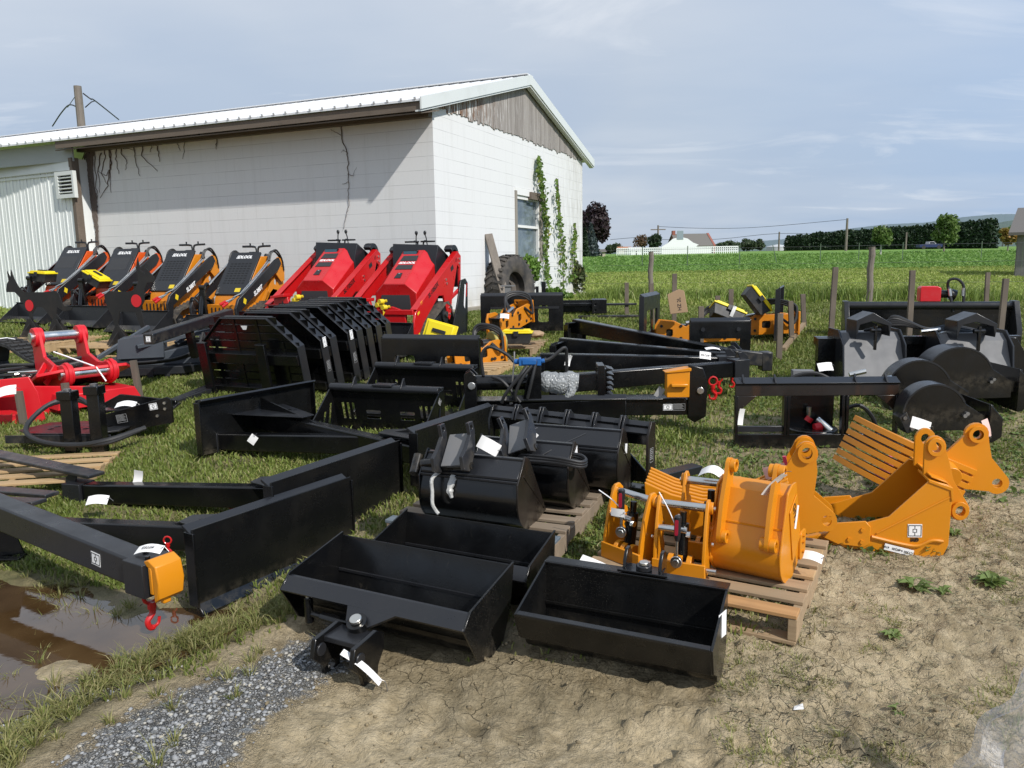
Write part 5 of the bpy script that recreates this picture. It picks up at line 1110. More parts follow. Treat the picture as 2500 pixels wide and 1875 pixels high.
m_ = MB(); m_.tube([(-.38, -.006, .10), (-.2, -.006, .07), (-.10, -.006, .065), (-.02, -.006, .10), (.05, -.006, .10)], .010, n=6); m_.tube([(-.35, -.004, .12), (.07, -.004, .35)], .005, n=5, sm=1); m_.build('wear_strip', YEL, t)
decal(t, frameM((-.12, -.0015, .15), (-1, 0, -.05), (.05, 0, -1)) , .085, .075)
m_ = MB(); m_.M = frameM((-.21, -.0085, .035), (1, 0, -.18), (.18, 0, 1)); m_.box(-.09, .09, -.018, .018, -.004, .001); s_ = m_.build('sticker', WHITEP, t, smooth=0); text('lettering', 'CC1300 4-#0200   4100', .02, BLKL, s_, frameM((-.21, -.0102, .035), (-1, 0, .18), (-.18, 0, -1)))
t, hh_ = rake('fork rake of pointed tines behind the toothed bucket, points up to the left', (2.46, 4.33, TZ(2.5, 4.3)+.05), R(-28), 7, .60, .046)
t.rotation_euler = (R(-8), R(22), R(-30)); t['label'] = 'fork rake of pointed tines behind the toothed bucket, points up to the left'; bpy.context.view_layer.update(); IV = t.matrix_world.inverted()
for dy in (.0, .20):
    Pe = AT(2385, 1060, 4.35+dy); Q = IV @ Matrix.Translation(Pe) @ Matrix.Rotation(R(-10), 4, 'Z')
    m_ = MB(); m_.M = Q; m_.prism(arc(0, 0, .065, -10, 190, 9)+[(-.16, -.12), (-.20, -.26), (-.05, -.33)]+arc(.13, -.29, .065, 230, 410, 8)+[(.09, -.14), (.07, -.05)], 'y', 0, .024, holes=[circ(0, 0, .026), circ(.13, -.29, .028)]); e = m_.build('ear_plate', YEL, t, bevel=.004)
    m_ = MB(); m_.M = Q; m_.lathe([(.03, 0), (.048, 0), (.048, .02), (.03, .02)], (0, -.02, 0), (0, 1, 0), 20); m_.each('pin_boss', YEL, e)
Q = IV @ Matrix.Translation(AT(2330, 1110, 4.3)) @ Matrix.Rotation(R(-10), 4, 'Z'); m_ = MB(); m_.M = Q; m_.cyl((-.03, -.06, -.12), (-.03, .34, -.05), .06, n=20); m_.build('cross_tube', YEL, t, bevel=.004)
papertag('blank white tag in front of the curved black guard above the toothed bucket', AT(2248, 1037, 4.9), (1, 0, -.35), (.3, .3, 1), .135, .075, '', .05)
papertag('pink tag on the far ear of the fork rake', AT(2408, 1046, 4.75), (.3, 0, -1), (1, .3, .3), .12, .05, '', .05, PINKP)
m_ = MB(); m_.tube([(0, 0, 0), (.02, .01, .06), (.05, .0, .12), (.04, .02, .18)], [.05, .06, .05, .06, .05, .05, .04, .05, .04, .04, .03, .03, .03, .03, .03, .03, .03, .03, .03], n=9); tag(m_.build('pink_wrap', NT('pink_plastic').fin((.55, .12, .17), .35), loc=G(2150, 1180)), 'crumpled pink plastic wrap between the fork rake and the toothed bucket', 'plastic wrap')

# ---------------------------------------------------------------- brown pallet with three buckets
a2 = PZ(1354, 1345, .24); b2_ = PZ(1500, 1172, .29); prz2 = math.atan2(b2_.y-a2.y, b2_.x-a2.x)-R(90)
o2 = Vector((a2.x, a2.y, 0))-Vector((math.cos(prz2), math.sin(prz2), 0))*1.0
pallet('weathered brown pallet under three black buckets, its front board painted blue', (o2.x, o2.y, TZ(.2, 4.2)+.0), prz2, 1.0, 1.19, 8, PALW, special={0: PALB}, H=.135)
PM2 = Matrix.Translation((o2.x, o2.y, TZ(.2, 4.2)+.1355)) @ Matrix.Rotation(prz2, 4, 'Z')
def tiltb(label, A, Wd, rz, z0, s=1.0, mat=BLACK, sidem=BROWNB):
    """mud bucket lying with its rounded back to the camera and its mouth away"""
    t = thing('mud_bucket', label, 'bucket', (A.x, A.y, z0), rz, 'black buckets on the brown pallet')
    pr = [(.36*s, .01), (.24*s, .0)]+arc(.16*s, .16*s, .16*s, 270, 175, 8)+[(.005, .20*s), (.02, .27*s), (.03, .285*s)]
    m_ = MB(); m_.shell(pr, .0, Wd, .008); m_.build('shell', mat, t, bevel=.002)
    m_ = MB(); m_.box(0, Wd, .0, .012, .27*s, .285*s); m_.prism([(.012, .285*s), (.012, .30*s), (.10, .38*s), (.11, .37*s)], 'x', 0, Wd); m_.box(0, Wd, .09, .12, .372*s, .386*s); m_.build('top_bar', BLACKM, t, bevel=.003)
    sp = [(.40*s, .02), (.24*s, -.008)]+arc(.16*s, .16*s, .17*s, 268, 175, 8)+[(-.008, .27*s), (.10, .40*s), (.16*s, .37*s), (.26*s, .22*s)]
    for x0, mm in ((-.01, mat), (Wd, sidem)): m_ = MB(); m_.prism(sp, 'x', x0, x0+.01); m_.build('side_plate', mm, t, bevel=.002)
    m_ = MB(); m_.bar((Wd+.012, .07, .30*s), (Wd+.012, .37*s, .04), .004, .012); m_.build('side_rib', mm, t)
    return t
A1 = G(1058, 1273); A1 = PZ(1052, 1262, PM2.translation.z); B1 = PZ(1281, 1292, PM2.translation.z); rzb = math.atan2(B1.y-A1.y, B1.x-A1.x); Wb = (B1-A1).xy.length
zz_ = PM2.translation.z; dirb = Vector((-math.sin(rzb), math.cos(rzb), 0)); xb_ = Vector((math.cos(rzb), math.sin(rzb), 0))
A1 = Vector((A1.x, A1.y, 0))-dirb*.10
tb1 = tiltb('nearest black mud bucket on the brown pallet, rounded back to the camera', A1, Wb, rzb, zz_); tb2 = tiltb('middle black mud bucket on the brown pallet', A1+dirb*.42+xb_*.13, Wb, rzb, zz_); tb3 = tiltb('rearmost black mud bucket on the brown pallet, with a small white sticker', A1+dirb*.80+xb_*.30, Wb*1.02, rzb, zz_, 1.03)
m_ = MB(); m_.M = frameM((Wb*1.02+.012, .16, .27), (0, 1, -.2), (0, .2, 1)); m_.box(-.025, .025, -.03, .03, 0, .001); m_.build('sticker', WHITEP, tb3, smooth=0)
m_ = MB(); m_.M = frameM((Wb+.012, .12, .33), (0, 1, -.5), (0, .5, 1)); m_.prism([(-.03, -.02), (.04, -.02), (.0, .04)], 'z', 0, .001); m_.build('sticker', WHITEP, tb2, smooth=0)
def tcoup(label, tb, x, lean):
    M3 = tb.matrix_basis @ Matrix.Translation((x, .03, .37)) @ Matrix.Rotation(R(lean), 4, 'Y') @ Matrix.Rotation(R(48), 4, 'X') @ Matrix.Scale(1.15, 4)
    t = thing('tilt_coupler', label, 'coupler', (0, 0, 0)); t.matrix_world = M3
    m_ = MB(); m_.prism([(-.06, -.05), (.07, -.05), (.06, .12), (-.05, .12)], 'z', .02, .03); m_.build('face_plate', GREYP, t, bevel=.003)
    for x0 in (-.075, .075):
        m_ = MB(); m_.prism([(-.07, 0), (.05, -.01), (.13, .03), (.16, .07), (.13, .10), (.09, .06), (.02, .07), (-.04, .09), (-.09, .05)], 'x', x0-.01, x0+.01, holes=[circ(.125, .068, .012, 10)]); m_.build('ear_plate', BLACKM, t, bevel=.003)
    m_ = MB(); m_.cyl((-.20, .0, -.03), (-.09, .0, -.02), .026, n=16); m_.cyl((-.235, .05, -.03), (-.235, -.05, -.03), .026, n=16); m_.cyl((-.09, -.04, .0), (.09, -.04, .0), .018, n=12); m_.build('cylinder', BLACK, t)
    return t
tc1 = tcoup('grey faced tilt coupler wrapped in film on the nearest mud bucket', tb1, .21, -8); tcoup('grey faced tilt coupler leaning on the middle mud bucket', tb2, .28, -22)
m_ = MB(); q = tb1.matrix_basis
m_.tube([q @ Vector(p) for p in ((.12, .0, .30), (.10, -.05, .27), (.105, -.06, .20), (.11, -.07, .14), (.125, -.06, .10), (.14, -.06, .085))], .010, n=7); m_.tube([q @ Vector(p) for p in ((.20, .02, .28), (.19, -.02, .22), (.20, -.02, .17))], [.02, .025, .02, .02, .02, .018, .015, .02, .02, .015, .012, .01, .01], n=7)
FILM = NT('cloudy_plastic_film'); FILM = FILM.fin((.52, .52, .50), .3, FILM.bump(FILM.noise(40, 3), .8, .01), Alpha=.85); tag(m_.build('plastic_film', FILM), 'twist of cloudy plastic film hanging from the nearest tilt coupler', 'plastic film')
q = tb2.matrix_basis; m_ = MB()
for k in range(3): m_.tube([q @ Vector((a, b_, c_+.014*k)) for a, b_, c_ in ((.22, .02, .28), (.35, -.05+.01*k, .30), (.55, -.07, .31), (.66, -.04, .29), (.67, .03, .29), (.60, .08, .30), (.40, .06, .30), (.30, .05, .29))], .010, n=7, sm=8)
m_.tube([q @ Vector((a, b_, c_)) for a, b_, c_ in ((.38, .0, .30), (.48, .1, .36), (.58, .3, .40))], .004, n=5); tag(m_.build('hydraulic_hose', HOSE), 'coiled black hydraulic hoses tied over the middle mud bucket', 'hose')
M1 = tb1.matrix_basis
papertag('white curled tag between the two tilt couplers', M1 @ Vector((.37, .10, .44)), (.9, -.1, -.5), (.3, .3, 1), .12, .07, '', .25); papertag('upright grey white tag above the mud bucket stack', AT(1288, 1070, 4.55), (.75, 0, .8), (-.8, .2, .75), .12, .075, '', .02)
# clear plastic wrap entering at the right edge
PW = NT('clear_wrap'); PW.fin((.80, .81, .84), .15, PW.bump(PW.noise(18, 5, .7, dist=1.0), 1.0, .03), Alpha=.40)
wr = MB(); c_ = G(2520, 1850); vs = []; nA_, nB_ = 26, 22
for j in range(nB_):
    for i in range(nA_):
        u, v = i/(nA_-1), j/(nB_-1); wd2 = .03+.30*(1-v)**.8 if v < .55 else .24*(1-v)+.05
        a = AT(2500-130*(1-abs(v-.78)*1.4 if v > .35 else .45)*u*(1.0 if v < .9 else .8), 1875-300*v, 1.75+.15*math.sin(u*7)*.3); a.z += .012*math.sin(u*31+v*9)+.01*math.sin(v*40+u*12); a.y += .03*math.sin(v*17+u*21); vs.append(a)
wr.add(vs, [(j*nA_+i, j*nA_+i+1, (j+1)*nA_+i+1, (j+1)*nA_+i) for j in range(nB_-1) for i in range(nA_-1)])
pwv = []
tw_ = thing('plastic_wrapped_load', 'clear plastic wrap of a load just outside the right edge', 'wrapped load', (1.50, 1.93, TZ(1.5, 1.95)))
def wrapM(u, v):
    # hanging skirt of film: top gathered, flared point to the left near the ground
    x = .10-(.27*math.sin(min(1, v*1.25)*math.pi/2)**2 if v < .8 else .27*(1-(v-.8)*1.6))*u; return Vector((x+.012*math.sin(u*23+v*5), -.05+.25*u+.02*math.sin(v*23+u*9)+.015*math.sin(u*40), .62*(1-v)+.02*math.sin(u*17)+.01))
wr = MB(); nA_, nB_ = 40, 30
wr.add([wrapM(i/(nA_-1), j/(nB_-1)) for j in range(nB_) for i in range(nA_)], [(j*nA_+i, j*nA_+i+1, (j+1)*nA_+i+1, (j+1)*nA_+i) for j in range(nB_-1) for i in range(nA_-1)])
wr.build('film', PW.mat, tw_)

# ---------------------------------------------------------------- boom jibs with mounting plates
def jib(label, loc, rz, L=1.95, Wp=1.14, Hp=.46, lift=.0, group='black boom jibs on mounting plates', gus=True, plate=True, tipz=.10, slot=True, bw=.10, bh=.13, cap=False, basez=None, hook=False, sk=0):
    t = thing('boom_jib', label, 'lifting boom', loc, rz, group)
    if plate:
        m_ = MB(); m_.prism([(-Wp/2, 0), (Wp/2, 0), (Wp/2, Hp), (-Wp/2, Hp)], 'y', 0, .010)
        pl = m_.build('mounting_plate', BLACKD, t, bevel=.002)
        m_ = MB(); m_.prism([(.0, Hp-.03), (.075, Hp+.012), (.085, Hp), (.010, Hp-.045)], 'x', -Wp/2, Wp/2); m_.build('top_lip', BLACKM, pl, bevel=.003)
        m_ = MB(); m_.prism([(-.03, -.02), (.010, .03), (.010, .045), (-.04, -.01)], 'x', -Wp/2, Wp/2); m_.build('bottom_lip', BLACK, pl, bevel=.003)
        for s2 in (-1, 1): m_ = MB(); m_.box(s2*Wp/2-.006, s2*Wp/2+.006, -.012, .06, .02, Hp-.02); m_.build('edge_rib', BLACK, pl, bevel=.002)
    zb = Hp*.45 if basez is None else basez
    m_ = MB(); SK = Matrix.Rotation(R(sk), 4, 'Z'); m_.M = SK; m_.bar((0, .02, zb), (0, L, tipz), bw, bh*1.15, h2=bh); bm_ = m_.build('beam', BLACKM if cap else BLACK, t, bevel=.010)
    m_ = MB(); m_.M = SK; m_.box(-bw*.7, bw*.7, L-.16, L-.01, tipz-bh*.60, tipz+bh*.60); m_.build('tip_sleeve', BLACKM, bm_, bevel=.004)
    if not cap: m_ = MB(); m_.M = SK; m_.prism([(L-.02, tipz-.05), (L+.015, tipz-.05), (L+.015, tipz+.10), (L-.04, tipz+.15), (L-.09, tipz+.14), (L-.06, tipz+.06)], 'x', -.006, .006); m_.build('tip_fin', BLACKM, t, bevel=.002)
    if gus:
        m_ = MB(); m_.M = SK; m_.prism([(-.26, .012+.08*abs(sk)/17), (.26, .012+.08*abs(sk)/17), (.06, .62), (-.06, .62)], 'z', zb+bh*.58, zb+bh*.58+.008, holes=[rrect(-.12, -.05, .08, .3, .03)] if slot else []); m_.build('gusset', BLACKM, t, bevel=.002)
        m_ = MB(); m_.M = SK
        m_.prism([(.05+.10*abs(sk)/17, Hp-.06), (.75, tipz+(zb-tipz)*(1-.75/L)+bh*.5), (.05+.10*abs(sk)/17, zb)], 'x', -.005, .005); m_.build('web_plate', BLACK, t, bevel=.002)
    if hook:
        hookset(t, (0, L-.10, tipz-bh*.62))
    return t
def hookset(t, p, s=1.0, parent=True):
    p = Vector(p); m_ = MB(); ring = [(p.x+.030*s*math.cos(a), p.y, p.z-.03*s+.030*s*math.sin(a)) for a in [i*math.pi/6 for i in range(13)]]; m_.tube(ring, .007*s, n=7, sm=1); h_ = m_.build('shackle', RED, t)
    m_ = MB(); q = p+Vector((0, 0, -.07*s)); m_.tube([q, q+Vector((0, 0, -.03*s)), q+Vector((.022*s, 0, -.055*s)), q+Vector((.012*s, 0, -.085*s)), q+Vector((-.018*s, 0, -.080*s)), q+Vector((-.026*s, 0, -.055*s))], [.012*s]*6+[.011*s]*12+[.006*s]*20, n=8, sm=5); m_.cyl(q+Vector((0, 0, .015*s)), q+Vector((0, 0, -.012*s)), .016*s, n=10); m_.build('hook', RED, h_)
def dirv(a): return Vector((math.cos(R(a)), math.sin(R(a)), 0))
def jibat(label, pxl, pxr, yaw, **k):
    """plate stands on the ground between two photo pixels"""
    a, b_ = G(*pxl), G(*pxr); c_ = (a+b_)/2; return jib(label, (c_.x, c_.y, TZ(c_.x, c_.y)), R(yaw), **k)
c1_ = G(469, 1503)+dirv(56)*.57
j1 = jib('nearest black jib plate facing the camera beside the puddle', (c1_.x, c1_.y, TZ(c1_.x, c1_.y)-.01), R(57), L=2.12, Hp=.42, Wp=1.08, sk=17)
c2_ = Vector((-1.40, 4.04, 0))+dirv(58)*.57; j2 = jib('black jib plate right behind the nearest one', (c2_.x+.05, c2_.y+.06, TZ(c2_.x, c2_.y)), R(60), L=2.12, Hp=.45, sk=14)
c3_ = G(1010, 1222)+dirv(58)*.54; j3 = jib('third black jib plate, its right end nearest the bucket stack', (c3_.x, c3_.y, TZ(c3_.x, c3_.y)), R(60), L=2.2, Hp=.40, Wp=1.02, sk=12)
c4_ = G(490, 1128)+dirv(56)*.56; j4 = jib('black jib turned the other way, slotted gusset showing behind its plate', (c4_.x, c4_.y, TZ(c4_.x, c4_.y)), R(56+180), L=2.0, Hp=.44)
plate_label(j4, frameM((-.46, -.001, .32), (-1, 0, 0), (0, 0, 1)) @ Matrix.Rotation(math.pi, 4, 'Y'), .10, .05)
# the foreground boom from the left edge with an orange end guard
TJ = AT(395, 1408, 3.36); BJ = AT(-160, 1185, 4.55); d_ = (TJ-BJ); rz0 = math.atan2(d_.y, d_.x)-R(90); L0 = d_.xy.length; zg_ = TZ(BJ.x, BJ.y)
t = jib('thick black boom from the left edge, orange guard on its tip, red hook below', (BJ.x, BJ.y, zg_), rz0, L=L0, plate=False, Hp=.42, gus=False, tipz=TJ.z-zg_, bw=.125, bh=.135, cap=True, basez=BJ.z-zg_, Wp=1.1)
tz_ = TJ.z-zg_
m_ = MB(); m_.prism([(-.068, -.06), (.068, -.06), (.068, .07), (-.068, .07)], 'y', L0+.005, L0+.03)
m_.prism([(L0+.03, tz_-.10), (L0+.06, tz_-.075), (L0+.075, tz_+.0), (L0+.06, tz_+.08), (L0+.01, tz_+.105), (L0-.03, tz_+.09), (L0-.01, tz_+.07), (L0+.03, tz_+.06)], 'x', -.066, .066); m_.box(-.02, .02, L0+.0, L0+.03, tz_-.12, tz_-.08); m_.v = [v for v in m_.v]; m_.v[:8] = [(x, y, z+tz_ if abs(z) < .2 and i < 8 else z) for i, (x, y, z) in enumerate(m_.v[:8])]
m_.build('end_guard', YEL, t, bevel=.006)
hookset(t, (-.0, L0-.10, tz_-.075), 1.25)
decal(t, frameM((.064, L0-.42, tz_+(BJ.z-zg_-tz_)*.22+.0), (0, 1, -.08), (0, .08, 1)), .075, .065, '')
m_ = MB(); m_.box(-.045, .045, L0-.13, L0-.04, tz_+.0775, tz_+.0785); m_.cyl((-.03, L0-.16, tz_+.08), (-.03, L0-.16, tz_+.10), .014, n=8); m_.cyl((.03, L0-.05, tz_+.08), (.03, L0-.05, tz_+.10), .012, n=8); m_.build('pin_clip', BLACK, t)
tm = t.matrix_basis
papertag('curled white tag on top of the boom just before its orange guard', tm @ Vector((-.02, L0-.11, tz_+.10)), (.9, -.1, .05), (.2, .9, .35), .13, .055, '#5055', .12)
for k, (tt, ll, sc) in enumerate(((j2, 'white tag standing on the rear jib beam', 1), (j1, 'white tag lying on the left beam of the nearest jib', 1), (j4, 'white tag leaning on the gusseted jib', 1))):
    pass
papertag('upright white tag on the middle of the long left beams', AT(336, 1166, 5.05), (.2, 0, 1), (1, 0, .1), .10, .06, '', .1); papertag('white tag lying at the left beam tip beside the red pen', AT(238, 1222, 4.75), (1, .1, 0), (.1, .7, .5), .13, .07, '', .12); papertag('small white tag in front of the slotted gusset', AT(617, 1073, 5.6), (.6, 0, .8), (-.8, .1, .6), .07, .06, '', .02)
decal(j2, frameM((.052, .58, .205), (0, 1, -.05), (0, .05, 1)) , .08, .065)
m_ = MB(); m_.tube([(0, 0, 0), (.055, 0, 0)], .006, n=6); tag(m_.build('red_pen', RED, loc=AT(274, 1202, 5.1)), 'short red plastic pin lying in the grass by the beam tip', 'pin')
for (a, b_, y_), l in (((563, 1203, 4.85), 'small red and steel hook under the rear left beam'), ((408, 1310, 4.05), 'small red and steel hook under the nearest left beam')):
    t = thing('lifting_hook', l, 'hook', AT(a, b_, y_)); hookset(t, (0, 0, 0), .7)
# right hand fan of jibs
tip = Vector((2.22, 7.35, 0))
for i, (a, b_, y_, tx_, ty2, l) in enumerate(((1400, 778, 9.1, .0, .12, 'rearmost boom of the right hand fan'), (1362, 824, 8.0, -.05, .0, 'second boom from the back of the right hand fan'), (1312, 862, 7.25, -.12, -.14, 'third boom of the right hand fan, lowest plate'), (1322, 918, 6.55, -.05, -.30, 'front boom of the right hand fan, red hooks below'))):
    P0 = AT(a, b_, y_); tp = tip+Vector((tx_, ty2, 0)); d_ = tp-Vector((P0.x, P0.y, 0)); zgr = TZ(P0.x, P0.y); L_ = d_.length; rz_j = math.atan2(d_.y, d_.x)-R(90); zt_ = AT(1790, 858+i*8, tp.y).z-.06
    jib(l, (P0.x, P0.y, zgr), rz_j, L=L_, Hp=max(.3, P0.z-zgr-.04), gus=False, tipz=zt_-zgr, basez=P0.z-zgr-.08, bw=.11, bh=.14, Wp=.5 if i else .3)
for (a, b_, y_, s2), l in (((1741, 920, 6.9, 1.3), 'larger red hook hanging under the front boom tip of the fan'), ((1755, 915, 6.95, 1.1), 'red hook beside the larger one under the boom fan'), ((1787, 905, 7.2, 1.0), 'red hook half hidden behind the boom fan tip')):
    t = thing('lifting_hook', l, 'hook', AT(a, b_, y_)); hookset(t, (0, 0, 0), s2)
e = thing('boom_extension', 'square black boom extension sticking out right of the fan', 'boom', AT(1790, 872, 7.35)); m_ = MB(); m_.bar((-.05, 0, .02), (.33, .0, -.03), .13, .13); m_.box(.26, .36, -.07, .07, -.13, .05); m_.build('arm', BLACKM, e, bevel=.008); m_ = MB(); m_.cyl((.0, -.075, 0), (.0, .075, 0), .07, n=14); m_.build('clamp', BLACK, e, bevel=.004)
papertag('white written tag on the tip of the boom fan', AT(1722, 868, 6.7), (1, 0, -.15), (.1, .5, .8), .10, .07, '#5246', .05); papertag('white tag hanging on the third boom of the fan', AT(1388, 880, 6.9), (.3, 0, 1), (1, .2, -.3), .10, .05, '', .15); papertag('flat white tag lying near the boom fan tip', AT(1740, 852, 7.2), (1, .1, -.05), (.2, 1, .2), .14, .06, '', .08)

# ---------------------------------------------------------------- row of fork carriage guards
fa, fb = G(490, 962), G(745, 990); frz = R(-23.3); dv = dirv(-23.3); nv = dirv(66.7)
def guard(label, c_, rz, Wd=1.22, H=1.0, dep=.105):
    t = thing('fork_guard', label, 'fork carriage guard', c_, rz, 'row of black fork carriage guards', tilt=(R(11), 0))
    outl = lambda o_: [(-Wd/2+o_, o_), (Wd/2-o_, o_), (Wd/2-o_*.8-.01, H*.66), (Wd/2-.33-o_*.3, H-o_), (-Wd/2+.33+o_*.3, H-o_), (-Wd/2+o_*.8+.01, H*.66)]
    m_ = MB(); m_.prism(outl(0), 'y', 0, dep, holes=[outl(.012)]); m_.build('rim', BLACKM, t, bevel=.003)
    m_ = MB()
    for k in range(9):
        z_ = .10+k*.082; wq = Wd/2-.012 if z_ < H*.64 else Wd/2-.012-(z_-H*.64)*.95; m_.box(-wq, wq, .03, .038, z_, z_+.070)
    for x_ in (-.42, -.14, .14, .42): m_.box(x_-.015, x_+.015, .022, .030, .02, H*.70 if abs(x_) > .3 else H-.02)
    m_.build('grille', BLACK, t, smooth=0)
    m_ = MB(); m_.box(-Wd/2+.02, Wd/2-.02, -.03, .03, .36, .46); m_.build('carriage_bar', BLACK, t, bevel=.003); m_ = MB(); m_.box(-Wd/2+.02, Wd/2-.02, -.03, .03, .03, .11); m_.build('carriage_bar', BLACK, t, bevel=.003)
    return t
g0 = (fa+fb)/2+nv*.10; offs = [0, .30, .42, .66, .79, .92, 1.06, 1.19]; labs = ['nearest fork guard of the row with two upright forks in front', 'second fork guard of the row with a white sticker on its side', 'third fork guard of the row, broad top edge', 'fourth fork guard of the row with a white sticker on its side', 'fifth fork guard of the row', 'sixth fork guard of the row', 'seventh fork guard of the row', 'farthest fork guard of the row beside the red loader bucket']
for i, o_ in enumerate(offs):
    c_ = Vector((g0.x, g0.y, 0))+nv*o_*1.12+dv*(.02*i); t = guard(labs[i], (c_.x, c_.y, TZ(c_.x, c_.y)), frz+R(random.uniform(-1, 1)), Wd=1.24, H=.82)
    if i == 2: pass
    if i in (1, 3): decal(t, frameM((.632, .037, .52), (0, 1, 0), (0, 0, 1)), .055, .10, ''); plate_label(t, frameM((.632, .037, .27), (0, 1, 0), (0, 0, 1)), .05, .11)
    if i == 0:
        for x_ in (-.52, .22):
            m_ = MB(); m_.prism([(-.10, .0), (-.06, .0), (-.055, .55), (-.03, .58), (-.085, .58)], 'x', x_-.055, x_+.055); m_.build('fork_shank', BLACK, t, bevel=.004)
        m_ = MB(); m_.prism([(-.05, .74), (.03, .74), (.01, .70), (-.03, .70)], 'y', .018, .021); m_.build('sticker', WHITEP, t, smooth=0)
# long fork tines lying in front of the row
for i, (a, b_, l) in enumerate((((322, 1028), (565, 936), 'long flat fork tine lying in the grass before the fork guards'), ((360, 1010), (590, 938), 'second long fork tine beside the first in the grass'))):
    p, q = G(*a), G(*b_); t = thing('fork_tine', l, 'fork tine', p, 0, 'fork tines lying in the grass'); d_ = q-p; m_ = MB(); m_.bar((0, 0, .03), (d_.x, d_.y, d_.z+.05), .10, .035, w2=.11, h2=.05); m_.build('blade', BLACKM, t, bevel=.004)
    m_ = MB(); m_.bar((d_.x, d_.y, d_.z+.02), (d_.x-.02, d_.y+.05, d_.z+.34), .11, .045); m_.build('shank', BLACK, t, bevel=.004)

# ---------------------------------------------------------------- slotted rock buckets
def slotb(label, loc, rz, W2=1.02):
    t = thing('rock_bucket', label, 'bucket', loc, rz, 'slotted black rock buckets'); H, D = .40, .52
    slots = [[(x0, .12), (x0+.025, .12), (x0+.025, .27), (x0, .27)] for x0 in (-W2/2+.08, -W2/2+.13, -W2/2+.18, W2/2-.2, W2/2-.15, W2/2-.10)]+[rrect(a, a+.14, z_, z_+.03, .012, 3) for a in (-.20, .12) for z_ in (.13, .18)]
    m_ = MB(); m_.M = Matrix.Translation((0, 0, 0)) @ Matrix.Rotation(R(12), 4, 'X'); m_.prism([(-W2/2, 0), (W2/2, 0), (W2/2, H), (-W2/2, H)], 'y', -.006, .0, holes=slots); m_.build('back_sheet', BLACK, t, smooth=0)
    for s2 in (-1, 1):
        m_ = MB(); m_.prism([(0, 0), (-.06, H*.97), (.02, H), (.08, H-.03), (D, .02), (D, 0)] if False else [(-.10, H*.98), (-.02, H*1.01), (.0, H*.9), (.0, .0), (-D, 0), (-D-.02, .035)], 'x', s2*W2/2-.006, s2*W2/2+.006, holes=[[(-.12-.1*k, .04), (-.17-.1*k, .04), (-.12-.09*k, .26-.06*k), (-.08-.09*k, .26-.06*k)] for k in range(3)]); m_.build('side_plate', BLACK, t, bevel=.002)
    m_ = MB(); m_.cyl((-W2/2, -.09, H+.0), (W2/2, -.09, H+.0), .032, n=16); m_.box(-W2/2, W2/2, -.09, .0, H+.0, H+.022); m_.box(-.09, .09, -.13, -.02, H+.022, H+.04); rb_ = m_.build('top_tube', BLACKM, t, bevel=.003)
    for x_ in (-W2*.28, W2*.17): m_ = MB(); m_.prism([(-.13, H+.01), (-.03, H+.01), (-.05, H+.09), (-.065, H+.09)], 'x', x_-.006, x_+.006); m_.build('hook_lug', BLACKM, rb_, bevel=.002)
    m_ = MB(); m_.box(-W2/2, W2/2, -D, 0, -.0, .012); m_.build('floor_edge', BLACKM, t, smooth=0)
    m_ = MB(); m_.M = frameM((W2/2+.0065, -.10, H*.78), (0, .6, .8), (0, -.8, .6)); 
    plate_label(t, m_.M, .05, .05); return t
pA = (AT(885, 935, 6.45)); t = slotb('front slotted bucket standing in the grass, mouth towards the camera', (pA.x+.22, 6.45, TZ(pA.x, 6.45)), R(-19)); pB = AT(1020, 900, 7.0); slotb('rear slotted bucket just behind the front one', (pB.x+.08, 7.15, TZ(pB.x, 7.15)), R(-19), 1.0)

# ---------------------------------------------------------------- attachment mounting frames
def frame_plate(label, loc, rz, W2, H, holes, mat=BLACK, dep=.05, cat='mounting frame', tilt=0, top=True, grp=None, name='mounting_frame'):
    t = thing(name, label, cat, loc, rz, grp, tilt=(tilt, 0)); m_ = MB(); m_.prism([(-W2/2, 0), (W2/2, 0), (W2/2, H), (-W2/2, H)], 'y', 0, .012, holes=holes); m_.build('face_plate', mat, t, bevel=.003)
    if top:
        m_ = MB(); m_.prism([(.0, H-.005), (.0, H+.01), (dep, H+.045), (dep+.012, H+.03)], 'x', -W2/2, W2/2); m_.build('top_lip', BLACKM, t, bevel=.003)
    for s2 in (-1, 1): m_ = MB(); m_.box(s2*W2/2-.006, s2*W2/2+.006, -.0, dep+.01, .0, H+.02); m_.build('edge_rib', mat, t, bevel=.002)
    return t
q = AT(1050, 915, 7.5); frame_plate('black mounting frame with two square windows behind the rock buckets', (q.x, 7.5, TZ(q.x, 7.5)+.01), R(-17), 1.02, .56, [rrect(-.38, -.16, .12, .40, .03), rrect(.16, .42, .12, .40, .03)])
q = AT(1275, 800, 10.1); fu = frame_plate('black mounting frame under the leaning tyre, hammer bracket on its face', (q.x, 10.35, TZ(q.x, 10.3)+.08), R(-4), 1.1, .47, [rrect(-.43, -.20, .06, .30, .03), rrect(.22, .36, .12, .34, .03)]); m_ = MB(); m_.box(-.42, .5, -.02, -.001, .30, .33); m_.build('edge_bar', BLACKM, fu)
q = AT(1770, 860, 8.1); f15 = frame_plate('squat black frame with a dark window below the yellow tool cases', (q.x, 8.3, TZ(q.x, 8.3)), R(-3), .64, .50, [[(-.21, .12), (.21, .12), (.21, .32), (-.21, .32)]]); m_ = MB()
for s2 in (-.19, .19): m_.cyl((s2, -.02, .42), (s2, 0, .42), .022, n=10)
m_.each('bolt_head', BLACKM, f15)
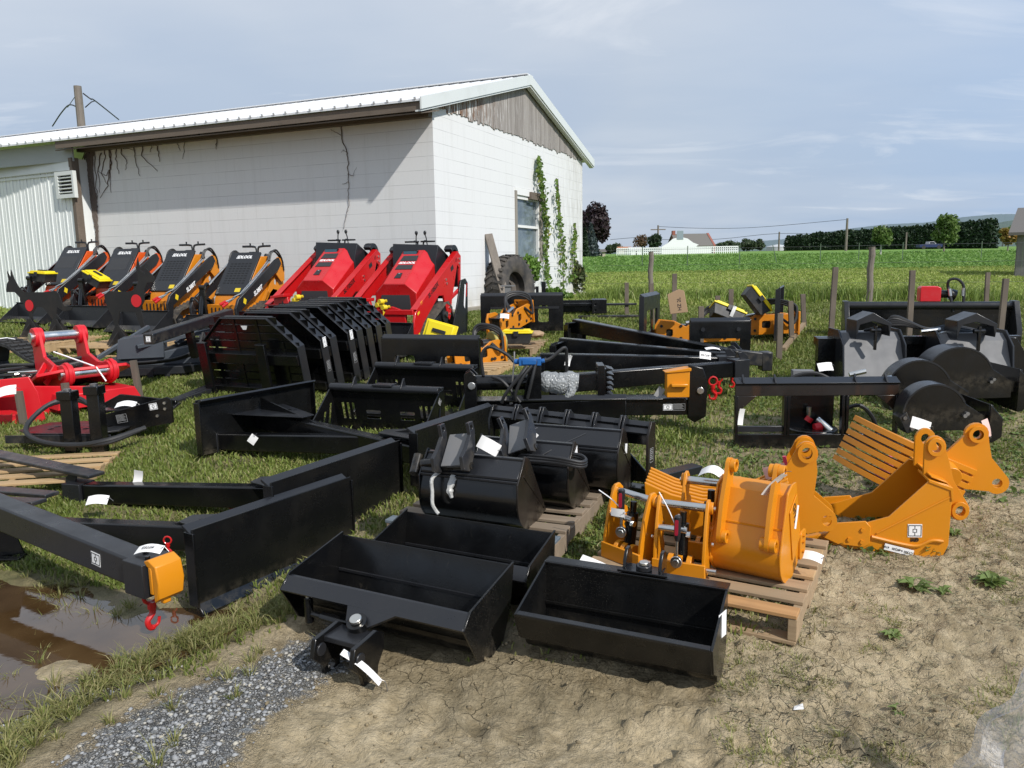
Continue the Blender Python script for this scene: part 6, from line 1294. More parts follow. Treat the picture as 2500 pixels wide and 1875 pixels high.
# big open fork frame on the right
A_, B_ = G(1793, 1096), G(2190, 1096); fw = (B_-A_).xy.length; frr = math.atan2(B_.y-A_.y, B_.x-A_.x); c_ = (A_+B_)/2; t = thing('open_fork_carrier', 'large open black frame with four windows standing behind the orange buckets', 'fork frame', (c_.x, c_.y, TZ(c_.x, c_.y)), frr, tilt=(R(-3), 0)); Hf = .50
m_ = MB(); m_.prism([(-fw/2, Hf-.10), (fw/2, Hf-.10), (fw/2, Hf), (-fw/2, Hf)], 'y', 0, .014); m_.prism([(-fw/2, Hf-.1), (-fw/2+.16, Hf-.1), (-fw/2, Hf-.24)], 'y', 0, .012); m_.prism([(fw/2, Hf-.1), (fw/2-.16, Hf-.1), (fw/2, Hf-.24)], 'y', 0, .012); m_.build('top_rail', BROWNB, t, bevel=.003)
m_ = MB(); m_.prism([(-.02, Hf-.005), (.06, Hf+.035), (.07, Hf+.02), (-.0, Hf-.02)], 'x', -fw/2, fw/2); e = m_.build('top_lip', BLACKM, t, bevel=.003)
for k in (-.46, -.26, .24, .43): m_ = MB(); m_.prism([(-.02, Hf), (.03, Hf+.06), (.04, Hf+.02)], 'x', k*fw*.98-.006, k*fw*.98+.006); m_.build('hook_lug', BLACKM, e)
m_ = MB(); m_.box(-fw/2, fw/2, -.0, .05, .0, .11); m_.build('bottom_rail', BLACK, t, bevel=.003); m_ = MB(); m_.box(-fw/2+.02, -fw*.19, .01, .05, .13, .17); m_.build('lower_bar', BLACKM, t, bevel=.002)
for x_ in (-fw/2+.012, -fw*.19, -fw*.17, fw*.165, fw*.19, fw/2-.012): m_ = MB(); m_.box(x_-.010, x_+.010, -.004, .05, .1, Hf-.1); m_.build('upright', BLACK, t, bevel=.002)
papertag('narrow white tag inside the left window of the large open frame', AT(1810, 1018, 5.45), (.12, 0, 1), (1, .1, -.1), .12, .04, '*5048', .06); 
# five lugged quick attach frame in the centre
A_, B_ = G(1206, 1150), G(1586, 1222); fw = (B_-A_).xy.length; frr = math.atan2(B_.y-A_.y, B_.x-A_.x); c_ = (A_+B_)/2
t = thing('lugged_frame', 'black frame with five small lugs along its top rail, centre of the yard', 'mounting frame', (c_.x, c_.y, TZ(c_.x, c_.y)), frr); Hf = .47
m_ = MB(); m_.prism([(-.035, Hf-.06), (.05, Hf), (.06, Hf-.02), (-.025, Hf-.075)], 'x', -fw/2, fw/2); e = m_.build('top_rail', BLACKM, t, bevel=.003)
for k in range(5): x_ = -fw/2+fw*(.16+.168*k); m_ = MB(); m_.prism([(-.045, Hf-.07), (-.03, Hf-.02), (.0, Hf+.03), (.02, Hf+.03), (.055, Hf)], 'x', x_-.007, x_+.007); m_.prism([(-.045, Hf-.07), (-.03, Hf-.02), (.0, Hf+.03), (.02, Hf+.03), (.055, Hf)], 'x', x_+.018, x_+.03); m_.build('lug', BLACKM, e, bevel=.002)
m_ = MB(); m_.prism([(-fw/2, .05), (-fw/2, Hf-.02), (fw/2, Hf-.02), (fw/2, Hf-.14), (-fw/2+.02, Hf-.16)], 'y', .0, .012); m_.build('back_sheet', BLACK, t, smooth=0)
for x_ in (-fw/2, fw/2): m_ = MB(); m_.prism([(-.05, 0), (.06, 0), (.06, Hf-.0), (.0, Hf+.01), (-.05, Hf-.08)], 'x', x_-.008, x_+.008); m_.build('end_plate', BROWNB if x_ > 0 else BLACK, t, bevel=.002)
for x_ in (fw*.16, fw*.30): m_ = MB(); m_.box(x_-.04, x_+.04, -.0, .06, .0, Hf-.1); m_.build('fork_shank', BLACK, t, bevel=.003)
m_ = MB(); m_.box(fw*.02, fw/2, -.02, .08, .0, .05); m_.build('bottom_rail', BLACK, t, bevel=.003); m_ = MB(); m_.prism([(fw*.32, .32), (fw*.48, .14), (fw*.48, .08), (fw*.32, .08)], 'y', .02, .035); m_.build('gusset', BLACK, t, bevel=.002)
m_ = MB(); m_.bar((fw*.46, .05, .09), (fw*.62, .45, .10), .1, .05); m_.build('lower_arm', BLACKM, t, bevel=.004); m_ = MB(); m_.M = frameM((fw/2+.009, .0, .27), (0, 1, 0), (0, 0, 1)); plate_label(t, m_.M, .05, .09)
# ---------------------------------------------------------------- log splitter
A_, B_ = AT(1136, 985, 6.1), AT(1700, 985, 6.1); zs = TZ(.4, 6.1); srz = R(-1.5); Ls = (B_-A_).x; t = thing('log_splitter', 'black log splitter with a blue valve and an orange wedge on its long beam', 'log splitter', (A_.x, 6.15, zs), srz)
zb = A_.z-zs
m_ = MB(); m_.box(0, Ls-.02, -.07, .09, zb-.11, zb+.015); m_.box(.02, Ls-.1, -.09, .12, zb+.015, zb+.028); m_.build('beam', BLACK, t, bevel=.004)
m_ = MB(); m_.prism([(Ls*.18, zb+.0), (Ls*.69, zb+.03), (Ls*.69, zb-.20), (Ls*.66, zb-.42), (Ls*.2, zb-.3)], 'y', -.12, -.105); m_.build('attach_plate', BLACK, t, bevel=.004); m_ = MB(); m_.prism([(-.13, zb+.035), (-.09, zb+.07), (-.08, zb+.055), (-.12, zb+.02)], 'x', Ls*.18, Ls*.69); m_.build('top_lip', BLACKM, t, bevel=.003)
m_ = MB(); m_.prism([(Ls-.085, zb-.13), (Ls-.03, zb-.17), (Ls+.06, zb-.12), (Ls+.07, zb+.15), (Ls+.03, zb+.27), (Ls-.085, zb+.30)], 'y', -.09, -.06); m_.build('end_plate', BLACK, t, bevel=.006); m_ = MB(); m_.cyl((Ls+.01, -.105, zb+.09), (Ls+.01, -.06, zb+.09), .028, n=16); m_.build('end_pin', CHROME, t, bevel=.003)
m_ = MB(); m_.box(Ls-.26, Ls-.08, -.12, -.02, zb+.04, zb+.25); m_.prism([(Ls-.28, zb+.245), (Ls-.1, zb+.275), (Ls-.07, zb+.275), (Ls-.07, zb+.25), (Ls-.26, zb+.235)], 'y', -.13, .0); m_.box(Ls-.23, Ls-.1, -.165, -.12, zb+.13, zb+.155); m_.build('wedge', YEL, t, bevel=.006)
decal(t, frameM((Ls-.24, -.071, zb-.045), (1, 0, 0), (0, 0, 1)), .075, .05); plate_label(t, frameM((Ls-.15, -.071, zb-.045), (1, 0, 0), (0, 0, 1)), .095, .055)
m_ = MB(); m_.prism([(-.0, zb-.16), (.1, zb-.16), (.1, zb+.22), (.05, zb+.27), (.0, zb+.24)], 'y', -.09, -.05); m_.prism([(-.0, zb-.16), (.1, zb-.16), (.1, zb+.22), (.05, zb+.27), (.0, zb+.24)], 'y', .05, .09); cb2 = m_.build('cylinder_bracket', BLACK, t, bevel=.004); m_ = MB(); m_.cyl((.06, -.11, zb+.15), (.06, -.09, zb+.15), .03, n=16); m_.build('bracket_pin', CHROME, cb2, bevel=.003)
m_ = MB(); m_.cyl((.06, 0, zb+.16), (Ls*.36, 0, zb+.16), .062, n=22); m_.build('cylinder', BLACK, t, bevel=.003); m_ = MB(); m_.tube([(Ls*.33, 0, zb+.16), (Ls*.37, .0, zb+.16), (Ls*.41, -.01, zb+.145), (Ls*.45, 0, zb+.16), (Ls*.49, 0, zb+.155)], [.07, .085, .088, .08, .09, .085, .095, .09, .08, .09, .085, .07, .07], n=14, sm=3)
m_.tube([(Ls*.44, -.02, zb+.2), (Ls*.46, -.07, zb+.1), (Ls*.43, -.09, zb+.03)], [.06, .05, .04, .04, .035, .03, .02], n=8, sm=3); BUB = NT('bubble_wrap'); BUB = BUB.fin((.33, .345, .35), .25, BUB.bump(BUB.vor(55), .9, .01), Alpha=.75); m_.build('bubble_wrap', BUB, t)
m_ = MB(); m_.box(Ls*.57, Ls*.60, -.10, .12, zb+.03, zb+.30); m_.box(Ls*.60, Ls*.61, -.08, .1, zb+.03, zb+.27)
for k in range(6): m_.prism([(Ls*.61, zb+.05+.04*k), (Ls*.64, zb+.065+.04*k), (Ls*.61, zb+.08+.04*k)], 'y', -.09, .09)
m_.build('push_plate', BLACK, t, bevel=.003); m_ = MB(); m_.prism([(Ls*.25, zb+.03), (Ls*.33, zb+.03), (Ls*.33, zb+.32), (Ls*.28, zb+.32)], 'y', -.12, -.10); m_.build('valve_stand', BLACK, t, bevel=.003)
m_ = MB(); m_.box(Ls*.235, Ls*.33, -.13, -.05, zb+.31, zb+.37); m_.box(Ls*.25, Ls*.31, -.14, -.13, zb+.32, zb+.36); m_.cyl((Ls*.235, -.09, zb+.34), (Ls*.215, -.09, zb+.34), .022, n=12); m_.cyl((Ls*.33, -.09, zb+.34), (Ls*.345, -.09, zb+.345), .018, n=12); m_.build('valve', BLUE, t, bevel=.004)
m_ = MB(); m_.tube([(Ls*.20, -.10, zb+.0), (Ls*.205, -.11, zb+.15), (Ls*.215, -.1, zb+.33), (Ls*.217, -.09, zb+.42)], .007, n=6); m_.cyl((Ls*.2, -.1, zb-.02), (Ls*.2, -.1, zb+.04), .015, n=10); m_.build('lever', STEEL, t)
m_ = MB()
for L in ([(Ls*.08, -.02, zb+.22), (Ls*.075, -.03, zb+.38), (Ls*.11, -.04, zb+.455), (Ls*.18, -.06, zb+.40), (Ls*.215, -.09, zb+.34)], [(Ls*.33, -.09, zb+.34), (Ls*.37, -.08, zb+.36), (Ls*.43, -.05, zb+.44), (Ls*.44, -.02, zb+.36), (Ls*.44, -.0, zb+.22)],
          [(Ls*.29, -.13, zb+.31), (Ls*.25, -.16, zb+.22), (Ls*.22, -.16, zb+.1), (Ls*.22, -.14, zb+.03)], [(Ls*.27, -.13, zb+.31), (Ls*.24, -.17, zb+.24), (Ls*.18, -.17, zb+.10), (Ls*.16, -.15, zb+.02)], [(Ls*.31, -.12, zb+.35), (Ls*.29, -.15, zb+.2), (Ls*.27, -.14, zb+.05)], [(Ls*.12, -.08, zb+.22), (Ls*.17, -.12, zb+.18), (Ls*.24, -.13, zb+.02)]): m_.tube(L, .0135, n=8, sm=8, ribs=.10)
m_.build('hose', HOSE, t); m_ = MB(); m_.tube([(Ls*.19, -.12, zb-.02), (Ls*.18, -.13, zb-.1), (Ls*.185, -.12, zb-.22)], .0025, n=5); m_.build('red_cord', RED, t)
papertag('grey printed tag on the post under the front boom of the fan', AT(1610, 958, 6.05), (.5, 0, .85), (-.85, .1, .5), .085, .055, '', .02, NT('grey_card').fin((.3, .3, .3), .6))
# ---------------------------------------------------------------- compact track loaders
def onwall(px, py, Yl, z):
    """centre on the row line parallel to the wall at local -Yl that projects to column px at height z"""
    best = None
    for i in range(900):
        l = -11+.015*i; P = C0+bX*l-bY*Yl; q = PX((P.x, P.y, z))
        if best is None or abs(q[0]-px) < best[0]: best = (abs(q[0]-px), P)
    return best[1]
def track(t, s2, P, w=.22, x=.40, lug=True):
    m_ = MB(); n_ = len(P); vs = []
    cen = Vector((sum(p[0] for p in P)/n_, sum(p[1] for p in P)/n_)); D_ = []
    for i in range(n_):
        a, b_ = Vector(P[i]), Vector(P[(i+1) % n_]); L = (b_-a).length; k = max(1, int(L/.05))
        for j in range(k): D_.append(a+(b_-a)*j/k)
    N_ = len(D_); outr = []
    for i in range(N_):
        d = (D_[(i+1) % N_]-D_[i-1]).normalized(); nn_ = Vector((d.y, -d.x))
        if nn_.dot(D_[i]-cen) < 0: nn_ = -nn_
        outr.append((D_[i], nn_, i))
    x0, x1 = s2*x-w/2, s2*x+w/2
    for p, nn_, i in outr:
        o_ = .022 if (i//1) % 2 else .045; a = p-nn_*.0; b_ = p+nn_*o_; vs += [(x0, *a), (x1, *a), (x1, *b_), (x0, *b_)]
    fs = []
    for i in range(N_):
        j = (i+1) % N_
        for k in range(4): fs.append((i*4+k, i*4+(k+1) % 4, j*4+(k+1) % 4, j*4+k))
    m_.add(vs, fs); return m_.build('rubber_track', TRK, t, smooth=0)
def rollers(t, s2, x, L, P):
    m_ = MB()
    for (y, z, r_) in L: m_.cyl((s2*(x-.09), y, z), (s2*(x+.09), y, z), r_, n=16)
    m_.build('track_roller', BLACKM, P)
    m_ = MB()
    for (y, z, r_) in L: m_.cyl((s2*(x+.09), y, z), (s2*(x+.115), y, z), r_*.35, n=10)
    m_.build('hub_cap', STEEL, P)
def logo(t, M, size, mat=WHITEP, body='SDLOOL'): return text('hood_lettering', body, size, mat, t, M, .0008, .25, size*.04)
def red_loader(label, P):
    t = thing('track_loader', label, 'track loader', (P.x, P.y, TZ(P.x, P.y)-.0), -BA, 'red stand on track loaders'); t.scale = (1.03, .80, 1.03)
    for s2 in (-1, 1):
        tr = track(t, s2, [(.02, .17), (.06, .05), (.2, .0), (.5, .0), (1.15, .0), (1.3, .06), (1.33, .17), (1.08, .52), (.95, .56), (.82, .50)], .22, .40); rollers(t, s2, .40, [(.14, .14, .10), (1.2, .14, .10), (.95, .42, .11), (.45, .08, .05), (.7, .08, .05), (.92, .08, .05)], tr)
        m_ = MB(); m_.prism([(.12, .12), (1.2, .10), (1.22, .2), (1.0, .42), (.85, .42), (.16, .2)], 'x', s2*.40-.06, s2*.40+.06); m_.build('track_frame', BLACKM, t, bevel=.006)
        x0, x1 = s2*.475, s2*.505
        m_ = MB(); arm = [(-.10, .02), (-.02, .02), (.04, .22), (.20, .36), (.70, .66), (.86, .66), (1.0, .38), (1.05, .34), (1.10, .40), (1.16, .60), (1.48, .70), (1.52, 1.16), (1.44, 1.20), (1.38, 1.20), (.10, .60), (-.06, .48), (-.13, .30)]
        m_.prism(arm, 'x', x0, x1, holes=[[(1.19, .66), (1.44, .74), (1.45, 1.0), (1.38, 1.04)]]); a = m_.build('lift_arm', RED, t, bevel=.006)
        m_ = MB(); m_.bar((s2*.47, -.04, .52), (s2*.47, 1.40, 1.21), .09, .014, up=(0, -.4, 1)); m_.build('arm_top_flange', RED, a, bevel=.003)
        m_ = MB()
        for y, z in ((1.43, 1.12), (1.44, 1.06), (1.05, .42), (1.05, .50), (.95, .86), (.97, .81)): m_.cyl((s2*.505, y, z), (s2*.518, y, z), .016, n=8)
        m_.each('pin_head', BOLT, a); 
        if s2 > 0:
            text('side_lettering', 'SL-105DX', .085, BLKL, a, frameM((.5065, .52, .74), (0, 1, .47), (0, -.47, 1)), .0006, .1, .003); text('mark_lettering', 'CE', .06, BLKL, a, frameM((.5065, 1.34, 1.10), (0, 1, .4), (0, -.4, 1)), .0006)
            m_ = MB(); m_.M = frameM((.5065, 1.18, 1.0), (0, 1, .45), (0, -.45, 1)); m_.box(-.05, .05, -.03, .03, 0, .001); m_.build('sticker', BLACKM, a, smooth=0)
            m_ = MB()
            for (y, z) in ((.13, .60), (.03, .48), (.02, .22)): m_.M = frameM((.5065, y, z), (0, 1, .45), (0, -.45, 1)); m_.box(-.035, .035, -.015, .015, 0, .001)
            m_.build('caution_sticker', BRASS, a, smooth=0)
        m_ = MB(); m_.prism([(1.10, .22), (1.28, .08), (1.60, .12), (1.66, .24), (1.70, .80), (1.62, .86), (1.44, .84), (1.30, .55)], 'x', s2*.515-.008 if s2 > 0 else s2*.515, s2*.515+.012 if s2 > 0 else s2*.515+.02); q = m_.build('rear_side_plate', BLACKM, t, bevel=.004)
        if s2 > 0: m_ = MB(); m_.M = frameM((.5285, 1.58, .62), (0, .25, 1), (0, -1, .25)); m_.prism([(-.16, -.02), (.16, .0), (.16, .05), (-.12, .03)], 'z', 0, .001); m_.build('side_decal', WHITEP, q, smooth=0); m_ = MB(); m_.M = frameM((.5285, 1.64, .70), (0, .25, 1), (0, -1, .25)); m_.box(-.08, .1, -.012, .012, 0, .001); m_.build('red_decal', RED, q, smooth=0)
        m_ = MB(); m_.prism(arc(1.38, 1.14, .16, 10, 140, 8)+arc(1.38, 1.14, .10, 140, 10, 8), 'x', s2*.36, s2*.47); m_.prism([(1.50, .75), (1.56, .78), (1.54, 1.17), (1.48, 1.17)], 'x', s2*.38, s2*.46); m_.build('hose_guard', BLACKM, t, bevel=.003)
    # hood: centre face and side bevels
    top = [(.19, .62), (.22, .74), (1.08, 1.13), (1.10, 1.18)]
    m_ = MB(); xa, xo = .155, .30
    V = [(-xa, .40, .82), (xa, .40, .82), (xa, 1.08, 1.24), (-xa, 1.08, 1.24), (-xo, .44, .70), (xo, .44, .70), (xo, 1.16, 1.10), (-xo, 1.16, 1.10), (-xo, .46, .45), (xo, .46, .45), (xo, 1.16, .5), (-xo, 1.16, .5)]
    m_.add(V, [(0, 1, 2, 3), (1, 5, 6, 2), (0, 3, 7, 4), (0, 4, 5, 1), (4, 8, 9, 5), (5, 9, 10, 6), (4, 7, 11, 8), (3, 2, 6, 7), (7, 6, 10, 11)]); h_ = m_.build('hood', RED, t, bevel=.010, smooth=20)
    sl = Vector((0, .68, .42))/1.03; nn_ = Vector((0, -sl.z, sl.y)).normalized()
    def hp(x, s_, o_=.003): return Vector((x, .40, .82))+sl*s_+nn_*o_
    def hx(m2, x0, x1, s0, s1, o0, o1, tw=0): m2.add([hp(x0-tw, s0, o0), hp(x1+tw, s0, o0), hp(x1, s1, o0), hp(x0, s1, o0), hp(x0-tw, s0, o1), hp(x1+tw, s0, o1), hp(x1, s1, o1), hp(x0, s1, o1)], [(0, 3, 2, 1), (4, 5, 6, 7), (0, 1, 5, 4), (1, 2, 6, 5), (2, 3, 7, 6), (3, 0, 4, 7)])
    MESH = bpy.data.materials.get('black_vent_mesh')
    if not MESH: g2 = NT('black_vent_mesh'); MESH = g2.fin(g2.mix(g2.rng(g2.vor(60, rnd=.1), .25, .4), (.004, .004, .004), (.035, .035, .037)), .5)
    for s0, s1 in ((.68, .84), (.42, .56)): m_ = MB(); hx(m_, -.10, .12, s0, s1, .001, .006, .012); m_.build('vent_mesh', MESH, h_, smooth=0)
    m_ = MB(); hx(m_, -.035, .035, .16, .31, .001, .008, .01); m_.build('latch_plate', BLACKM, h_, smooth=0); m_ = MB(); c_ = hp(.0, .28, .008); m_.cyl(c_, c_+nn_*.006, .012, n=12); m_.build('lock', CHROME, h_)
    logo(h_, frameM(hp(.01, .62, .004), (1, 0, 0), sl), .062)
    m_ = MB(); m_.prism([(-.22, .50), (.22, .50), (.20, .68), (-.20, .68)], 'y', .425, .445); m_.build('grille', MESH, h_, smooth=0)
    m_ = MB(); V = [(-.32, 1.06, 1.10), (.32, 1.06, 1.10), (.32, 1.08, .85), (-.32, 1.08, .85), (-.34, 1.12, 1.33), (.34, 1.12, 1.30), (.36, 1.42, 1.16), (-.36, 1.42, 1.18), (-.36, 1.42, .6), (.36, 1.42, .6)]
    m_.add(V, [(0, 1, 5, 4), (1, 2, 9, 6, 5), (0, 4, 7, 8, 3), (4, 5, 6, 7), (7, 6, 9, 8), (0, 3, 2, 1)]); d_ = m_.build('dashboard', BLACKM, t, bevel=.006)
    m_ = MB(); m_.box(-.13, .08, 1.00, 1.05, 1.175, 1.235); l_ = m_.build('lamp_bar', BLACK, t, bevel=.006); m_ = MB(); m_.box(-.12, .07, .992, .9995, 1.185, 1.225); m_.build('lamp_lens', NT('blue_lamp_lens').fin((.05, .12, .16), .1), l_, smooth=0)
    m_ = MB()
    for s2 in (-1, 1):
        c_ = Vector((s2*.12, 1.28, 1.35)); m_.tube([c_+Vector((.10*math.cos(a), .05*math.sin(a), 0)) for a in [i*math.pi/5 for i in range(11)]], .011, n=7, sm=2); m_.tube([(s2*.04, 1.3, 1.27), (s2*.05, 1.3, 1.35), (s2*.1, 1.3, 1.355)], .012, n=7)
    m_.build('hand_rail', BLACKM, d_)
    for x_, dx2 in ((-.06, .01), (.11, -.03)): m_ = MB(); m_.tube([(x_, 1.28, 1.30), (x_+dx2*.5, 1.28, 1.40), (x_+dx2, 1.28, 1.44), (x_+dx2, 1.28, 1.49)], [.008]*4+[.008]*4+[.014, .02, .022, .02, .012], n=10, sm=4); m_.build('joystick', BLACKM, d_)
    # front carriage
    m_ = MB(); m_.prism([(-.36, .26), (.36, .26), (.36, .50), (.16, .56), (.02, .42), (-.10, .44), (-.14, .62), (-.36, .60)], 'y', -.05, .01); m_.prism([(-.36, .60), (-.14, .62), (-.14, .66), (-.36, .63)], 'y', -.14, .1); m_.box(-.47, .47, -.07, .03, .46, .52); cr = m_.build('front_carriage', RED, t, bevel=.006)
    m_ = MB(); m_.cyl((-.22, -.06, .05), (-.22, .0, .62), .045, n=16); m_.build('tilt_cylinder', BLACK, t)
    m_ = MB()
    for (x_, z_) in ((.02, .58), (.06, .62), (.10, .55)): m_.cyl((x_, -.06, z_), (x_-.02, -.13, z_), .03, n=12); m_.cyl((x_+.05, -.05, z_+.01), (x_, -.06, z_), .018, n=10)
    m_.build('coupling_cap', BRASS, cr); m_ = MB(); m_.tube([(.07, -.1, .55), (.09, -.12, .48), (.07, -.12, .44), (.1, -.1, .50)], .006, n=5); m_.build('cap_strap', BRASS, cr)
    m_ = MB(); m_.M = Matrix.Translation((-.5, -.62, 0)); m_.shell([(.0, .03), (.1, .0), (.38, .0), (.46, .08), (.47, .36), (.44, .38)], 0, 1.0, .01); b2 = m_.build('bucket', BLACKM, t, bevel=.003); m_ = MB()
    for x_ in (-.505, .497): m_.prism([(-.63, .02), (-.5, .0), (-.22, .0), (-.13, .1), (-.13, .38)], 'x', x_, x_+.008)
    m_.each('bucket_side', BLACKM, b2)
    return t
def hinge_loader(label, P, mat, name2, mesh, box, rz_=0):
    grp = 'orange stand on track loaders' if mat is ORG else 'amber stand on track loaders'
    t = thing('track_loader', label, 'track loader', (P.x, P.y, TZ(P.x, P.y)), -BA+rz_, grp); t.scale = (1, .74, 1.05)
    for s2 in (-1, 1):
        tr = track(t, s2, [(.02, .17), (.06, .05), (.2, .0), (1.05, .0), (1.2, .06), (1.22, .15), (.95, .40), (.82, .42), (.2, .28)], .18, .36); rollers(t, s2, .36, [(.14, .14, .09), (1.1, .13, .09), (.86, .30, .09), (.5, .07, .05), (.8, .07, .05)], tr)
        m_ = MB(); m_.prism([(.05, .20), (.25, .34), (.62, .30), (.86, .46), (1.30, .98), (1.42, 1.02), (1.45, .62), (1.3, .45), (1.0, .30), (.2, .12)], 'x', s2*.30-.012, s2*.30+.012, holes=[circ(1.2, .70, .045), [(.66, .34), (.80, .34), (1.02, .55), (.92, .60)]]); b_ = m_.build('body_side', mat, t, bevel=.004)
        m_ = MB(); m_.prism([(1.05, .88), (1.12, 1.0), (1.22, 1.05), (1.34, 1.02), (1.40, .90), (1.38, .72), (1.28, .70)], 'x', s2*.36-.01, s2*.36+.012); m_.cyl((s2*.37, 1.16, .93), (s2*.395, 1.16, .93), .03, n=12); m_.build('pivot_plate', mat, t, bevel=.004)
        if s2 > 0: text('mark_lettering', 'CE', .055, BLKL, t, frameM((.374, 1.32, .93), (0, 1, 0), (0, 0, 1)), .0006)
        m_ = MB(); m_.prism([(-.10, .06), (-.02, .10), (.03, .36), (1.14, .88), (1.22, .96), (1.16, 1.04), (1.06, 1.01), (-.04, .50), (-.12, .38)], 'x', s2*.41-.02, s2*.41+.02); a = m_.build('lift_arm', BLACKM, t, bevel=.006)
        if s2 > 0: text('side_lettering', 'SL380T', .085, (BLKL if mat is ORG else WHITEP), a if mat is not ORG else b_, frameM((.4315, .50, .60), (0, 1, .43), (0, -.43, 1)) if mat is not ORG else frameM((.313, .78, .55), (0, 1, .7), (0, -.7, 1)), .0008, .1, .003)
        if s2 > 0 and mat is ORG: m_ = MB(); m_.prism([(.55, .40), (.62, .30), (1.0, .55), (1.28, .80), (1.26, .96), (1.12, .90)], 'x', .385, .4); m_.build('arm_cover', mat, t, bevel=.003)
        m_ = MB(); m_.M = frameM((.4315, .12, .47), (0, 1, .4), (0, -.4, 1)); m_.prism([(-.05, 0), (0, -.05), (.05, 0), (0, .05)], 'z', 0, .001)
        if s2 > 0: m_.build('caution_sticker', BRASS, a, smooth=0)
        m_ = MB(); m_.tube([(s2*.39, .12, .56), (s2*.385, .6, .80), (s2*.375, .98, 1.0)], .012, n=7); m_.tube([(s2*.36, .12, .57), (s2*.36, .6, .81), (s2*.35, .95, 1.0)], .009, n=7)
        m_.tube([(s2*.37, .12, .57), (s2*.30, .04, .53), (s2*.26, .03, .50), (s2*.20, -.04, .47)], .011, n=6); m_.tube([(s2*.34, .10, .56), (s2*.28, .03, .50), (s2*.22, .0, .46), (s2*.17, -.06, .44)], .011, n=6); m_.build('hydraulic_pipe', CHROME, t)
        m_ = MB()
        for k in range(2): m_.tube([(s2*(.38-.03*k), .95, 1.0), (s2*(.38-.03*k), 1.03, 1.11), (s2*(.38-.03*k), 1.18, 1.14-.02*k), (s2*(.38-.03*k), 1.32, 1.02), (s2*(.38-.03*k), 1.36, .86)], .014, n=7)
        m_.build('hose', HOSE, t)
    m_ = MB(); m_.cyl((.19, -.03, .47), (.13, -.10, .43), .02, n=10); m_.cyl((.22, -.02, .45), (.17, -.10, .40), .02, n=10); m_.build('coupling_cap', RED, t)
    m_ = MB(); m_.box(-.29, .29, .14, 1.30, .16, .42); m_.prism([(.30, .36), (.34, .50), (.90, 1.06), (1.12, 1.06), (1.2, .42)], 'x', -.27, .27); bd = m_.build('body', mat, t, bevel=.008)
    sl = Vector((0, .58, .60))/.96; nn_ = Vector((0, -sl.z, sl.y)).normalized()
    def hp(x, s_, o_=.003): return Vector((x, .34, .50))+sl*s_+nn_*o_
    m_ = MB(); m_.add([hp(-.28, .05, 0), hp(.28, .05, 0), hp(.27, .96, 0), hp(-.27, .96, 0), hp(-.28, .05, .03), hp(.28, .05, .03), hp(.27, .96, .03), hp(-.27, .96, .03)], [(0, 3, 2, 1), (4, 5, 6, 7), (0, 1, 5, 4), (1, 2, 6, 5), (2, 3, 7, 6), (3, 0, 4, 7)]); h_ = m_.build('hood', BLACKM, t, bevel=.006)
    logo(h_, frameM(hp(0, .85, .031), (1, 0, 0), sl), .075)
    m_ = MB()
    def q4(x0, x1, s0, s1): m_.add([hp(x0, s0, .0305), hp(x1, s0, .0305), hp(x1, s1, .0305), hp(x0, s1, .0305), hp(x0, s0, .0325), hp(x1, s0, .0325), hp(x1, s1, .0325), hp(x0, s1, .0325)], [(4, 5, 6, 7), (0, 1, 5, 4), (1, 2, 6, 5), (2, 3, 7, 6), (3, 0, 4, 7)])
    if mesh: q4(-.21, .19, .45, .73)
    else:
        for r_ in range(9):
            for k in range(6): q4(-.20+.068*k, -.155+.068*k, .28+.052*r_, .298+.052*r_)
    m_.build('vent', bpy.data.materials['black_vent_mesh'] if mesh else NT('dark_slot').fin((.002, .002, .002), .6), h_, smooth=0)
    m_ = MB(); m_.M = frameM(hp(.12, .14, .031), (1, 0, 0), sl); m_.box(-.05, .05, -.035, .035, 0, .001); m_.build('caution_sticker', BRASS, h_, smooth=0)
    m_ = MB(); m_.box(-.10, .02, 1.12, 1.20, 1.05, 1.13); m_.build('control_panel', BLACKM, t, bevel=.006); m_ = MB(); m_.box(-.09, .01, 1.115, 1.1195, 1.06, 1.12); m_.build('gauge', NT('gauge_glass').fin((.35, .36, .36), .3), t, smooth=0)
    m_ = MB(); m_.cyl((.17, 1.2, 1.0), (.17, 1.2, 1.06), .06, .045, n=14); m_.cyl((.17, 1.2, 1.06), (.17, 1.2, 1.10), .045, .02, n=14); m_.build('lever_boot', BLACKM, t)
    m_ = MB()
    for s2 in (-1, 1): m_.tube([(s2*.02+.02, 1.18, 1.04), (s2*.02+.02, 1.18, 1.17), (s2*.07+.02, 1.18, 1.20), (s2*.26+.02, 1.16, 1.205)], [.013]*5+[.015]*5+[.016]*6, n=8, sm=5); m_.cyl((s2*.12+.02, 1.17, 1.2), (s2*.12+.02, 1.17, 1.25), .010, .014, n=8)
    m_.build('handle_bar', BLACKM, t)
    m_ = MB(); m_.tube([(-.20, -.14, .30), (-.20, -.08, .50), (-.17, -.02, .66), (-.14, .02, .70)], .035, n=9); m_.prism([(-.27, .30), (-.12, .30), (-.15, .68), (-.22, .68)], 'y', -.10, -.06); m_.cyl((-.22, -.1, .66), (-.12, -.1, .66), .03, n=12); m_.build('tilt_cylinder', BLACK, t)
    m_ = MB(); m_.tube([(-.22, -.05, .40), (-.38, -.08, .52), (-.45, -.05, .42), (-.36, -.02, .33), (-.26, -.05, .40)], .014, n=7); m_.build('hose', HOSE, t)
    m_ = MB(); m_.box(-.40, .40, -.12, -.02, .18, .24); 
    for x_ in (-.2, -.13, -.06, .01, .08, .15): m_.box(x_, x_+.02, .128, .139, .24, .38)
    m_.build('front_carriage', BLACKM, t, bevel=.004)
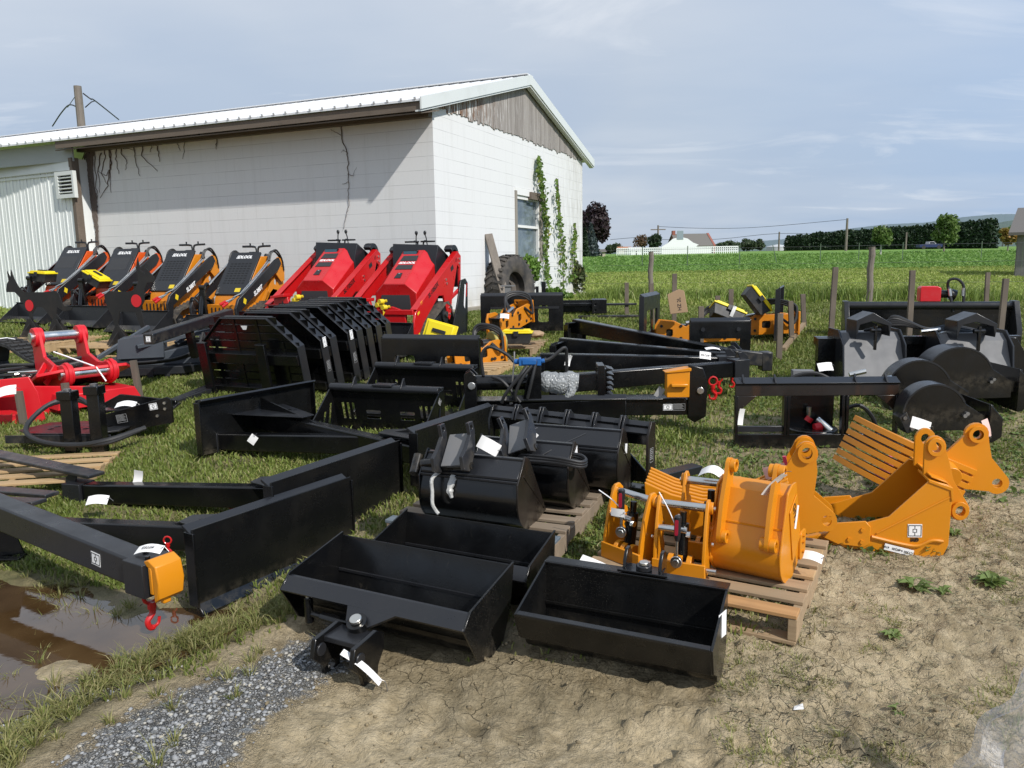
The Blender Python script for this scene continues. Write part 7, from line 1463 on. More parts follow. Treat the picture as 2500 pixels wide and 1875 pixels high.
    m_ = MB(); m_.M = Matrix.Translation((-.46, -.62, 0)); m_.shell([(.0, .02), (.1, .0), (.38, .0), (.46, .08), (.47, .28), (.44, .30)], 0, .92, .01); b2 = m_.build('bucket', BLACKM, t, bevel=.003); m_ = MB()
    for x_ in (-.465, .457): m_.prism([(-.63, .02), (-.5, .0), (-.22, .0), (-.13, .1), (-.13, .30)], 'x', x_, x_+.008)
    m_.each('bucket_side', BLACKM, b2)
    return t
red_loader('red track loader with SDLOOL hood, nearest the building corner', onwall(925, 0, 2.35, 1.75)); red_loader('red track loader left of the one at the building corner', onwall(722, 0, 2.35, 1.75))
p_ = onwall(521, 0, 2.25, 1.75); hinge_loader('amber track loader beside the red pair, slotted black hood', p_, YELM, '', False, None)
hinge_loader('amber track loader between the orange ones and the other amber one', onwall(359, 0, 2.25, 1.75), YELM, '', False, None)
L3 = hinge_loader('orange track loader second from the left with a tilted tool case on its front', onwall(224, 0, 2.2, 1.75), ORG, '', True, True); L4 = hinge_loader('leftmost orange track loader with a level tool case on its front', onwall(96, 0, 2.2, 1.75), ORG, '', True, True)
def toolcase(label, P, M3, s=1.0, grp='black tool cases with yellow lids'):
    t = thing('tool_case', label, 'tool case', (0, 0, 0), 0, grp); t.matrix_world = Matrix.Translation(P) @ M3
    m_ = MB(); m_.prism([(-.15*s, 0), (.15*s, 0), (.18*s, .12*s), (-.18*s, .12*s)], 'y', -.10*s, .10*s); m_.build('box', TBK, t, bevel=.008); m_ = MB(); m_.box(-.19*s, .19*s, -.11*s, .11*s, .121*s, .142*s); m_.prism([(-.17*s, .142*s), (.17*s, .142*s), (.15*s, .165*s), (-.15*s, .165*s)], 'y', -.09*s, .09*s); l_ = m_.build('lid', TBY, t, bevel=.006)
    m_ = MB(); m_.box(-.08*s, .08*s, -.02*s, .02*s, .166*s, .182*s); m_.build('handle', TBK, l_, bevel=.004); m_ = MB(); m_.box(-.03*s, .03*s, -.125*s, -.111*s, .09*s, .15*s); m_.build('latch', TBK, l_, bevel=.003)
    return t
Ry = lambda a: Matrix.Rotation(R(a), 4, 'Y'); Rz = lambda a: Matrix.Rotation(R(a), 4, 'Z'); Rx = lambda a: Matrix.Rotation(R(a), 4, 'X')
for Lq, a, l in ((L4, 3, 'tool case with yellow lid resting level on the leftmost orange loader'), (L3, 24, 'tool case with yellow lid tilted on the second orange loader')):
    toolcase(l, Lq.matrix_basis @ Vector((-.05, .10, .60)), Rz(-22) @ Ry(a) @ Rx(0), 1.05)
toolcase('upright tool case with a bright yellow lid beside the red loader track', AT(1085, 815, 9.0), Rz(-20) @ Ry(14) @ Rx(75), 1.05)
# ---------------------------------------------------------------- silhouette targets on the new pallets
def pal_px(label, a, b_, W2, mat=PALN, **k):
    A_, B_ = G(*a), G(*b_); rz = math.atan2(B_.y-A_.y, B_.x-A_.x)-R(90); o_ = Vector((A_.x, A_.y, 0))-Vector((math.cos(rz), math.sin(rz), 0))*W2
    return pallet(label, (o_.x, o_.y, TZ(o_.x, o_.y)+.0), rz, W2, min((B_-A_).xy.length, 1.35), 8, mat, **k), o_, rz
pd, o1, r1 = pal_px('light new pallet under the black dog silhouette', (112, 868), (268, 822), 1.15); 
pe, o2_, r2_ = pal_px('light new pallet under the black deer silhouette', (335, 878), (470, 832), 1.15)
def silh(name, label, cat, P, rz, outline, disc, H, legs, sx3=1):
    t = thing(name, label, cat, P, rz); m_ = MB(); m_.prism([(x*H*sx3, z*H) for x, z in outline], 'y', 0, .008); m_.build('figure_plate', TARG, t, bevel=.001, smooth=0)
    m_ = MB(); m_.cyl((disc[0]*H, -.006, disc[1]*H), (disc[0]*H, -.001, disc[1]*H), disc[2]*H, n=24); m_.build('hit_disc', REDB, t)
    for x_ in legs:
        m_ = MB(); m_.prism([(x_*H-.20, 0), (x_*H+.20, 0), (x_*H+.03, .24), (x_*H-.03, .24)], 'y', -.03, -.022); m_.prism([(-.2, 0), (.25, 0), (.02, .22)], 'x', x_*H-.004, x_*H+.004); m_.build('stand_foot', TARG, t, bevel=.001, smooth=0)
    return t
TARG = paint('rusty_black_plate', (.010, .009, .009), .55, .5, streak=(.03, .02, .015))
dog = [(-.52, .70), (-.50, .78), (-.46, .83), (-.47, .98), (-.42, .88), (-.40, 1.0), (-.36, .86), (-.30, .74), (-.22, .66), (.10, .66), (.30, .68), (.36, .62), (.38, .52), (.42, .46), (.55, .44), (.60, .49), (.52, .40), (.40, .38), (.30, .44), (.28, .34), (.34, .26), (.30, .12), (.22, .12), (.22, .24), (.14, .34), (.06, .44), (-.04, .44), (-.12, .34), (-.12, .18), (-.16, .18), (-.18, .32), (-.24, .46), (-.32, .60), (-.38, .66), (-.52, .66)]
pp = AT(97, 838, 10.4); silh('dog_target', 'black steel dog silhouette with a red disc standing on the left pallet', 'target', (pp.x, 10.4, TZ(pp.x, 10.4)+.13), R(-22), [(x+.05, z) for x, z in dog], (-.13, .46, .085), .90, (-.13, .42), 1.28)
deer = [(.12, 1.0), (.16, .86), (.20, .98), (.22, .84), (.28, .80), (.30, .86), (.40, .76), (.40, .71), (.30, .70), (.25, .62), (.24, .50), (.18, .42), (.20, .26), (.30, .02), (.25, .02), (.14, .24), (.10, .38), (-.12, .38), (-.16, .24), (-.10, .10), (-.08, .0), (-.14, .0), (-.20, .18), (-.24, .34), (-.30, .44), (-.32, .56), (-.24, .61), (.0, .60), (.12, .62), (.18, .72), (.18, .80)]
pp = AT(320, 838, 9.7); silh('deer_target', 'black steel deer silhouette with a red disc standing on the right pallet', 'target', (pp.x, 9.7, TZ(pp.x, 9.7)+.13), R(-18), deer, (.13, .50, .07), 1.12, (-.15, .24))
# ---------------------------------------------------------------- items on the left
def lying(P, rz, label, name, cat, **k): return thing(name, label, cat, P, rz, **k)
# red coupler with two big pins
q = G(175, 985); t = thing('pin_coupler', 'bright red excavator coupler with two thick steel pins lying on the grass', 'coupler', (q.x, q.y+.1, TZ(q.x, q.y)), R(50)); t.scale = (.85, 1.1, 1.16); 
m_ = MB(); m_.M = Rx(-16); m_.prism([(-.50, -.30), (-.30, -.42), (.42, -.42), (.52, -.30), (.46, .42), (-.42, .42)], 'z', .20, .225); m_.build('base_plate', REDB, t, bevel=.004); m_ = MB(); m_.prism([(-.44, .02), (.48, .02), (.40, .14), (-.40, .14)], 'y', -.5, -.1); m_.build('lower_box', REDB, t, bevel=.006)
chk = arc(.30, .62, .085, -10, 170, 8)+[(.16, .46), (-.05, .40), (-.16, .40)]+arc(-.30, .34, .10, 90, 260, 8)+[(-.26, .22), (.38, .20), (.40, .55)]
chk = [(y, z-.06) for y, z in chk]
for x_ in (-.22, .26):
    m_ = MB(); m_.prism(chk, 'x', x_-.02, x_+.02); e = m_.build('cheek_plate', REDB, t, bevel=.006); m_ = MB()
    for cy_, cz_ in ((.30, .56), (-.30, .28)): m_.cyl((x_-.05, cy_, cz_), (x_+.05, cy_, cz_), .082, n=22)
    m_.each('pin_boss', REDB, e, bevel=.005); m_ = MB()
    for yy3 in (-.12, .12): m_.bar((x_+(.02 if x_ < 0 else -.02)*-1, yy3, .34), (x_+(-.16 if x_ < 0 else .14), yy3-.02, .20), .02, .05)
    m_.each('stiffener', REDB, e, bevel=.002)
for cy_, cz_ in ((.30, .56), (-.30, .28)): m_ = MB(); m_.cyl((-.30, cy_, cz_), (.33, cy_, cz_), .044, n=20); m_.build('pin', CHROME, t, bevel=.003)
m_ = MB(); M5 = t.matrix_basis; m_.tube([M5 @ Vector(p) for p in ((-.15, .1, .44), (.06, -.26, .335), (.08, -.34, .32), (.14, -.40, .2))], .008, n=5, sm=1); tag(m_.build('white_strap', WHITEP), 'white plastic strap over the steel pin of the red coupler', 'strap')
q = G(20, 1045); t = thing('red_bracket', 'red steel plate with an oval hole, cut by the left edge', 'bracket', (q.x-.05, q.y+.1, TZ(q.x, q.y)), R(12)); m_ = MB(); m_.prism([(-.5, 0), (.30, .02), (.26, .30), (.20, .44), (-.5, .40)], 'y', 0, .02, holes=[rrect(-.12, .14, .10, .32, .08)]); m_.build('plate', REDB, t, bevel=.006); m_ = MB(); m_.prism([(-.3, .05), (.5, .0), (.6, .30), (-.2, .34)], 'y', .22, .26); m_.build('plate', REDB, t, bevel=.006)
# slate grey brush cutter
q = G(338, 925); t = thing('brush_cutter', 'slate grey brush cutter deck with a boxy cover and coiled hoses on the grass', 'brush cutter', (q.x, q.y+.35, TZ(q.x, q.y)), R(18)); t.scale = (.95, .95, .85); m_ = MB(); m_.prism([(-.62, -.28), (-.45, -.42), (.40, -.42), (.66, -.2), (.70, .30), (.4, .55), (-.5, .50), (-.66, .2)], 'z', .05, .15); m_.build('deck', BLACKM, t, bevel=.008)
m_ = MB(); m_.prism([(-.60, .15), (-.52, .20), (.52, .40), (.60, .34), (.62, .15)], 'y', -.22, .45); m_.build('sloped_cover', SLATE, t, bevel=.01); m_ = MB(); m_.prism([(-.34, .26), (-.30, .52), (.02, .56), (.18, .50), (.18, .26)], 'y', -.30, .10); m_.build('motor_box', SLATE, t, bevel=.008)
m_ = MB(); m_.bar((-.64, -.1, .22), (-.05, .42, .62), .05, .05); m_.bar((-.1, -.34, .42), (.85, .1, .60), .06, .05); m_.bar((.30, -.1, .42), (.66, .3, .7), .05, .05); m_.build('frame_tube', SLATE, t, bevel=.004); m_ = MB()
for k in range(4): m_.tube([(-.55, -.30+.02*k, .24), (-.1, -.40-.02*k, .20+.01*k), (.35, -.38-.02*k, .24+.01*k), (.62, -.18, .34+.02*k), (.45, .1, .38+.02*k), (.1, -.28, .30+.01*k)], .015, n=7)
m_.build('hose', HOSE, t); m_ = MB()
for k in range(14): a = R(200+k*17); m_.box(.05+.62*math.cos(a)-.03, .05+.62*math.cos(a)+.03, .05+.46*math.sin(a)-.03, .05+.46*math.sin(a)+.03, .02, .13)
m_.each('edge_tooth', BLACKM, t); m_ = MB(); m_.prism([(.30, .08), (.80, .02), (1.1, .14), (1.02, .26), (.8, .16), (.4, .22)], 'y', -.1, .16); m_.build('side_arm', BLACK, t, bevel=.006)
# square black boom above it
A_, B_ = AT(362, 828, 7.6), AT(560, 765, 9.3); t = thing('square_boom', 'square black boom pointing out from behind the first fork guard', 'boom', A_); d_ = B_-A_; m_ = MB(); m_.bar((0, 0, 0), d_, .11, .11); m_.build('tube', BLACKM, t, bevel=.01)
decal(t, frameM(Vector((0, 0, 0))-d_.normalized()*.002, (d_.y, -d_.x, 0), (0, 0, 1)), .05, .055, ''); m_ = MB(); m_.bar(d_*.45+Vector((0, 0, -.05)), (d_.x*.5, d_.y*.5, .72-A_.z), .07, .07); m_.bar(d_*.95, (d_.x, d_.y, .72-A_.z), .07, .07); m_.build('leg', BLACK, t)
m_ = MB()
for k in range(4): m_.tube([d_*.62+Vector((.05*k, 0, -.12)), d_*.55+Vector((.02, 0, -.28-.03*k)), d_*.68+Vector((.06, 0, -.40)), d_*.8+Vector((0, 0, -.22)), d_*.7+Vector((0, 0, -.06))], .016, n=7)
m_.build('hose', HOSE, t)
# rubber track coil and pipe heap on the left edge
q = G(70, 925); t = thing('spare_track', 'folded black rubber track with white straps, left edge by the pallet', 'rubber track', (q.x-.1, q.y+.15, TZ(q.x, q.y)+.02), R(-28)); m_ = MB(); P = [(-.55, 0), (.45, 0), (.55, .06), (.52, .14), (.2, .22), (-.1, .34), (-.35, .38), (-.55, .30), (-.62, .12)]
n_ = len(P); pts = []
for i in range(n_):
    a, b_ = Vector(P[i]), Vector(P[(i+1) % n_]); k = max(1, int((b_-a).length/.045)); pts += [a+(b_-a)*j/k for j in range(k)]
for i, p in enumerate(pts):
    q2 = pts[(i+1) % len(pts)]; d_ = q2-p; nrm_ = Vector((-d_.y, d_.x)).normalized(); h2 = .03
    m_.bar((-.0, p.x, p.y) if 0 else (p.x, -.14, p.y), (p.x, .14, p.y), .05, .03, up=(nrm_.x, 0, nrm_.y))
    for s2 in (-.09, .0, .09):
        if (i+int(s2*11)) % 2 == 0: c_ = p-nrm_*.022; m_.bar((c_.x, s2-.035, c_.y), (c_.x, s2+.035, c_.y), .035, .03, up=(nrm_.x, 0, nrm_.y))
m_.build('track_belt', RUB, t, smooth=0); m_ = MB(); m_.tube([(-.35, -.16, .02), (-.38, -.16, .36), (-.33, .0, .42), (-.33, .16, .36)], .006, n=5, sm=2); m_.build('strap', WHITEP, t)
q = G(60, 985); t = thing('hose_bundle', 'heap of black hoses and bright pipe fittings at the left edge', 'hose bundle', (q.x-.1, q.y+.2, TZ(q.x, q.y)), R(8)); m_ = MB()
for k in range(9): m_.tube([(-.6+.05*k, random.uniform(-.2, .3), .05+.03*k), (-.2, random.uniform(-.2, .2), .12+.03*k), (.2, random.uniform(-.2, .3), .16+.025*k), (.6, random.uniform(-.1, .3), .26+.02*k)], .018, n=7)
m_.build('hose', HOSE, t); m_ = MB()
for k in range(5): m_.tube([(-.1+.06*k, -.1, .30-.02*k), (.15, -.05+.05*k, .30), (.36, .05*k, .32-.02*k)], .013, n=7)
m_.build('pipe', CHROME, t); m_ = MB(); m_.box(-.5, .5, .0, .4, .02, .14); m_.cyl((-.3, -.1, .12), (-.3, .3, .12), .1, n=14); m_.build('gear_case', BLACK, t, bevel=.01)
papertag('white tag on the hose heap at the left edge', AT(18, 955, 6.6), (1, .1, .2), (-.1, .5, .8), .15, .09, '', .1)
# flat black grapple with hoses
q = G(230, 1100); t = thing('rotary_attachment', 'flat black attachment plate with looped hoses and two square posts', 'attachment', (q.x-.05, q.y+.28, TZ(q.x, q.y)+.07), R(-2)); m_ = MB(); m_.prism([(-.66, -.12), (-.50, -.26), (.05, -.30), (.22, -.16), (.22, .10), (-.1, .26), (-.58, .18)], 'z', .06, .075, holes=[circ(-.40+.15*i, -.10+.09*j, .028, 6) for i in range(4) for j in range(2)]); m_.prism([(-.66, 0), (.22, 0), (.22, .065), (-.66, .065)], 'y', -.30, -.29); m_.build('plate', BLACKM, t, bevel=.003)
m_ = MB(); m_.prism([(-.12, -.02), (.60, .10), (.60, .30), (.56, .32), (-.12, .14)], 'y', .0, .02); m_.prism([(-.12, .0), (.60, .0), (.52, .34), (.1, .34)], 'z', .20, .212); sb = m_.build('side_beam', BLACK, t, bevel=.004)
decal(sb, frameM((.44, -.0015, .24), (1, 0, .16), (-.16, 0, 1)), .07, .055, 'GIYI'); plate_label(sb, frameM((.16, -.0015, .14), (1, 0, .16), (-.16, 0, 1)), .09, .07); m_ = MB()
for a, b_ in ((.54, .22), (.47, .16), (.54, .27)): m_.cyl((a, -.012, b_), (a, 0, b_), .012, n=10)
m_.each('bolt_head', BOLT, sb)
for x_, h2 in ((-.06, .42), (.16, .46)): m_ = MB(); m_.box(x_-.05, x_+.05, -.40, -.31, -.06, h2); m_.box(x_-.06, x_+.06, -.42, -.30, h2-.05, h2+.02); p_ = m_.build('post', BLACK, t, bevel=.006); m_ = MB(); m_.cyl((x_, -.36, h2+.02), (x_, -.36, h2+.035), .03, n=12); m_.build('post_cap', STEEL, p_)
m_ = MB()
for k in range(2): m_.tube([(-.16, .10, .24), (-.30, .12, .30-.02*k), (-.46, -.02, .26), (-.50, -.26, .12), (-.30, -.40-.02*k, .03+.02*k), (.0, -.44-.02*k, .02), (.26, -.42, .03+.02*k), (.46, -.20, .10)], .020, n=8, sm=9, ribs=.09)
m_.build('hose', HOSE, t); m_ = MB(); m_.prism([(-.2, .12), (.1, .18), (.5, .2), (.5, .24), (.0, .3), (-.2, .2)], 'y', .28, .31); m_.build('back_beam', BLACK, t, bevel=.004); papertag('crumpled white papers on the flat black attachment', t.matrix_basis @ Vector((.16, .08, .24)), (1, .2, 0), (-.2, 1, .3), .16, .10, '', .12)
pallet('light pallet at the lower left edge under a long black blade', (-4.05, 5.02, TZ(-3.4, 5.1)), R(10), 1.05, .85, 5, PALN)
for (a, b_, l, w_) in ((AT(-120, 1085, 5.75), AT(236, 1160, 5.1), 'long flat black blade lying over the lower left pallet', .13), (AT(-60, 1192, 4.9), AT(128, 1208, 4.62), 'round ended black fork tine at the left edge, upper of two', .10), (AT(-60, 1218, 4.7), AT(96, 1226, 4.42), 'round ended black fork tine at the left edge, lower of two', .10)):
    t = thing('fork_tine', l, 'fork tine', a); m_ = MB(); m_.bar((0, 0, 0), b_-a, w_, .025); m_.build('blade', BLACKM, t, bevel=.006)
q = G(35, 1360); t = thing('support_foot', 'dark flared steel foot standing in the puddle at the left edge', 'stand', (q.x, q.y, TZ(q.x, q.y))); m_ = MB(); m_.prism([(-.22, 0), (.06, .02), (-.02, .26), (-.22, .28)], 'y', 0, .012); m_.prism([(-.22, 0), (.06, .0), (.06, .012), (-.22, .012)], 'y', -.06, .03); m_.build('plate', BLACK, t, bevel=.003)
# ---------------------------------------------------------------- breakers, tyre, right hand side
q = AT(1250, 745, 13.6); t = thing('tractor_tyre', 'big worn tractor tyre leaning against the gable wall', 'tyre', AT(1247, 700, 13.9), R(-20), tilt=(0, 0)); t.scale = (.87, .87, .87); ax_ = Vector((.93, -.62, .16)).normalized()
prof = [(.31, -.17), (.36, -.21), (.50, -.23), (.60, -.20), (.635, -.10), (.64, 0), (.635, .10), (.60, .20), (.50, .23), (.36, .21), (.31, .17), (.29, .15)]
t.rotation_euler = ax_.to_track_quat('Z', 'Y').to_euler(); m_ = MB(); m_.lathe(prof, (0, 0, 0), (0, 0, 1), 48); m_.lathe([(.29, .15), (.30, .1), (.32, .05), (.32, -.05), (.31, -.17)], (0, 0, 0), (0, 0, 1), 48)
for k in range(30):
    a = R(k*12)
    for s2 in (-1, 1): m_.bar((.645*math.cos(a), .645*math.sin(a), s2*.02), (.61*math.cos(a+.10), .61*math.sin(a+.10), s2*.21), .05, .045, up=(math.cos(a), math.sin(a), 0))
TY = NT('worn_tyre_rubber'); TY = TY.fin(TY.mix(TY.rng(TY.noise(5, 5), .35, .7), (.028, .027, .027), (.10, .085, .07)), .8, TY.bump(TY.noise(30, 3), .3, .01)); m_.build('casing', TY, t, smooth=50)
m_ = MB(); m_.lathe([(.28, .02), (.285, -.06), (.20, -.08), (.12, -.05), (.11, -.09)], (0, 0, 0), (0, 0, 1), 32); m_.build('inner_rim', paint('rusty_rim', (.10, .085, .075), .7, .5), t)
A_, B_ = WG(1192, 572, .04), G(1248, 700); B_ = Vector((B_.x, B_.y, .9)); B_ = AT(1240, 735, 13.3); t = thing('leaning_board', 'grey green board leaning on the gable wall behind the tyre', 'board', B_); m_ = MB(); m_.bar((0, 0, -.1), A_-B_, .14, .045, up=(.4, -.9, 0)); m_.build('plank', POSTW, t)
q = AT(1240, 712, 13.2); t = thing('steel_stand', 'grey steel post stand in front of the tyre', 'stand', (q.x, 13.0, .88)); m_ = MB(); m_.box(-.05, .05, -.03, .03, 0, .42); m_.box(-.12, .12, -.05, .05, .42, .44); m_.build('post', GREYP, t)
q = AT(1318, 712, 13.4); t = thing('steel_stand', 'black double post stand right of the tyre', 'stand', (q.x, 13.4, .88)); m_ = MB(); m_.box(-.07, -.02, -.03, .03, 0, .40); m_.build('post', BLACK, t); m_ = MB(); m_.box(.03, .10, -.03, .03, 0, .48); m_.build('post', BLACK, t)
q = AT(1410, 750, 12.0); t = thing('pallet_fork_unit', 'low black fork unit with two long tines pointing right, behind the fork frame', 'fork unit', (q.x, 12.0, TZ(q.x, 12)), R(-4)); m_ = MB(); m_.box(-.45, .40, -.05, .25, .16, .20); m_.box(-.45, .40, .2, .24, .05, .24); m_.prism([(.22, .05), (.44, .05), (.44, .26), (.22, .26)], 'y', -.2, -.19, holes=[circ(.27, .19, .015, 8), circ(.27, .1, .015, 8)]); m_.box(.22, .44, -.2, .2, .25, .262); m_.build('carriage', BLACK, t, bevel=.004)
for y_, z_ in ((.05, .14), (-.30, -.02)): m_ = MB(); m_.prism([(.40 if z_ > 0 else .0, y_-.05), (.80, y_-.04), (.92, y_), (.80, y_+.05), (.40 if z_ > 0 else .0, y_+.05)], 'z', z_+.02, z_+.05); m_.build('tine', BLACKM, t, bevel=.003)
# upper pallets with the hydraulic hammer
_, ob1, rb1 = pal_px('red brown pallet under the hydraulic hammer', (1300, 872), (1372, 800), 1.0, PALO); _, ob2, rb2 = pal_px('light pallet below the second hammer behind the splitter', (1190, 935), (1290, 880), 1.05, PALN)
def hammer(label, P, M3, L=.9):
    t = thing('hydraulic_hammer', label, 'hydraulic hammer', (0, 0, 0), 0, 'amber hydraulic hammers'); t.matrix_world = Matrix.Translation(P) @ M3
    for y_ in (-.11, .09):
        m_ = MB(); m_.prism([(0, -.12), (.18, -.16), (.30, -.10), (.42, -.14), (L, -.12), (L, .10), (L*.9, .13), (.46, .12), (.36, .06), (.24, .12), (.05, .14), (0, .06)], 'y', y_, y_+.02, holes=[rrect(.12, .20, -.06, .03, .02), rrect(L*.55, L*.66, -.05, .04, .02)]); e = m_.build('side_plate', YELM, t, bevel=.005); m_ = MB()
        for k in (.06, .3, .46, L*.8, L*.95):
            for z_ in (-.08, .07): m_.cyl((k, y_-.012, z_), (k, y_+.032, z_), .018, n=8)
        m_.each('bolt_head', BLACKM, e)
    m_ = MB(); m_.box(.06, L*.85, -.09, .09, -.08, .08); m_.build('body_block', BLACK, t, bevel=.006); m_ = MB(); m_.prism([(-.14, -.14), (.14, -.14), (.14, .16), (-.14, .16)], 'x', L, L+.025, holes=[circ(a, b_, .018, 8) for a in (-.1, .1) for b_ in (-.1, .12)]); m_.build('top_bracket', YELM, t, bevel=.006)
    m_ = MB()
    for k in range(3): m_.tube([(L*.5, .05*k-.05, .1), (L*.62, .08, .22+.03*k), (L*.8, .0, .26+.02*k), (L*.98, -.10, .16+.03*k), (L*.92, -.16, .0), (L*.75, -.12, .10)], .016, n=7)
    m_.build('hose', HOSE, t); m_ = MB(); m_.cyl((L*.35, -.04, .10), (L*.55, -.04, .13), .022, n=10); m_.each('fitting', CHROME, t)
    return t
hz = AT(1205, 805, 9.55); hammer('upper hydraulic hammer lying on the brown pallet, nose to the camera', hz+Vector((0, 0, .05)), Rz(62) @ Ry(-8), .85)
papertag('white tag on the upper hammer body', AT(1232, 772, 9.4), (1, 0, -.1), (0, .4, .8), .11, .06, '', .1)
hz = AT(1100, 873, 8.5); hammer('lower hydraulic hammer seen through the frame windows, drum discs on its end', hz, Rz(30) @ Ry(-5), .62)
t = thing('drum_wheel', 'pair of dull yellow discs on the end of the lower hammer', 'drum wheel', AT(1198, 838, 8.8), R(30)); OLIV = paint('dull_yellow_paint', (.36, .30, .07), .5, .3)
for k in (0, .10): m_ = MB(); m_.cyl((k, 0, 0), (k+.05, 0, 0), .135, n=26); m_.build('disc', OLIV, t, bevel=.01)
m_ = MB(); m_.cyl((-.12, 0, 0), (.2, 0, 0), .05, n=14); m_.build('axle', BLACKM, t)
t = thing('hose_coupling', 'blue capped black coupling beside the yellow discs', 'coupling', AT(1128, 835, 8.6), R(10)); m_ = MB(); m_.cyl((0, 0, 0), (.15, 0, -.01), .03, n=12); m_.build('sleeve', BLACKM, t); m_ = MB(); m_.cyl((-.06, 0, .0), (.0, 0, 0), .035, n=12); m_.build('cap', BLUE, t)
toolcase('level tool case with yellow lid on the brown pallet beside the upper hammer', AT(1262, 838, 9.05), Rz(-6), 1.0); t = thing('crumpled_bag', 'crumpled brown paper bag on the brown pallet', 'paper bag', AT(1308, 828, 9.4)); KR = NT('kraft_paper').fin((.36, .24, .14), .8)
V = cloud(400, (0, 0, .05), (.17, .12, .09), 5, 4, .9); bm = bmesh.new(); [bm.verts.new(v) for v in V]; bmesh.ops.convex_hull(bm, input=bm.verts); me = bpy.data.meshes.new('bag'); bm.to_mesh(me); me.materials.append(KR); o_ = bpy.data.objects.new('bag', me); COL.objects.link(o_); o_.parent = t
# right hand breakers standing in their frames
for (px_, py_, y_, rz, L, l) in ((1600, 812, 9.6, -4, 1.05, 'right hand hammer lying behind the boom fan, written carton on its end'), (1750, 795, 10.0, -2, 1.0, 'hammer at the far right of the amber pair with looped hoses')):
    P = AT(px_, py_, y_); tt = hammer(l, P+Vector((0, 0, .02)), Rz(rz) @ Rx(0), L)
    q = MB()
for (px_, py_, y_, rz, l, hh2) in ((1592, 812, 9.55, 68, 'black hammer mounting plate seen edge on, left of the carton', .62), (1895, 800, 10.0, -112, 'black hammer mounting plate seen edge on, right of the yellow cases', .62)):
    P = AT(px_, py_, y_); frame_plate(l, (P.x, P.y, TZ(P.x, P.y)), R(rz), .95, hh2, [rrect(-.32, -.05, .2, .46, .03), rrect(.05, .32, .2, .46, .03)], mat=BLACKM)
t = thing('carton', 'brown cardboard carton marked HZ 2L standing on the hammer', 'cardboard box', AT(1655, 765, 9.3), R(-12), tilt=(R(-4), R(-7))); m_ = MB(); m_.prism([(-.09, 0), (.12, 0), (.10, .26), (.04, .285), (-.10, .24)], 'y', -.05, .06); m_.build('box', KR, t, bevel=.004); text('handwriting', 'HZ 2L', .06, INK, t, frameM((.03, -.052, .11), (0, 0, 1), (-1, 0, 0)), .0006)
toolcase('yellow lidded tool case lying on the right hand hammers, lower of the two', AT(1768, 783, 9.3), Rz(-8) @ Ry(22) @ Rx(-25), 1.1); toolcase('yellow lidded tool case tipped up highest at the right end of the hammers', AT(1832, 745, 9.8), Rz(-6) @ Ry(52) @ Rx(-5), 1.1)
papertag('white tag between the two raised tool cases', AT(1790, 760, 9.2), (.4, 0, 1), (-1, .2, .4), .13, .04, '', .05)
# grey light material buckets
def greyb(label, pxl, pxr, top, bot, y_, rz):
    A_, B_ = AT(pxl, bot, y_), AT(pxr, bot, y_); w_ = (B_-A_).x; zb = TZ(A_.x, y_); H = AT(pxl, top, y_).z-zb; t = thing('mixing_bucket', label, 'bucket', (A_.x, y_, zb), R(rz), 'grey fronted mixing buckets')
    m_ = MB(); m_.prism([(.02, .10), (-.02, .15), (.16, H-.06), (.24, H), (.45, H), (.5, .1)], 'x', 0, w_); m_.build('drum_body', GREYP, t, smooth=0); m_ = MB(); m_.prism([(-.02, .15), (-.03, .14), (.05, .0), (.5, .0), (.5, .1), (.05, .10)], 'x', .0, w_); m_.build('lower_skirt', BLACK, t, bevel=.004)
    for x_ in (0, w_): m_ = MB(); m_.prism([(-.02, .05), (.05, .0), (.55, .0), (.60, .2), (.48, H+.03), (.2, H+.03), (.05, H-.10)], 'x', x_-.008, x_+.008); m_.build('side_plate', BLACKM, t, bevel=.003)
    m_ = MB(); m_.prism([(w_*.18, H-.04), (w_*.18, H+.13), (w_*.44, H+.20), (w_*.74, H+.10), (w_*.72, H-.02), (w_*.68, H+.08), (w_*.44, H+.12), (w_*.24, H+.09)], 'y', .03, .30); m_.build('shield', BLACKM, t, bevel=.004); m_ = MB(); m_.box(w_*.46, w_*.50, -.0, .03, H-.14, H+.08); m_.cyl((w_*.40, .02, H+.04), (w_*.56, .02, H+.04), .022, n=10); m_.build('latch_arm', BLACK, t, bevel=.003)
greyb('left grey fronted mixing bucket behind the open fork frame', 2060, 2206, 818, 925, 7.0, -5); greyb('right grey fronted mixing bucket with a curved blade on its right end', 2300, 2462, 820, 935, 6.9, -7)
P = AT(2030, 900, 7.3); zb = TZ(P.x, 7.3); t = thing('mixer_frame', 'long black frame joining the two grey fronted mixing buckets', 'frame', (P.x, 7.35, zb), R(-6)); m_ = MB(); m_.box(-.12, 1.75, .05, .14, .42, .50); m_.box(-.1, 1.7, .1, .13, .1, .45); m_.box(-.14, .05, -.1, .0, .28, .50); m_.build('back_beam', BLACK, t, bevel=.004); m_ = MB(); m_.box(-.1, 1.7, -.05, .0, .04, .08); m_.build('lower_rail', BLACKM, t); m_ = MB(); m_.prism([(1.55, .50), (1.62, .50), (1.80, .2), (2.02, -.05), (1.7, -.05), (1.6, .1)], 'y', -.12, -.1); m_.build('curved_blade', BLACK, t, bevel=.003)
m_ = MB()
for k in range(5): m_.tube([(.3+.05*k, .0, .56), (.55, -.05, .62+.02*k), (.85, -.03, .58), (1.1, -.08+.03*k, .52+.02*k), (1.4, .0, .54)], .016, n=7)
m_.build('hose', HOSE, t); m_ = MB(); m_.cyl((.78, -.1, .56), (.95, -.1, .58), .016, n=8); m_.cyl((.9, -.12, .53), (1.05, -.1, .56), .016, n=8); m_.each('fitting', CHROME, t)
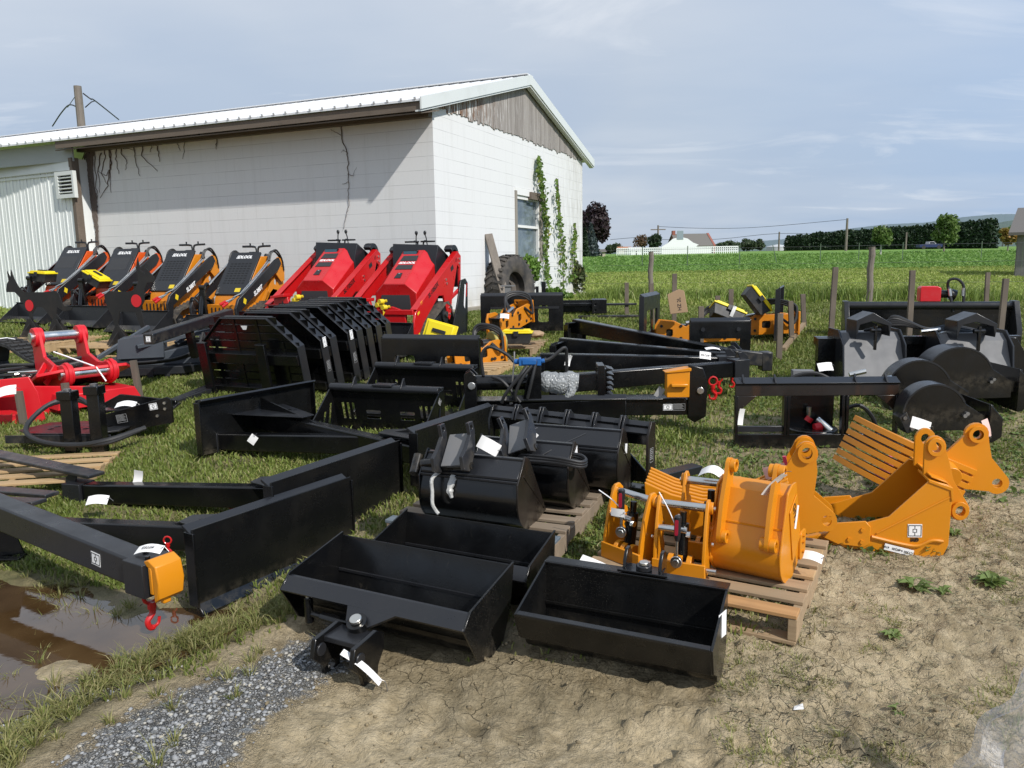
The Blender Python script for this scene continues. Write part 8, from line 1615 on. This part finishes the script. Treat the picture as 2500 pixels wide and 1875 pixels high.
papertag('white tag between the open fork frame and the left grey bucket', AT(2015, 896, 6.0), (1, .1, .05), (0, .5, .8), .12, .07, '', .1)
A_, B_ = AT(2062, 790, 10.0), AT(2470, 815, 9.5); rp = math.atan2(B_.y-A_.y, B_.x-A_.x); Lp = (B_-A_).xy.length; t = thing('snow_pusher', 'very long black pusher blade in front of the fence', 'pusher blade', (A_.x, A_.y, TZ(A_.x, A_.y)), rp); zt = AT(2065, 746, 10).z-t.location.z
m_ = MB(); m_.prism([(.0, .0), (.06, .0), (.10, zt*.5), (.06, zt-.05), (.0, zt-.02)], 'x', 0, Lp); m_.build('blade', BLACK, t, bevel=.004); m_ = MB(); m_.cyl((0, -.01, zt), (Lp, -.01, zt), .05, n=16); m_.build('top_tube', BLACKM, t)
for x_ in (0, Lp): m_ = MB(); m_.prism([(-.25, 0), (.1, 0), (.1, zt+.06), (-.08, zt+.06), (-.25, zt*.3)], 'x', x_-.03, x_+.03); m_.build('end_plate', BLACKM, t, bevel=.005)
q = AT(2262, 733, 9.9); t = thing('motor_box', 'bright red box standing on the long pusher blade', 'hydraulic motor', (q.x-.0, 9.85, q.z+.06), rp); m_ = MB(); m_.prism([(-.12, -.07), (.12, -.07), (.12, .10), (.08, .12), (-.10, .12), (-.12, .10)], 'y', -.08, .10); m_.build('cover', REDB, t, bevel=.008); m_ = MB(); m_.cyl((.12, 0, .02), (.24, 0, .02), .05, n=14); m_.cyl((.24, 0, .02), (.30, 0, .0), .07, n=14); m_.build('motor', BLACK, t)
m_ = MB(); m_.tube([(.22, -.03, .02), (.19, -.08, .18), (.28, -.09, .21), (.36, -.10, .12), (.37, -.1, -.1), (.35, -.1, -.25)], .017, n=7); m_.tube([(.20, -.05, .12), (.22, -.1, .0), (.26, -.12, -.2)], .017, n=7); m_.build('hose', HOSE, t); m_ = MB(); m_.cyl((.36, -.10, .0), (.36, -.1, .1), .02, n=8); m_.cyl((.22, -.1, .0), (.205, -.09, .09), .02, n=8); m_.each('fitting', CHROME, t)
# curved guards (stump cutters / saw heads)
def guardw(label, px_, py_, y_, r_, rz, arm=True, w_=.16):
    P = AT(px_, py_, y_); t = thing('saw_head', label, 'saw attachment', P, R(rz), 'black curved guard saw heads'); m_ = MB()
    m_.prism(arc(0, 0, r_, 20, 190, 16)+[(-r_*.8, -r_*.45), (-r_*.2, -r_*.55), (r_*1.5, -r_*.5), (r_*1.5, -r_*.02)], 'y', 0, .012); m_.build('guard_side', BLACK, t, bevel=.003); m_ = MB(); A2 = arc(0, 0, r_, 25, 185, 20); m_.prism(A2+arc(0, 0, r_-.012, 185, 25, 20), 'y', -.004, w_); m_.build('guard_rim', BLACKM, t)
    m_ = MB(); m_.prism([(-r_*1.12, -.02), (-r_*.9, .02), (-r_*.62, -r_*.5), (-r_*.85, -r_*.62)], 'y', -.02, w_*.7); m_.build('flap', BLACKM, t, bevel=.003)
    if arm: m_ = MB(); m_.box(r_*.9, r_*1.75, .02, w_, -r_*.35, -r_*.02); m_.prism([(r_*1.65, -r_*.9), (r_*1.78, -r_*.9), (r_*2.05, -r_*.7), (r_*2.05, -r_*.1), (r_*1.65, r_*.35)], 'y', -.02, .0); m_.prism([(r_*1.65, -r_*.9), (r_*1.78, -r_*.9), (r_*1.78, r_*.3), (r_*1.65, r_*.35)], 'y', 0, .6); m_.build('mounting_arm', BLACK, t, bevel=.004)
    m_ = MB()
    for a, b_ in ((-.95, -.1), (-.70, -.45), (.88, -.02), (.95, .05)): m_.cyl((r_*a, -.03, r_*b_), (r_*a, -.0, r_*b_), .014, n=8)
    m_.each('bolt_head', STEEL, t); return t
guardw('nearest black curved saw guard, brown reflection on its flat side', 2282, 1012, 5.35, .22, -6); guardw('second curved saw guard right behind the nearest one', 2243, 955, 6.0, .25, -6, False); guardw('tallest rounded saw guard in front of the right grey bucket', 2340, 930, 6.4, .29, -4, True, .24)
# auger drive behind the open frame
P = AT(1975, 975, 5.95); t = thing('auger_drive', 'black auger drive with red capped couplings seen through the open frame', 'auger drive', (P.x, 5.9, TZ(P.x, 5.9)), R(-8)); m_ = MB(); m_.box(-.17, .17, .0, .25, .05, .38); m_.box(-.19, .19, -.03, .28, .38, .40); m_.cyl((0, -.05, .0), (0, -.05, .08), .19, n=22); m_.build('gear_case', BLACK, t, bevel=.008); m_ = MB(); m_.cyl((.03, -.08, .15), (.12, -.14, .07), .025, n=12); m_.cyl((-.03, -.06, .15), (-.03, -.06, .24), .018, n=10); m_.build('coupling', CHROME, t); m_ = MB(); m_.cyl((-.0, -.13, .09), (.05, -.12, .10), .035, n=12); m_.cyl((-.04, -.07, .13), (-.02, -.07, .16), .03, n=12); m_.tube([(0, -.13, .09), (.08, -.16, .03), (.16, -.14, .05)], .006, n=5); m_.build('cap', REDB, t)
m_ = MB(); m_.tube([(.22, .0, .20), (.35, -.02, .25), (.46, .0, .15), (.50, .0, .0), (.38, -.1, .0)], .016, n=7, ribs=.1); m_.tube([(-.2, .1, .38), (-.1, .1, .46), (.05, .1, .48), (.2, .1, .42), (.3, .1, .44)], .016, n=7); m_.build('hose', HOSE, t); m_ = MB(); m_.box(-.12, .04, .12, .2, .42, .50); m_.build('valve_block', GREYP, t, bevel=.004); m_ = MB(); m_.cyl((.3, .1, .47), (.42, .1, .50), .02, n=8); m_.cyl((.48, .1, .42), (.62, .12, .44), .026, n=10); m_.each('fitting', CHROME, t)
# stakes
for i, (px_, tp, bt, dx_, l) in enumerate(((1530, 690, 800, 0, 'short weathered stake left of the hammer mounting plate'), (1590, 692, 760, 4, 'stake beside the left hammer plate'), (1647, 668, 720, 0, 'stake tip above the carton'), (1785, 706, 745, 0, 'thin stake tip behind the yellow tool case'), (1752, 722, 748, 0, 'dark stake stub behind the lower yellow tool case'), (1712, 748, 800, 0, 'stake between the hammers and the squat frame'), (1905, 765, 868, -3, 'stake just right of the squat frame'),
        (1930, 735, 832, 3, 'wide stake leaning at the end of the stake row'), (1960, 718, 800, 3, 'rearmost stake of the small stake row'), (2040, 652, 850, -14, 'tall leaning stake left of the grey fronted buckets'), (2228, 660, 780, -6, 'tall stake beside the red box'), (2412, 665, 752, -5, 'tall stake behind the right end of the pusher'), (2456, 680, 800, -14, 'tall leaning stake at the right end of the pusher'),
        (325, 880, 978, 18, 'weathered stake in front of the slate grey cutter'), (158, 935, 1012, 14, 'weathered stake standing against the red coupler'), (45, 955, 1040, 14, 'weathered stake before the red plate at the left edge'))):
    B_ = G(px_+dx_, bt+0); y_ = B_.y; y_ = min(y_, 14.5)
    if i < 7: y_ = [12, 11, 10.8, 10.6, 10.4, 9.0, 8.6][i]
    if i in (10,): y_ = 9.1
    if i == 11: y_ = 11.5
    if i == 12: y_ = 8.6
    A2 = AT(px_, tp, y_); B_ = AT(px_+dx_, bt, y_); B_.z = min(B_.z, TZ(B_.x, y_)); m_ = MB(); m_.bar((0, 0, 0), A2-B_, .06, .035, up=(0, 1, 0)); tag(m_.build('wooden_stake', STAKE, loc=B_), l, 'stake', 'weathered stakes around the yard')
A_, B_ = G(1912, 862), G(1962, 800); t = thing('ground_plank', 'short plank lying between the stakes of the stake row', 'plank', A_); m_ = MB(); m_.bar((0, 0, .04), B_-A_+Vector((0, 0, .05)), .05, .05); m_.build('board', wood('pale_plank', (.3, .22, .13), (.22, .15, .09), ax=1), t)
q = AT(1240, 735, 12)
for (a, b_, l) in ((1140, 800, 'small scrap of white paper on the lawn beside the red loader'), (1950, 1735, 'tiny white scrap on the cracked mud'), ):
    p = G(a, b_); t = thing('paper_scrap', l, 'litter', p); m_ = MB(); m_.add([(-.02, 0, .003), (.015, -.01, .012), (.02, .015, .02), (-.01, .02, .006)], [(0, 1, 2, 3)]); m_.build('scrap', PAPER, t, smooth=0)
